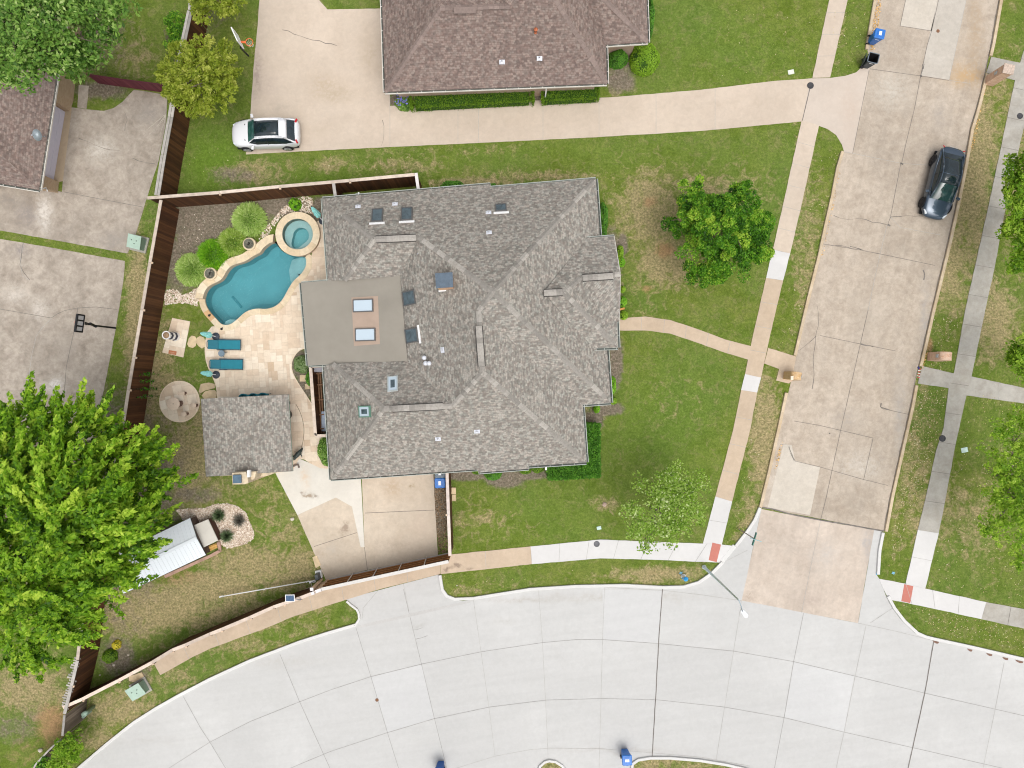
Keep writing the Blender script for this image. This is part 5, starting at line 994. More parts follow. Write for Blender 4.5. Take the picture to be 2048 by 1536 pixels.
# dead branches over the fence
db = thing('bare_branch', 'bare grey twigs leaning over the fence below the olive tree', 'branch', W(330, 240))
mb = MB()
for (x1, y1) in ((289,263),(300,270),(312,262),(318,272),(296,256)): mb.tube([W(332,228,2.6), W((332+x1)/2+3,(228+y1)/2-2,2.5), W(x1,y1,2.2)], [.03,.02,.008], 5)
mb.build('twigs', M('pale dead wood', (.40,.36,.30), .9, .2), db, world=True)
# ---- fountain grass balls
def grassball(label, px, py, r_px, h, mat, seed, nb=2600):
    rg = np.random.default_rng(seed); c = W(px, py, h*.55); r = r_px*(CAMH-h*.55)/FP; t = thing('ornamental_grass', label, 'grass clump', (c.x, c.y, 0), group='round ornamental grass clumps by the pool')
    th = rg.uniform(0, 2*np.pi, nb); el = np.arccos(rg.uniform(0, 1, nb)); L = rg.uniform(.92, 1.05, nb)
    dx = np.stack([np.cos(th)*np.sin(el), np.sin(th)*np.sin(el), np.cos(el)*1.0], 1); base_ = dx*np.array([r, r, h])*.72; jt = rg.normal(0, .075, (nb, 3)); tip = dx*np.array([r, r, h])*L[:, None]+jt; mid = (base_+tip)*.5+np.array([0, 0, .03]); tip[:, 2] = np.maximum(.05, tip[:, 2])
    side = np.stack([-np.sin(th), np.cos(th), 0*th], 1)+rg.normal(0, .4, (nb, 3)); side /= np.linalg.norm(side, axis=1)[:, None]; w2 = .022*rg.uniform(.7, 1.3, nb)[:, None]; bs = base_
    V = np.stack([bs-side*w2, bs+side*w2, mid+side*w2*1.4, mid-side*w2*1.4, mid-side*w2*1.4, mid+side*w2*1.4, tip+side*w2*.3, tip-side*w2*.3], 1).reshape(-1, 3)
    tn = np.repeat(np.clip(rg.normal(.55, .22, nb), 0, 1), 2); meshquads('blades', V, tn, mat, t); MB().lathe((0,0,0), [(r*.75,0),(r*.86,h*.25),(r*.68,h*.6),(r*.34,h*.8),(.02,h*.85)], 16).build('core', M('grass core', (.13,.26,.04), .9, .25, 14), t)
lm_g1 = leafmat('pale variegated blades', [(0, (.20,.36,.04)), (.5, (.42,.60,.14)), (1, (.74,.84,.38))], .35)
lm_g2 = leafmat('vivid green blades', [(0, (.07,.24,.01)), (.5, (.19,.46,.02)), (1, (.38,.64,.05))], .35)
lm_g3 = leafmat('yellowish blades', [(0, (.18,.32,.03)), (.5, (.36,.52,.08)), (1, (.60,.70,.24))], .35)
grassball('largest pale green grass clump, nearest the spa', 495, 437, 33, .95, lm_g1, 41, 6000); grassball('yellowish grass clump between the spa-side clump and the vivid one', 462, 484, 28, .85, lm_g3, 42, 4600)
grassball('vivid green spiky grass clump in the middle of the row', 423, 508, 31, .95, lm_g2, 43, 4200); grassball('pale green grass clump at the lower left end of the row', 380, 538, 32, .95, lm_g1, 44, 6000)
# ---- clipped shrubs and hedges
def shrub(name, label, px, py, rx, ry, h, mat, seed, nl=2600, ls=.10, cat='shrub', boxy=False, group=None, rz=0):
    rg = np.random.default_rng(seed); zc = h*.6; c = W(px, py, zc); k = (CAMH-zc)/FP; a, b2 = rx*k, ry*k; t = thing(name, label, cat, (c.x, c.y, 0), rz, group=group)
    d = rg.normal(size=(nl, 3)); d[:, 2] = np.abs(d[:, 2]); d /= np.linalg.norm(d, axis=1)[:, None]
    if boxy:
        P = rg.uniform(-1, 1, (nl, 3)); P[:, 2] = rg.uniform(.1, 1, nl); f = rg.integers(0, 3, nl); sg = rg.choice([-1, 1], nl)
        P[f == 0, 0] = sg[f == 0]; P[f == 1, 1] = sg[f == 1]; P[f == 2, 2] = 1; P[rg.random(nl) < .5, 2] = 1; C = P*np.array([a, b2, h])+rg.normal(0, .04, (nl, 3)); nm = None
    else:
        rr = (1+.08*np.sin(d[:, 0]*6+seed)*np.cos(d[:, 1]*5))*rg.uniform(.88, 1.03, nl); C = d*rr[:, None]*np.array([a, b2, h]); nm = d
    V = leaves(C, ls, None, .35, .6, rg, nm); tn = np.clip(rg.normal(.5, .2, nl)+.12*np.sin(C[:, 0]*5+seed)*np.sin(C[:, 1]*4), 0, 1); meshquads('foliage', V, tn, mat, t)
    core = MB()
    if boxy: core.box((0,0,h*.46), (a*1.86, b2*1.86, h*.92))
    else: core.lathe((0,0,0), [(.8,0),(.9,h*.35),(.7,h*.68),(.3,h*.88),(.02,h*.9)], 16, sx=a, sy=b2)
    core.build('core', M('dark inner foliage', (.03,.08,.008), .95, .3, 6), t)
    return t
lm_hg = leafmat('hedge leaves', [(0, (.07,.15,.008)), (.5, (.13,.25,.012)), (1, (.23,.37,.03))], .25)
lm_box = leafmat('dark boxwood leaves', [(0, (.03,.11,.01)), (.5, (.08,.24,.02)), (1, (.18,.42,.04))], .3)
lm_rd = leafmat('bright clipped leaves', [(0, (.12,.24,.01)), (.5, (.22,.40,.02)), (1, (.36,.54,.06))], .3)
shrub('clipped_hedge', 'long clipped hedge under the brown roofed house, left of the white post', 944, 197, 122, 15.5, .8, lm_hg, 51, 9000, .08, 'hedge', True, rz=R(3)); shrub('clipped_hedge', 'shorter clipped hedge under the brown roofed house, right of the white post', 1140, 188, 56, 15, .8, lm_hg, 52, 4500, .08, 'hedge', True, rz=R(3))
shrub('round_shrub', 'bright round clipped bush at the corner of the brown roofed house', 1292, 112, 30, 31, 1.3, lm_rd, 53, 5000, .09); shrub('leafy_shrub', 'dark square bush tucked in the corner of the brown roofed house', 1237, 113, 21, 17, 1.1, lm_box, 54, 2600)
shrub('leafy_shrub', 'narrow shrub beside the brown house at the top edge', 1302, 30, 8, 40, 1.0, lm_box, 55, 1500)
shrub('leafy_shrub', 'dark oval bush on the right side of the grey house near the top corner', 1207, 432, 11, 31, 1.4, lm_box, 56, 2600); shrub('leafy_shrub', 'small bush just below the oval one beside the grey house', 1206, 466, 9, 10, 1.0, lm_box, 57, 900)
shrub('leafy_shrub', 'small dark bush half under the left part of the top eave of the grey house', 905, 371, 26, 12, 1.3, lm_box, 58, 1500); shrub('leafy_shrub', 'tiny dark bush peeking out at the step in the top eave', 986, 374, 9, 9, 1.1, lm_box, 59, 600)
shrub('clipped_hedge', 'tall dark hedge along the lower right wall of the grey house', 1181, 898, 16, 50, 1.4, lm_box, 60, 5000, .12, 'hedge', True); shrub('clipped_hedge', 'dark hedge running along the bottom wall of the grey house to the corner', 1146, 938, 50, 16, 1.3, lm_box, 61, 5000, .12, 'hedge', True, rz=R(3))
shrub('round_shrub', 'clipped yellow green bush under the bottom eave right of the gravel bed', 1075, 936, 14, 12, .9, lm_hg, 62, 1200, .07); shrub('round_shrub', 'clipped yellow green bush under the bottom eave beside its twin', 1050, 938, 14, 12, .9, lm_hg, 63, 1200, .07)
shrub('leafy_shrub', 'loose vivid green bush in front of the bottom eave step', 985, 948, 17, 14, .9, lm_box, 64, 1500, .13); shrub('round_shrub', 'clipped green bush at the left end of the bottom flower bed', 955, 941, 13, 9, .8, lm_hg, 65, 1000, .07)
shrub('round_shrub', 'soft grey green round shrub beside the flat patio roof', 602, 728, 18, 18, .9, leafmat('rosemary', [(0, (.09,.16,.05)), (.5, (.19,.29,.10)), (1, (.34,.43,.22))], .25), 66, 3000, .09); shrub('leafy_shrub', 'dark green shrub beside the equipment fence and stepping stones', 618, 757, 8, 16, .9, lm_box, 67, 1000)
shrub('leafy_shrub', 'feathery shrub against the lower left house wall above the white slab', 650, 900, 17, 34, 1.3, lm_gy, 68, 2600, .14); shrub('leafy_shrub', 'small lush plant in the gravel above the spa', 588, 407, 12, 12, .6, lm_g2, 69, 500, .14)
for lb, px, py, rx, ry, sd in (('dark shrub by the entry wing gable, topmost of the small bed', 1241,503,7,14,70), ('lime bush by the entry gable', 1243,523,8,10,71), ('tiny yellowish plant by the entry wall', 1246,578,5,6,72), ('small green plant left of the front path', 1246,603,9,11,73), ('pale bush beside the start of the front path', 1248,630,9,9,74), ('low green plant on the right side wall below the entry', 1226,770,7,18,75), ('small weed at the right lower wall corner', 1226,802,8,7,76), ('low plant tuft in the mulch corner', 1194,818,6,8,77)):
    shrub('leafy_shrub', lb, px, py, rx, ry, .6, lm_g2 if sd % 2 else lm_rd, sd, 420, .13)
shrub('round_shrub', 'small round green shrub in the triangle bed at lower left', 216, 1315, 15, 14, .6, lm_hg, 80, 1500, .08)
yf = shrub('flowering_plant', 'small yellow plant next to the round shrub at lower left', 231, 1291, 9, 9, .35, leafmat('yellow leaves', [(0, (.35,.32,.02)), (.5, (.62,.52,.03)), (1, (.80,.70,.10))], .3), 81, 300, .13, 'plant')
ir = shrub('flowering_plant', 'purple iris clump at the left end of the hedge by the driveway', 808, 203, 19, 15, .7, lm_gy, 82, 1300, .16, 'plant')
pm2 = M('purple iris petals', (.20,.20,.55), .6, .3, 12, tone=.3); mb = MB(); rd = random.Random(3)
for k in range(46): a = rd.random()*6.28; r_ = rd.random()**.6*.5; mb.box((r_*math.cos(a)-.1, r_*math.sin(a)+.08, .68+rd.random()*.12), (.08,.06,.04), 0, rd.random(), rz=a)
mb.build('flowers', pm2, ir)
for lb, px, py, sd in (('grey green spiky plant at the top left of the gravel bed', 440,1030,90), ('dry grey spiky plant at the right of the gravel bed', 481,1040,91), ('green spiky plant at the bottom of the gravel bed', 456,1071,92)):
    rg = np.random.default_rng(sd); nb = 420; t = thing('yucca', lb, 'yucca', W(px, py)); th = rg.uniform(0, 6.28, nb); el = rg.uniform(.1, 1.45, nb); L = rg.uniform(.35, .62, nb)
    tip = np.stack([np.cos(th)*np.sin(el), np.sin(th)*np.sin(el), np.cos(el)], 1)*L[:, None]+np.array([0, 0, .05]); sd_ = np.stack([-np.sin(th), np.cos(th), 0*th], 1)*.014; z0 = np.zeros((nb, 3)); mid = tip*.5+np.array([0, 0, .05])
    V = np.stack([z0-sd_, z0+sd_, mid+sd_, mid-sd_, mid-sd_, mid+sd_, tip+sd_*.1, tip-sd_*.1], 1).reshape(-1, 3)
    meshquads('leaves', V, np.repeat(rg.uniform(0, 1, nb), 2), leafmat('yucca blades', [(0, (.06,.10,.04)), (.5, (.12,.19,.08)), (1, (.26,.32,.18))] if sd != 91 else [(0, (.10,.09,.07)), (.5, (.20,.19,.15)), (1, (.34,.32,.27))], .15), t)
sh = thing('climbing_plant', 'thin dark leafy stems beside the long left fence near the round patio', 'plant', W(305, 770)); rg = np.random.default_rng(5); n0 = 260
P = np.stack([rg.normal(0, .28, n0), rg.choice([-.75,-.25,.25,.7], n0)+rg.normal(0, .06, n0), rg.uniform(.3, 1.5, n0)], 1); meshquads('leaves', leaves(P, .13, None, .4, .6, rg), rg.uniform(0, .6, n0), lm_dk, sh); mb = MB()
for yy in (-.75,-.25,.25,.7): mb.tube([(0,yy,0),(.05,yy,.8),(-.2,yy,1.5)], .015, 5)
mb.build('stems', m_bark, sh)
# ================================================================== OBJECTS
def loft(mb, rings, m=0, closed=True, smooth=True, tone=.5):
    n = len(rings[0]); vs = [p for r in rings for p in r]; fs = []
    for i in range(len(rings)-1):
        for k in range(n if closed else n-1): fs.append((i*n+k, i*n+(k+1) % n, (i+1)*n+(k+1) % n, (i+1)*n+k))
    if closed: fs += [tuple(range(n-1, -1, -1)), tuple(range((len(rings)-1)*n, len(rings)*n))]
    return mb.add(vs, fs, m, tone, smooth)
m_tyre = M('tyre rubber', (.02,.02,.022), .85, .2, 10); m_rim = M('alloy rim', (.55,.56,.58), .35, .1, 8, metal=.6); m_black = M('black plastic', (.015,.015,.017), .5, .2, 8)
m_carglass = glassmat('tinted car glass', (.012,.022,.028), .03); m_wind = glassmat('windscreen glass', (.03,.10,.085), .04); m_wind2 = glassmat('dark windscreen glass', (.02,.05,.05), .04)
def car(label, px, py, heading, L, Wd, H, body, suv, rim, roofdark):
    p = W(px, py, .7); t = thing('parked_car', label, 'car', (p.x, p.y, .012), heading)
    w = Wd/2; hl = L/2
    # body stations: x, half width, top z at centre, top z at shoulder, bottom z
    if suv: st = [(-hl,.62,.80,.72,.42),(-hl+.10,.80,1.0,.92,.30),(-hl+.3,.91,1.08,1.0,.22),(-hl+.9,1.0,1.10,1.02,.2),(-.4,1.0,1.08,1.0,.2),(.6,1.0,1.06,.98,.2),(1.0,.99,1.06,.97,.2),(hl-.95,.97,1.02,.90,.2),(hl-.45,.90,.93,.80,.22),(hl-.15,.76,.80,.68,.28),(hl,.52,.62,.55,.36)]
    else: st = [(-hl,.42,.80,.74,.40),(-hl+.12,.70,1.0,.92,.28),(-hl+.4,.90,1.06,.95,.2),(-hl+1.0,1.0,1.04,.93,.18),(-.3,.98,.98,.90,.18),(.6,.98,.95,.86,.18),(1.0,.99,.93,.85,.18),(hl-.95,.98,.86,.78,.18),(hl-.45,.90,.76,.68,.2),(hl-.15,.74,.64,.56,.24),(hl,.48,.50,.44,.30)]
    rings = []
    for (x, ww, zt, zs, zb) in st:
        a = w*ww; rings.append([(x,-a*.90,zb),(x,-a*.985,zb+.16),(x,-a,(zb+zs)/2+.05),(x,-a*.965,zs-.03),(x,-a*.84,zs+(zt-zs)*.55),(x,-a*.45,zt),(x,0,zt+.012),(x,a*.45,zt),(x,a*.84,zs+(zt-zs)*.55),(x,a*.965,zs-.03),(x,a,(zb+zs)/2+.05),(x,a*.985,zb+.16),(x,a*.90,zb)])
    bo = loft(MB(), rings).build('body', body, t); ss = bo.modifiers.new('smooth', 'SUBSURF'); ss.levels = ss.render_levels = 2
    # cabin: x, half width low, z low, half width top, z top
    if suv: xs = dict(wb=1.08, wt=.42, rb=-hl+.22, rt=-hl+.78); zt = H
    else: xs = dict(wb=1.22, wt=.30, rb=-hl+.28, rt=-hl+1.55); zt = H
    wl, wt_ = w*.90, w*.66; zl = .92 if not suv else 1.0
    def zr(s): return zt-.10*abs(2*s-1)**2.2
    cab = MB(); R0 = []
    prof = [(xs['rb'], zl-.02, zl), (xs['rt'], zl, zr(0)), ((xs['rt']*2+xs['wt'])/3, zl, zr(.35)), ((xs['rt']+xs['wt']*2)/3, zl, zr(.7)), (xs['wt'], zl, zr(1)), (xs['wb'], zl-.06, zl-.04)]
    for i, (x, z0, z1) in enumerate(prof):
        e_ = i in (0, 5); a0, a1 = (wl*.86, wl*.84) if e_ else (wl, wt_)
        R0.append([(x,-a0,z0),(x,-(a0+a1)/2-.015,(z0+z1)/2+.02),(x,-a1,z1),(x,-a1*.5,z1+.035),(x,0,z1+.045),(x,a1*.5,z1+.035),(x,a1,z1),(x,(a0+a1)/2+.015,(z0+z1)/2+.02),(x,a0,z0)])
    loft(cab, R0, 0, closed=False, smooth=True)
    for k, f in enumerate(cab.f):
        seg = k//8
        if seg == 4 and (k % 8) in (2,3,4,5): cab.m[k] = 1
    cab.build('windows', [m_carglass, m_wind if suv else m_wind2], t)
    # roof skin, pillars
    def top(x, y):  # height of cabin surface
        for i in range(len(prof)-1):
            if prof[i][0] <= x <= prof[i+1][0]:
                f = (x-prof[i][0])/(prof[i+1][0]-prof[i][0]); return prof[i][2]+(prof[i+1][2]-prof[i][2])*f
        return zl
    rf_ = MB(); r0, r1 = xs['rt'], xs['wt']
    def patch(x0, x1, y0, y1, m=0, dz=.055, nx=6, ny=4):
        vs = []; fs = []
        for i in range(nx+1):
            for j in range(ny+1): x = x0+(x1-x0)*i/nx; y = y0+(y1-y0)*j/ny; vs.append((x, y, top(x, y)+dz-.03*abs(y/wt_)**2-.0))
        for i in range(nx):
            for j in range(ny): a = i*(ny+1)+j; fs.append((a, a+ny+1, a+ny+2, a+1))
        rf_.add(vs, fs, m, .5, True)
    if suv:
        patch(r0-.16, r0+.30, -wt_*1.0, wt_*1.0, 0); patch(r0+.3, r1, -wt_, -wt_*.80, 0); patch(r0+.3, r1, wt_*.80, wt_, 0)
        patch(r0+.30, r1+.04, -wt_*.80, wt_*.80, 1, .052)
    else:
        patch(r0-.9, r1+.02, -wt_*1.0, -wt_*.94, 0); patch(r0-.9, r1+.02, wt_*.94, wt_*1.0, 0); patch(r0-.8, r1+.0, -wt_*.94, wt_*.94, 1, .05); patch(-.35, -.30, -wt_*.94, wt_*.94, 0, .056, 1)
    ro = rf_.build('roof', [body, m_carglass], t); sm = ro.modifiers.new('thick', 'SOLIDIFY'); sm.thickness = .03; sm.offset = -1
    pl = MB()
    for sg in (-1, 1):
        pl.tube([(xs['wt']+.02, sg*wt_*1.0, prof[4][2]+.02), (xs['wb']-.02, sg*wl*.86, zl-.01)], .035, 6)
        pl.tube([(xs['rt'], sg*wt_, prof[1][2]+.02), (xs['rb']+.02, sg*wl*.86, zl)], .05 if suv else .03, 6)
        pl.tube([(p_[0], sg*wt_, p_[2]+.01) for p_ in prof[1:5]], .035, 6)
        pl.tube([(xs['rb']+.05, sg*wl*.97, zl+.0), (-.3, sg*wl*1.01, zl+.0), (xs['wb']-.1, sg*wl*.97, zl-.03)], .03, 6)
        if suv: pl.tube([(r0+.1, sg*wt_*.98, zt+.05), (r1-.3, sg*wt_*.98, zt+.06)], .025, 6)
        pl.bar((-.28, sg*(wl+.005), zl), (-.32, sg*(wt_+.015), zt-.05), .05, .03, 1)
    pl.build('pillars', [body, m_black], t)
    for sg in (-1, 1):
        MB().box((xs['wb']-.35, sg*(w+.10), zl+.02), (.16,.24,.13), 0, rz=sg*-.3).build('mirror', body, t, bevel=.03)
        hlx = hl-.30; MB().box((hlx, sg*w*.70, .70 if suv else .60), (.34,.10,.12), 0, rz=-sg*.55).build('headlight', M('headlight glass', (.75,.80,.85), .1, .05, spec=.8), t, bevel=.02)
        MB().box((-hl+.13, sg*w*.72, .97 if suv else .90), (.10,.26,.12) if suv else (.06,.16,.05), 0, rz=sg*.45).build('taillight', M('red lamp plastic', (.45,.01,.02), .2, .1), t, bevel=.02)
        for fx in (1, -1):
            wx = fx*L*.30 if fx > 0 else -L*.295; wh = MB().lathe((0,0,0), [(.24,-.11),(.33,-.10),(.35,-.06),(.35,.06),(.33,.10),(.24,.11)], 24).build('wheel', m_tyre, t)
            wh.location = (wx, sg*(w-.10), .35); wh.rotation_euler = (R(90)*-sg, 0, 0)
            r_ = MB().lathe((0,0,.10), [(.05,.015),(.235,.0),(.245,.012)], 20, 1).lathe((0,0,.112), [(.24,0),(.245,.01),(.2,.0)], 20)
            for k in range(5): a = k*2*math.pi/5; r_.box((.12*math.cos(a), .12*math.sin(a), .125), (.2,.05,.02), 0, rz=a)
            ri = r_.build('rim', [rim, m_black], wh)
            MB().lathe((0,0,0), [(.395,-.01),(.40,.0),(.395,.01)], 24).build('arch', m_black, t).matrix_local = Matrix.Translation((wx, sg*(w-.035), .39)) @ Matrix.Rotation(R(90), 4, 'X')
    MB().box((-hl+.03,0,.78), (.03,.48,.12)).build('number_plate', M('plate', (.5,.5,.5), .5), t)
    MB().box((0,0,.2), (L*.9,Wd*.86,.12)).build('underbody', m_black, t)
    if suv: MB().box((xs['wb']+.10,0,zl+.0), (.14,wl*1.3,.03)).build('wiper_cowl', m_black, t, bevel=.02)
    return t
white_p, nt_, b_ = newmat('pearl white car paint'); b_.inputs['Base Color'].default_value = (.74,.75,.78,1); b_.inputs['Roughness'].default_value = .25; b_.inputs['Coat Weight'].default_value = .6; b_.inputs['Coat Roughness'].default_value = .05
dark_p, nt_, b_ = newmat('dark blue grey car paint'); b_.inputs['Base Color'].default_value = (.045,.07,.105,1); b_.inputs['Roughness'].default_value = .22; b_.inputs['Metallic'].default_value = .35; b_.inputs['Coat Weight'].default_value = 1; b_.inputs['Coat Roughness'].default_value = .03
car('white suv with dark glass roof parked half on the lawn at the tan driveway', 531, 267, R(180+1.5), 4.45, 1.86, 1.62, white_p, True, m_rim, True)
car('dark blue grey sedan with glass roof parked along the right kerb', 1887, 366, R(-90-14.5), 4.70, 1.85, 1.44, dark_p, False, M('dark rim', (.05,.05,.055), .4, .1, metal=.4), True)
# ---------------- wheelie bins
m_bblue = M('blue bin plastic', (.025,.16,.52), .4, .1, 4, spec=.5); m_bdk = M('navy bin plastic', (.02,.10,.36), .45, .1, 4); m_bgr = M('dark grey bin plastic', (.045,.055,.065), .45, .15, 4); m_bgr2 = M('slate bin plastic', (.16,.20,.24), .45, .15, 4)
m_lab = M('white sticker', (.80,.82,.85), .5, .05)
def binn(label, px, py, rz, lid, body, lidm, z0=.012, h=1.02, sticker=True):
    p = W(px, py, h); t = thing('wheelie_bin', label, 'wheelie bin', (p.x, p.y, z0), rz, group='household wheelie bins')
    def sq(a, b2, z, r=.05, ox=0): return [(ox+sx*(a-(r if k else 0)), sy*(b2-(0 if k else r)), z) for sx, sy, ks in ((1,-1,(1,0)),(1,1,(0,1)),(-1,1,(1,0)),(-1,-1,(0,1))) for k in ks]
    mb = MB(); loft(mb, [sq(.24,.22,.06,ox=-.02), sq(.27,.25,.5), sq(.31,.285,h-.06), sq(.325,.30,h-.05), sq(.325,.30,h)], 0, closed=False, smooth=False)
    for q_ in range(4): pass
    n = 8; 
    for r_ in range(4): mb.f += [(r_*n+7, r_*n, (r_+1)*n, (r_+1)*n+7)] if False else []
    b0 = 0
    for i in range(4): mb.f.append([i*n+n-1, i*n, (i+1)*n, (i+1)*n+n-1]); mb.m.append(0); mb.t.append(.5); mb.sm.append(False)
    mb.add(sq(.24,.22,.06,ox=-.02), [tuple(range(7, -1, -1))])
    if not lid:
        mb2 = len(mb.v); loft(mb, [sq(.325,.30,h), sq(.29,.265,h), sq(.26,.24,.6), sq(.22,.2,.14)], 1, closed=False, smooth=False); n0 = mb2
        for i in range(3): mb.f.append([n0+i*n+n-1, n0+i*n, n0+(i+1)*n, n0+(i+1)*n+n-1]); mb.m.append(1); mb.t.append(.5); mb.sm.append(False)
        mb.add(sq(.22,.2,.14), [tuple(range(8))], 1)
    bo = mb.build('bin_body', [body, m_bdk if body is m_bblue else m_black], t); MB().box((.345 if False else 0, -.288, h-.2), (.26,.012,.035)).build('label_strip', m_lab, t)
    if lid:
        l = MB(); loft(l, [sq(.335,.315,h), sq(.34,.32,h+.03), sq(.30,.28,h+.07)], 0, closed=True, smooth=False); l.box((.04,0,h+.075), (.42,.42,.02), 0)
        l.box((.04,0,h+.088), (.36,.34,.012), 1); lo_ = l.build('lid', [lidm, m_bblue if lidm is m_bblue else m_bgr2], t, bevel=.008)
        if sticker: MB().box((.01,0,h+.098), (.17,.26,.006)).build('sticker', m_lab, lo_)
    else:
        rm = MB()
        P_ = sq(.335,.31,h)
        for i in range(8): rm.bar(P_[i], P_[(i+1) % 8], .035, .03)
        rm.build('rim', m_bgr2, t)
        MB().box((-.40,0,.55), (.04,.52,.7), 0, ax=(Vector((.98,0,.17)), Vector((0,1,0)), Vector((-.17,0,.98)))).build('open_lid', lidm, t, bevel=.01)
    for sg in (-1, 1):
        w_ = MB().lathe((0,0,0), [(.05,-.03),(.12,-.03),(.125,0),(.12,.03),(.05,.03)], 16).build('wheel', m_tyre, t); w_.location = (-.26, sg*.26, .125); w_.rotation_euler = (R(90), 0, 0)
    MB().tube([(-.36,-.2,h-.05),(-.38,0,h-.04),(-.36,.2,h-.05)], .018, 6).build('handle', body, t)
    return t
binn('blue recycling bin standing by the kerb at the top of the side street', 1759, 68, R(-12), True, m_bblue, m_bblue)
binn('black bin with its lid hanging open beside the driveway mouth', 1747, 116, R(-14), False, m_bgr, m_bgr)
binn('blue bin beside the pinkish capped fence below the house eave', 880, 966, R(182), True, m_bblue, m_bblue)
binn('slate grey bin tucked under the house eave behind the blue one', 880, 946, R(182), True, m_bgr2, m_bgr2, sticker=True)
binn('blue bin with white sticker at the bottom edge of the main road', 1254, 1520, R(92), True, m_bblue, m_bblue)
binn('navy blue bin cut off by the bottom edge', 879, 1545, R(88), True, m_bdk, m_bdk)
# ---------------- brick mailboxes
m_mbr = brickmat('salmon brick', (.55,.31,.20), (.68,.46,.32), (.60,.52,.44)); m_mbr2 = brickmat('golden brick', (.52,.32,.14), (.64,.43,.22), (.56,.46,.34))
def mailbox(label, px, py, rz, w_, d_, h, mat, arch=True, topm=None, dirx=1):
    p = W(px, py, 0); t = thing('brick_mailbox', label, 'mailbox', p, rz); uvf = lambda pp, c: (c.x+c.y, c.z) if abs(pp.normal.z) < .7 else (c.x, c.y)
    mb = MB()
    if arch:
        pr = [(-w_/2,0),(w_/2,0),(w_/2,h-.28)]+[(w_/2*math.cos(a), h-.28+.28*math.sin(a)) for a in np.linspace(.2, math.pi-.2, 9)]+[(-w_/2,h-.28)]
        n = len(pr); mb.add([(x,-d_/2,z) for x, z in pr]+[(x,d_/2,z) for x, z in pr], [tuple(range(n)), tuple(range(2*n-1, n-1, -1))]+[(i, n+i, n+(i+1) % n, (i+1) % n) for i in range(n)])
    else: mb.box((0,0,h/2), (w_, d_, h))
    mb.build('brick_column', mat, t, uvfn=uvf, bevel=.015)
    MB().box((-w_/2*dirx-.02*dirx,0,1.08), (.05,.22,.24)).build('mailbox_door', M('grey mailbox metal', (.42,.46,.48), .4, metal=.3), t, bevel=.02)
    if topm: MB().box((0,0,h+.03), (w_+.08,d_+.08,.08)).build('stone_cap', topm, t, bevel=.02)
    return t
mailbox('round topped salmon brick mailbox on the far verge of the side street', 1866, 714, R(-4), .78, .55, 1.55, m_mbr)
mailbox('golden brick mailbox at the end of the front path by the kerb', 1577, 752, R(-8), .72, .50, 1.4, m_mbr2, dirx=-1)
mailbox('tall brick mailbox with weathered top at the upper right kerb', 1978, 163, R(-12), .62, .55, 1.75, m_mbr, arch=False, topm=M('weathered brick top', (.50,.40,.33), .9, .3, 14))
sc_ = thing('stone_plate', 'pale square address stone on top of the golden brick mailbox', 'address stone', W(1583, 756)); sc_.location = W(1584,756,1.45); MB().box((0,0,0), (.17,.24,.05)).build('plate', M('limestone', (.72,.62,.50), .8), sc_)
# ---------------- flag
fl = thing('small_flag', 'small striped stars flag on a short stick at the right kerb', 'flag', W(1838, 731)); mb = MB()
for i in range(7): mb.bar(W(1836.5-.35*i*1.0, 738+i*2.7, .5-.02*i), W(1841.5-.35*i, 739+i*2.7, .55-.02*i), .045, .02, i % 2)
mb.bar(W(1836,733,.5), W(1839,739,.52), .12, .022, 2)
mb.build('cloth', [M('red cloth', (.55,.06,.09), .8), M('white cloth', (.8,.74,.74), .8), M('navy cloth', (.03,.03,.12), .8)], fl, world=True); MB().tube([W(1839,729,0), W(1838.5,733,.5), W(1836,758,.42)], .012, 6).build('stick', M('wood stick', (.4,.3,.2), .7), fl, world=True)
# ---------------- basketball hoops
hp = thing('basketball_hoop', 'clear board basketball hoop with orange rim beside the tan driveway', 'basketball hoop', W(497, 112)); z = 3.05
mb = MB(); bl_, br2 = W(480,73,z-.15), W(484,100,z-.15)
a, b = W(482,64,3.9), W(479,88,3.0)
P_ = [W(480,88,3.0), W(483,57,4.0), W(492,66,4.0), W(489,96,3.0)]
P_ = [W(481,84,2.95), W(491,100,2.95)]; A1 = Vector((P_[0].x, P_[0].y, 2.95)); B1 = Vector((P_[1].x, P_[1].y, 2.95))
A1 = W(480.5,82,2.95); B1 = W(485.5,93,2.95); dd = (B1-A1).normalized(); A1 -= dd*.35; B1 += dd*.15; up = Vector((0,0,1))
mb.bar(A1+up*.5, B1+up*.5, .03, 1.0); mb.build('backboard', M('frosted board', (.60,.66,.63), .3), hp, world=True)
mb = MB()
for zz in (0, 1.0): mb.bar(A1+up*zz, B1+up*zz, .06, .06)
for pp in (A1, B1): mb.bar(pp, pp+up*1.0, .06, .06)
md = (A1+B1)/2; mb.bar(md-dd*.22+up*.2, md+dd*.22+up*.2, .05, .03); mb.bar(md-dd*.22+up*.5, md+dd*.22+up*.5, .05, .03)
mb.build('board_frame', m_white, hp, world=True)
rc = W(498.5,84.5,3.0); mb = MB(); mb.tube([rc+Vector((.23*math.cos(t), .23*math.sin(t), 0)) for t in np.linspace(0, 2*math.pi, 17)], .022, 6, cap=False); mb.bar(rc-Vector((.23,0,0)), md+up*.05, .12, .05); mb.build('rim', M('orange rim paint', (.75,.17,.06), .4), hp, world=True)
mb = MB()
for k in range(10): t0, t1 = k*.628, k*.628+.5; mb.tube([rc+Vector((.22*math.cos(t0), .22*math.sin(t0), 0)), rc+Vector((.15*math.cos(t1), .15*math.sin(t1), -.2)), rc+Vector((.11*math.cos(t0), .11*math.sin(t0), -.4))], .010, 4)
mb.build('net', m_white, hp, world=True)
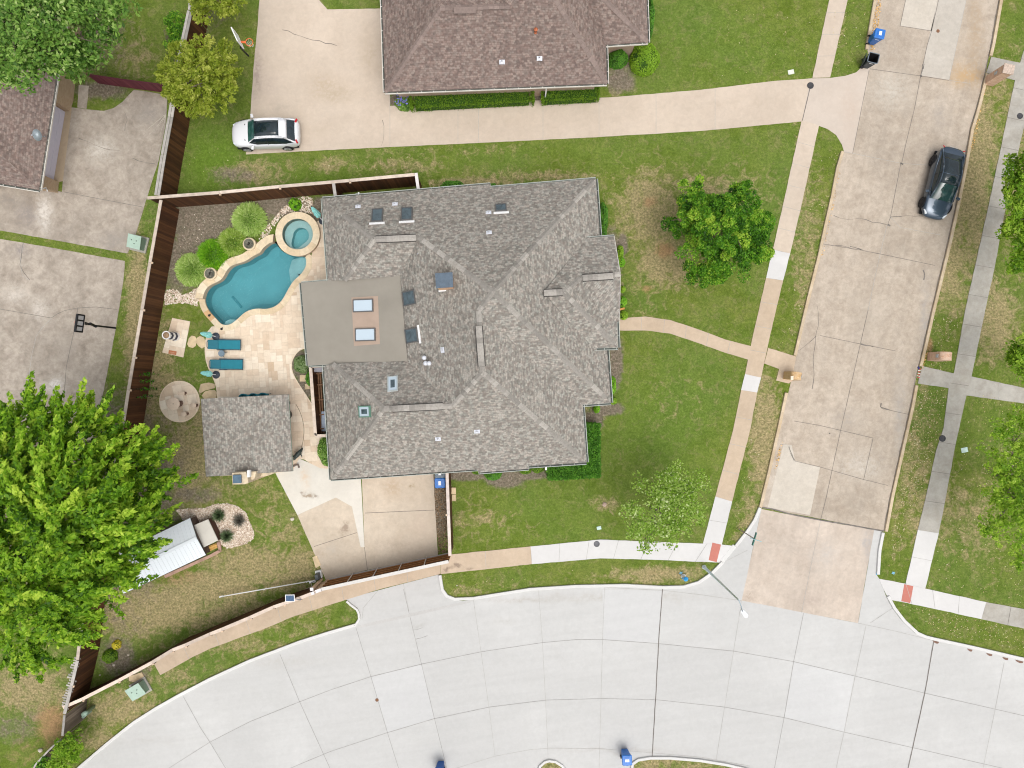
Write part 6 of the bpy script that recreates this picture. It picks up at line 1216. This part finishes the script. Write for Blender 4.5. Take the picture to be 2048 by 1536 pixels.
mb = MB(); mb.tube([W(497,112,0), W(481,95,2.3)], .055, 8); mb.tube([W(481,95,2.3), W(481,86,3.1)], .05, 6); mb.build('pole', m_black, hp, world=True)
h2 = thing('basketball_hoop', 'black framed basketball hoop on a long pole over the left grey slab', 'basketball hoop', W(231, 656))
mb = MB(); A1 = W(168,631,2.9); B1 = W(163.5,664,2.9); mb.bar(A1+up*.3, B1+up*.3, .03, .6); mb.build('backboard', M('pale grey board', (.58,.57,.57), .4), h2, world=True)
mb = MB(); dd = (B1-A1)
for zz in (0, .65): mb.bar(A1+up*zz, B1+up*zz, .12, .07)
for f in (0, .33, .67, 1): mb.bar(A1+dd*f-up*.02, A1+dd*f+up*.66, .09, .10 if f in (0,1) else .05)
mb.build('board_frame', m_black, h2, world=True)
mb = MB(); rc = W(157,645,2.85); md = (A1+B1)/2; mb.tube([rc+Vector((.23*math.cos(t), .23*math.sin(t), 0)) for t in np.linspace(0, 2*math.pi, 17)], .02, 6, cap=False); mb.bar(rc, md, .1, .05); mb.build('rim', M('faded red rim', (.55,.20,.15), .5), h2, world=True)
mb = MB(); mb.tube([W(231,656,0), W(192,651.5,1.9)], .06, 8); mb.tube([W(192,651.5,1.9), W(188,650,2.1), W(170,648,2.9)], .05, 6); mb.tube([W(190,651,1.95), W(170,645,2.6)], .04, 6); mb.tube([W(180,647,2.6), W(192,653,1.9)], .09, 6); mb.build('pole', m_black, h2, world=True)
# ---------------- utility boxes
m_tgr = M('pale green box paint', (.27,.38,.31), .5, .1, 3); m_tgr2 = M('lid green paint', (.36,.48,.40), .5, .08, 3)
def ubox(label, px, py, rz, w_, d_, h, slope=.25):
    t = thing('transformer_box', label, 'utility box', W(px, py), rz); MB().box((0,0,.04), (w_+.25,d_+.25,.08)).build('concrete_pad', m_gwalk, t)
    mb = MB(); mb.add([(-w_/2,-d_/2,.08),(w_/2,-d_/2,.08),(w_/2,d_/2,.08),(-w_/2,d_/2,.08),(-w_/2,-d_/2,h*.8),(w_/2,-d_/2,h*.8),(w_/2,d_/2,h),(-w_/2,d_/2,h)], [(0,1,5,4),(1,2,6,5),(2,3,7,6),(3,0,4,7),(4,5,6,7)]); mb.build('cabinet', m_tgr, t, bevel=.03)
    mb = MB().add([(-w_/2-.03,-d_/2-.03,h*.8+.01),(w_/2+.03,-d_/2-.03,h*.8+.01),(w_/2+.03,d_/2+.03,h+.02),(-w_/2-.03,d_/2+.03,h+.02)], [(0,1,2,3)]); o = mb.build('lid', m_tgr2, t); sm = o.modifiers.new('t', 'SOLIDIFY'); sm.thickness = .05
    mb2 = MB()
    for (x, y) in ((-.2,.1), (.05,-.15), (.2,.1)): mb2.box((x*w_, y*d_, h*.9+.04+.2*h*y), (.05,.05,.02))
    mb2.build('bolts', m_dark, t)
ubox('green transformer box by the left neighbour slab next to the long fence', 280, 488, R(-14), .82, .80, .8)
ubox('green transformer box on the verge below the curved fence', 282, 1375, R(30), .95, .80, .75)
t = thing('utility_pedestal', 'slim green utility pedestal leaning by the fence at lower left', 'utility box', W(186, 1414), R(38)); MB().lathe((0,0,0), [(.13,0),(.13,.75),(.15,.76),(.15,.95),(.10,1.02)], 14, sx=1.5).build('cap', m_tgr, t, bevel=.0)
MB().box((-.38,-.12,.3), (.35,.16,.6)).build('terminal', m_tgr2, t, bevel=.03)
# satellite dish
sd_o = thing('satellite_dish', 'oval pale satellite dish on the brown roof at the left edge', 'satellite dish', W(88, 268)); cz = W(75,270,4.0); 
mb = MB(); nrm = Vector((.25,-.35,.9)).normalized(); u_ = Vector((1,0,0)).cross(nrm).normalized(); v_ = nrm.cross(u_); rs = []
for r_ in (0.02,.12,.22,.30): rs.append([cz+u_*(r_*1.12*math.cos(t))+v_*(r_*.82*math.sin(t))+nrm*(r_*r_*.6) for t in np.linspace(0, 2*math.pi, 25)[:-1]])
loft(mb, rs[::-1], 0, closed=True); mb.build('dish', M('pale blue dish', (.56,.64,.68), .4), sd_o, world=True)
mb = MB()
for k, (a_, b2) in enumerate(((-.13,.02),(-.05,.02),(.05,.02),(.13,.02))): mb.box(cz+u_*a_+v_*b2+nrm*.03, (.05,.09,.006), ax=(u_, v_, nrm))
mb.build('emblem', m_lab, sd_o, world=True)
MB().tube([cz-nrm*.02, cz+Vector((.25,0,-.35)), W(90,271,3.1)], .025, 6).tube([cz+v_*-.24, cz+nrm*.4+v_*-.15], .012, 5).box(cz+nrm*.4+v_*-.15, (.1,.06,.06)).build('mount', M('grey mount', (.35,.36,.38), .5), sd_o, world=True)
# ---------------- covers and marks
def cover(name, label, px, py, r, mat, z, sy=1): tag(MB().lathe(W(px, py, z), [(r,0),(r,.006),(r*.86,.007),(r*.85,.004),(r*.3,.004),(.01,.006)], 24, sy=sy).build(name, mat), label, 'manhole cover')
m_iron = M('dark iron', (.055,.055,.06), .7, .3, 14); m_rust = M('rusty iron', (.22,.11,.06), .8, .3, 20)
cover('manhole_cover', 'dark round cover where sidewalk meets the tan driveway', 1621, 171, .22, m_iron, .034); cover('manhole_cover', 'grey round cover in the white sidewalk under the open maple', 1193.5, 1088, .2, M('grey iron', (.14,.14,.15), .7), .034)
cover('manhole_cover', 'dark round cover in the grey sidewalk at the upper right edge', 2040, 232, .2, m_iron, .034); cover('manhole_cover', 'mottled round cover in the grey sidewalk at middle right', 1885, 877, .22, m_iron, .034)
cover('valve_cover', 'small rusty round lid in the pale patch at the top of the side street', 1876, 62, .11, m_rust, .022); cover('valve_cover', 'small brown round lid in the pale main road', 754, 1400, .11, m_rust, .024)
m_mg = M('mint meter lid', (.50,.64,.58), .6, .15)
for i, (lb, px, py, rx) in enumerate((('pale oval meter lid in the lawn by the top right driveway',1582,144,.2), ('small mint green lid in the front lawn above the white sidewalk',1198,1056,.15), ('mint green lid in the right lawn beside the yellow green tree',1929,900,.22))):
    tag(MB().box(W(px,py,.02), (rx*2,rx*1.5,.04), rz=.2).build('meter_lid', m_mg if i else M('pale lid', (.66,.68,.60), .6), bevel=.02), lb, 'meter lid')
# ---------------- street lamp
lp = thing('street_lamp', 'tall grey street lamp with white head leaning out over the main road', 'street lamp', W(1408, 1134)); zt = 8.4; k = 1
top_ = Vector((W(1408,1134).x, W(1408,1134).y, 6.9)); 
MB().tube([W(1408,1134,0), Vector((top_.x, top_.y, 3)), top_], [.10,.07,.045], 12).build('pole', M('galvanised pole', (.66,.76,.80), .4), lp, world=True)
MB().lathe(W(1408,1134,0), [(.15,0),(.15,.03),(.12,.04),(.11,.2)], 12).build('base', M('pole base', (.55,.60,.60), .6), lp, world=True)
hd = W(1492,1231,7.4); MB().tube([top_, top_.lerp(W(1483,1220,7.3), .5)+Vector((0,0,.2)), W(1484,1221,7.35)], [.03,.025,.025], 6).build('arm', M('arm metal', (.5,.6,.66), .4), lp, world=True)
d_ = (W(1496,1236,7.4)-W(1484,1221,7.4)).normalized(); mb = MB(); rs = []
for (s, r_) in ((-.05,.05),(.02,.10),(.12,.12),(.25,.13),(.4,.15),(.5,.13),(.56,.06)):
    c = W(1483.5,1220.5,7.4)+d_*s*.85; y = Vector((-d_.y, d_.x, 0)); rs.append([c+y*r_*math.cos(t)+Vector((0,0,.06*math.sin(t))) for t in np.linspace(0, 2*math.pi, 13)[:-1]])
loft(mb, rs); mb.build('lamp_head', M('white lamp housing', (.85,.87,.90), .3), lp, world=True); MB().lathe(W(1485,1222,7.47), [(.03,0),(.03,.06),(.01,.07)], 8).build('photocell', M('photocell', (.2,.25,.3), .5), lp, world=True)
# street name sign
sn = thing('street_sign', 'dark green street name blades crossed on a thin post at the corner kerb', 'street sign', W(1478, 1058)); zs = 2.6; tp = Vector((W(1478,1058).x, W(1478,1058).y, 0))
MB().tube([tp, tp+up*2.9], .03, 8).build('post', M('rusty grey post', (.30,.22,.20), .6), sn, world=True)
a_ = W(1499,1060,2.8)-W(1491,1085,2.8); a_.z = 0; a_.normalize(); c_ = tp+up*2.85
MB().bar(c_-a_*.42, c_+a_*.42, .03, .22).build('name_blade', M('teal sign', (.03,.20,.17), .4), sn, world=True); b_2 = Vector((a_.y,-a_.x,0)); MB().bar(c_+up*.24-b_2*.35, c_+up*.24+b_2*.35, .03, .2).build('name_blade', M('pale teal sign', (.25,.45,.48), .4), sn, world=True)
# hydrant
hy = thing('fire_hydrant', 'white and blue fire hydrant on the verge by the corner kerb', 'fire hydrant', W(1367, 1153)); MB().lathe((0,0,0), [(.17,0),(.17,.04),(.12,.06),(.115,.5),(.15,.52),(.15,.56)], 18).build('barrel', m_white, hy)
m_hb = M('bright blue paint', (.05,.36,.80), .35); MB().lathe((0,0,.56), [(.15,0),(.155,.03),(.13,.1),(.08,.16),(.04,.17),(.04,.21),(.02,.22)], 18).build('bonnet', m_hb, hy)
for sg in (-1, 1): MB().tube([(0,0,.42), (sg*.2,0,.42)], .055, 10).build('nozzle', m_hb, hy)
for lb, px, py in (('patch of blue marking paint on the grass by the hydrant', 1362,1146), ('patch of blue marking paint on the grass at the right corner verge', 1787,1146)):
    tag(MB().lathe(W(px,py,.006), [(.12,0),(.11,.012),(.02,.014)], 9, fold=.25, sy=.8).build('paint_mark', M('faded blue paint', (.20,.42,.55), .9, .4, 18)), lb, 'paint mark')
tag(MB().box(W(1756,1147,.045), (.26,.14,.01), rz=.1).build('paint_mark', M('blue kerb paint', (.12,.38,.60), .8)), 'blue painted block at the end of the right corner kerb', 'paint mark')
# ---------------- pool furniture
m_sling = M('teal sling fabric', (.015,.19,.25), .6, .08, 3); m_slingd = M('darker teal fabric', (.012,.14,.19), .6, .08, 3); m_fr = M('navy frame metal', (.03,.08,.12), .4)
def lounger(label, px, py, rz):
    t = thing('sun_lounger', label, 'sun lounger', W(px, py), rz, group='teal sun loungers on the pool patio'); 
    MB().box((.28,0,.34), (1.42,.60,.05)).build('seat', m_sling, t, bevel=.02); X_ = Vector((-.93,0,.36)).normalized(); MB().box(Vector((-.43,0,.35))+X_*.31, (.64,.60,.05), ax=(X_, Vector((0,1,0)), X_.cross(Vector((0,1,0))))).build('backrest', m_slingd, t, bevel=.02)
    MB().tube([Vector((-.43,-.29,.35))+X_*.62, Vector((-.43,-.15,.36))+X_*.68, Vector((-.43,.15,.36))+X_*.68, Vector((-.43,.29,.35))+X_*.62], .025, 6).build('headrest_bar', m_fr, t)
    mb = MB()
    for sg in (-1, 1): mb.tube([(-.5,sg*.33,.33),(1.0,sg*.33,.33)], .022, 6)
    mb.tube([(1.0,-.33,.33),(1.0,.33,.33)], .022, 6); mb.build('frame', m_fr, t)
    for x in (-.55,.85):
        for sg in (-1, 1): MB().tube([(x,sg*.33,.33),(x*1.08,sg*.34,0)], .02, 6).build('leg', m_fr, t)
    for sg in (-1, 1): MB().tube([(-.5,sg*.35,.33),(-.45,sg*.36,.5),(-.1,sg*.36,.5),(0,sg*.35,.33)], .018, 6).build('armrest', m_fr, t)
lounger('upper teal sun lounger on the pool patio, next to the side table', 454.5, 690, R(-.5)); lounger('lower teal sun lounger on the pool patio, below the side table', 459, 729, R(-.5))
t = thing('side_table', 'small round grey blue side table between the two teal loungers', 'side table', W(449, 707.5)); MB().lathe((0,0,.46), [(.19,0),(.21,.01),(.21,.035),(.19,.035),(.17,.02),(.08,.02),(.01,.03)], 22).build('tabletop', M('blue grey tabletop', (.16,.22,.27), .45), t)
for a in (0.5,2.6,4.7): MB().tube([(.08*math.cos(a),.08*math.sin(a),.46),(.24*math.cos(a),.24*math.sin(a),0)], .015, 6).build('leg', m_fr, t)
m_turq = M('turquoise canvas', (.34,.80,.78), .7, .15, 6); m_ub = M('dark umbrella base', (.055,.065,.085), .5)
def umbrella(label, px, py, h, lean=(0,0)):
    t = thing('closed_umbrella', label, 'umbrella', W(px, py), group='closed turquoise umbrellas on dark round bases'); lx, ly = lean
    MB().lathe((0,0,.04), [(.25,0),(.26,.03),(.24,.06),(.08,.08),(.04,.12)], 22).build('base', m_ub, t); MB().tube([(0,0,.05),(lx*.5,ly*.5,h*.5),(lx,ly,h)], .024, 8).build('pole', m_white, t)
    mb = MB(); rs = []
    for (f, r_) in ((.42,.16),(.5,.17),(.62,.13),(.66,.10),(.70,.13),(.85,.09),(.96,.04),(1.0,.02)):
        rs.append([(lx*f+r_*(1+.28*(k % 2))*math.cos(k*math.pi/8), ly*f+r_*(1+.28*(k % 2))*math.sin(k*math.pi/8), h*f) for k in range(16)])
    loft(mb, rs, smooth=False); mb.build('canopy', m_turq, t); MB().lathe((lx,ly,h-.01), [(.03,0),(.035,.03),(.01,.06)], 10).build('finial', m_dark, t)
umbrella('closed turquoise umbrella above the upper lounger', 432.5, 673, 2.35, (0,.05)); umbrella('closed turquoise umbrella below the lower lounger', 433, 749.5, 2.35, (0,.1)); umbrella('closed turquoise umbrella beside the spa at the house corner', 646, 442, 2.3, (-.1,.35))
# lighthouse statue
ls = thing('lighthouse_statue', 'black and white banded lighthouse planter on the stone pad', 'garden ornament', W(351, 673, .04)); m_w2 = M('white statue paint', (.78,.77,.76), .5, .06); m_n2 = M('navy statue paint', (.03,.035,.07), .5, .1)
rr_ = .30; zz = 0; oct_ = 8
for i in range(5):
    r1_ = .32-.022*i; MB().lathe((0,0,.24*i), [(r1_,0),(r1_-.02,.24)], 8, smooth=False).build('band', m_w2 if i % 2 == 0 else m_n2, ls)
MB().lathe((0,0,1.2), [(.27,0),(.28,.04),(.22,.05),(.21,.0)], 16).build('rim', m_w2, ls); MB().lathe((0,0,1.2), [(.20,0),(.20,.03),(.02,.035)], 14).build('soil', M('rusty soil', (.30,.20,.12), .9, .4, 20), ls)
mt = tag(MB().box(W(345,705,.05), (.52,.24,.02), rz=R(-10)).build('door_mat', M('rust red mat', (.46,.17,.08), .9, .2, 14), bevel=.03), 'small rust red plaque on the lower end of the statue pad', 'mat')
mb = MB()
for k in range(7): mb.box(W(345,705,.062)+Vector((-.16+.055*k, .03-.01*k, 0)), (.03,.05,.003), rz=R(-10))
mb.bar(W(341,706.5,.062), W(349,708,.062), .02, .003); mb.build('lettering', M('pale lettering', (.62,.38,.26), .9), mt).matrix_parent_inverse = Matrix()
# stone table set
m_stt = M('pale cast stone', (.62,.50,.39), .8, .1, 4, bmp=.15); m_bar = M('carved brown pedestal', (.17,.105,.08), .85, .3, 14)
def pedestal(name, label, px, py, r, h, cat, group=None, sq=False):
    t = thing(name, label, cat, W(px, py, .035), group=group)
    MB().lathe((0,0,0), [(r*.50,0),(r*.52,.06),(r*.30,.12),(r*.34,h*.5),(r*.28,h*.7),(r*.45,h-.07)], 7, fold=.12, smooth=False).build('pedestal', m_bar, t)
    o = (MB().box((0,0,h-.02), (r*2.2,r*1.3,.07)) if sq else MB().lathe((0,0,h-.07), [(r*.97,0),(r,.02),(r,.055),(r*.96,.07)], 30)).build('top', m_stt, t)
    return t
tb = pedestal('garden_table', 'round cast stone table on the round patio', 360.5, 807, .42, .95, 'table'); MB().lathe((0,0,.93), [(.035,0),(.03,.022),(.005,.023)], 10).build('umbrella_hole', m_dark, tb)
for lb, px, py, sq in (('stone bench seat with brown pedestal above the round table', 371,786.5,True), ('stone stool right of the round table', 394.5,810.5,False), ('stone stool below the round table', 375.5,827.5,False)): pedestal('garden_stool', lb, px, py, .19, .6, 'stool', 'stone stools around the round table', sq)
# cabana
cb = thing('cabana', 'open shingle roofed cabana with stone fireplace beside the pool patio', 'cabana', W(495, 870)); cb.location = (0, 0, 0)
cr = Roof(dict(a=(402,798,3.35), b=(577,789,2.65), c=(585.5,942,2.65), d=(412,953,3.35)), [('a','b','c','d')]); c0_ = cr.mesh('roof', m_sh, cb); v_ = cr.w
o_ = MB().add([x-Vector((0,0,.1)) for x in (v_['a'], v_['b'], v_['c'], v_['d'])], [(0,3,2,1) if True else (0,1,2,3)]).build('ceiling', M('cabana ceiling wood', (.25,.15,.08), .8), cb)
fascia(cb, [v_['c'], v_['d'], v_['a'], v_['b']], M('dark drip edge', (.10,.115,.10), .6), .14, False); gutter(cb, [v_['b'], v_['c']], side=1, wd=.13, mat=M('green gutter', (.26,.36,.29), .5))
for (px, py) in ((430,815), (552,808), (556,905), (436,930)): pp = W(px, py); zt_ = 2.5 if px > 500 else 3.1; pp = W(px, py, zt_); MB().box((pp.x, pp.y, zt_/2), (.18,.18,zt_)).build('post', M('dark post', (.10,.05,.03), .7), cb)
m_lime = M('cream limestone', (.60,.50,.36), .85, .25, 3, bmp=.3)
fpw = MB(); 
def blk(pxs, z, mb, m=0): mb.prism([W(p[0], p[1], z) for p in pxs], 0, z, m, bottom=False)
blk([(464,946),(492,944),(497,966),(489,968.5),(465,969)], 3.75, fpw); blk([(492,944),(512,943),(509,957),(494,966)], 3.2, fpw); blk([(509,944),(552,943),(540,950),(527,953),(511,954)], 2.1, fpw)
f_ = fpw.build('fireplace', m_lime, cb); cp = W(474.5,958,3.85); MB().box(cp, (.50,.50,.12), rz=R(2)).build('chimney_cap', M('slate blue cap', (.09,.15,.21), .45, .2), f_, bevel=.02)
MB().box(W(498.5,947,3.6), (.14,.42,.3), rz=R(2)).build('flue_pipe', m_white, cb)
# chairs at the cabana edge
def tubchair(label, px, py, rz):
    t = thing('patio_chair', label, 'chair', W(px, py, .035), rz, group='teal dining chairs at the cabana edge'); rs = []
    for a in np.linspace(R(-20), R(200), 12): rs.append([(.30*math.cos(a), .24*math.sin(a)+.02, .45), (.31*math.cos(a), .27*math.sin(a)+.03, .92), (.27*math.cos(a), .23*math.sin(a)+.03, .92), (.27*math.cos(a), .21*math.sin(a)+.02, .45)])
    loft(MB(), rs).build('backrest', m_sling, t); MB().box((0,-.02,.44), (.52,.5,.09)).build('seat', m_slingd, t, bevel=.03)
    for x in (-.22,.22):
        for y in (-.2,.2): MB().tube([(x,y,.42),(x*1.1,y*1.1,0)], .018, 6).build('leg', m_fr, t)
for i, (px, py) in enumerate(((497,796), (516,795), (535,794))): tubchair(('leftmost','middle','rightmost')[i]+' of three teal tub chairs peeking out above the cabana roof', px, py, R(3))
# hose reel with arc edging
hr = thing('garden_sculpture', 'dark metal garden sculpture standing by the cabana corner on the slab', 'sculpture', W(599, 910)); mb = MB()
rd = random.Random(4); mb.tube([(-.3,-.3,.25),(-.1,-.05,.5),(.12,.15,.65),(.28,.4,.45),(.3,.5,.3)], [.05,.14,.16,.08,.03], 8).tube([(-.1,-.05,.5),(-.35,-.02,.5),(-.4,-.3,.35)], [.08,.05,.02], 6).tube([(.12,.15,.6),(.3,.05,.55),(.28,-.12,.4)], [.08,.04,.02], 6)
for a in range(3): mb.tube([(-.1+a*.1,-.1+a*.12,.5),(-.15+a*.15,-.15+a*.12,0)], .02, 5)
mb.build('body', M('verdigris dark metal', (.06,.075,.07), .5, .4, 20, metal=.3), hr); MB().box((.02,.0,.68), (.08,.03,.02)).build('painted_highlight', m_lab, hr)  # small white box stands in for a highlight on the dark metal
t = thing('downspout_elbow', 'brown curved splash piece sticking out at the cabana lower corner', 'downspout', W(592, 930)); MB().tube([W(584,934,.15), W(590,931,.2), W(596,929,.15), W(598,935,.05)], .06, 7).build('elbow', M('brown plastic', (.17,.13,.11), .6), t, world=True)
mb = MB(); strip(mb, chaikin([W(*p) for p in [(592,808),(600,822),(606,840),(609,860),(607,880),(603,897)]], 2, False), .035, .043, 0, .3); kind(mb.build('patio_border', M('painted shadow edging', (.25,.19,.13), .9)), 'structure')  # slab border as a flat strip, its edge shadow put into the colour
t = thing('barbecue', 'black barbecue lid showing at the right edge of the cabana roof', 'barbecue', W(577, 829, .035)); MB().lathe((0,0,.1), [(.28,0),(.30,.7),(.27,.85),(.1,.95),(.02,.96)], 16).build('kettle', m_black, t)
# ---------------- shed and lumber box
shd = thing('garden_shed', 'low white ribbed metal roofed shed half hidden by the big lime tree', 'shed', W(310, 1100)); shd.location = (0, 0, 0)
m_rib, nt, b = newmat('white ribbed metal roofing'); v = coords(nt, 'UV'); sx_ = nt.nodes.new('ShaderNodeSeparateXYZ'); nt.links.new(v, sx_.inputs[0]); b.inputs['Base Color'].default_value = (.68,.72,.75,1); b.inputs['Roughness'].default_value = .35
SR = dict(a=(310,1070,2.3), b=(380,1036,2.3), c=(394,1076,2.95), d=(411,1111,2.3), e=(323,1152,2.3), f=(306,1116,2.95))
a0 = W(180,1132,2.3); SR = dict(a=(222,1113,1.0), b=(380,1036,1.0), c=(393,1076,1.4), d=(411.5,1110,1.0), e=(248,1187,1.0), f=(230,1154,1.4)); sr = Roof(SR, [('a','b','c','f'), ('f','c','d','e')]); so_ = sr.mesh('roof', m_rib, shd); w3 = sr.w
mb = MB(); 
for (A_, B_, C_, D_) in ((w3['a'], w3['b'], w3['c'], w3['f']), (w3['e'], w3['d'], w3['c'], w3['f'])):
    nn = 22
    for k in range(nn+1): f = k/nn; p_, q_ = A_.lerp(B_, f), D_.lerp(C_, f); mb.bar(p_+up*.01, q_+up*.01, .03, .03)
mb.bar(w3['f']+up*.02, w3['c']+up*.02, .2, .02); mb.build('ribs', m_rib, so_)
MB().prism([p for p in offset([w3['a'], w3['b'], w3['d'], w3['e']], -.05)], 0, .96, bottom=False).build('wall', M('dark shed wall', (.12,.085,.07), .85, .2), shd); fascia(shd, [w3['a'], w3['b'], w3['c'], w3['d'], w3['e']], M('black trim', (.03,.03,.035), .6), .1, False)
fr2 = thing('timber_edging', 'pinkish timber frame on the ground along the shed and storage box', 'timber edging', W(370, 1130)); mb = MB()
for a_, b_3 in (((330,1153),(425,1110)), ((425,1110),(441,1101)), ((441,1101),(437,1084))): mb.bar(W(*a_, .08), W(*b_3, .08), .2, .14, 0, random.random())
mb.build('boards', M('pinkish timber', (.45,.29,.22), .8, .2, 4, tone=.2), fr2, world=True)
bx = thing('storage_box', 'beige flat lidded storage box at the end of the white roofed shed', 'storage box', W(408, 1068)); P_ = [(386,1051),(416,1038.5),(436,1081),(407,1095)]
MB().prism([W(*p, .75) for p in P_], 0, .72, bottom=False).build('box', M('dark box timber', (.10,.05,.035), .8), bx, world=True); MB().prism([W(*p, .8) for p in P_], .72, .8).build('lid', M('beige lid', (.60,.57,.51), .6, .04, 3), bx, world=True, bevel=.015)
lu = thing('lumber_stack', 'yellow orange planks lying beside the storage box', 'planks', W(424, 1096)); mb = MB()
for i in range(4): mb.bar(W(408+i*1.5,1097+i*2.6,.1+.05*(i % 2)), W(433+i*.6,1087.5+i*2.2,.1+.05*(i % 2)), .08, .06, 0, random.random())
mb.build('planks', M('yellow pine planks', (.66,.40,.12), .7, .2, 6, tone=.2), lu, world=True)
# small post under the hedge gap, garden figure
gf = thing('garden_figure', 'small white and pale blue garden figure in the gap between the two hedges', 'garden ornament', W(1078, 190)); MB().lathe((-.05,0,0), [(.05,0),(.04,.5),(.06,.6),(.02,.7)], 8).build('stand', m_white, gf); MB().lathe((.16,0,0), [(.1,0),(.13,.3),(.08,.5),(.1,.6),(.02,.68)], 10).build('figure', M('pale blue figure', (.40,.58,.62), .6), gf)
pl_ = thing('wood_board', 'orange brown board leaning by the entry wall near the front path', 'board', W(1245, 617)); MB().box(W(1244,618,.5), (.35,.12,.05), rz=.3).build('board', M('orange board', (.50,.24,.07), .7), pl_, world=True)
st_ = thing('lawn_spot', 'pale tree stump ring in the front lawn left of the open maple', 'stump', W(1209, 1009)); MB().lathe((0,0,0), [(.16,0),(.15,.05),(.02,.06)], 9, fold=.1).build('stump', M('pinkish stump', (.45,.33,.27), .9, .3, 18), st_)
for (lb, px, py, s) in (('white rock in the triangle bed at lower left', 228,1330,.09), ('small pale rock near the yellow plant', 257,1310,.08), ('pale boulder in the lower left corner yard', 82,1500,.16), ('small white stone in the verge by the drive apron', 914,1171,.05), ('pale stone at the driveway edge in the back yard', 585,1038,.14), ('small rock near the shed wall at lower left', 200,1350,.06)):
    o = MB().lathe(W(px, py, 0), [(s,0),(s*1.05,s*.5),(s*.6,s*.9),(.01,s)], 7, fold=.08, sy=.8, smooth=False).build('rock', M('pale rock', (.62,.56,.48), .9, .2, 10)); tag(o, lb, 'rock')
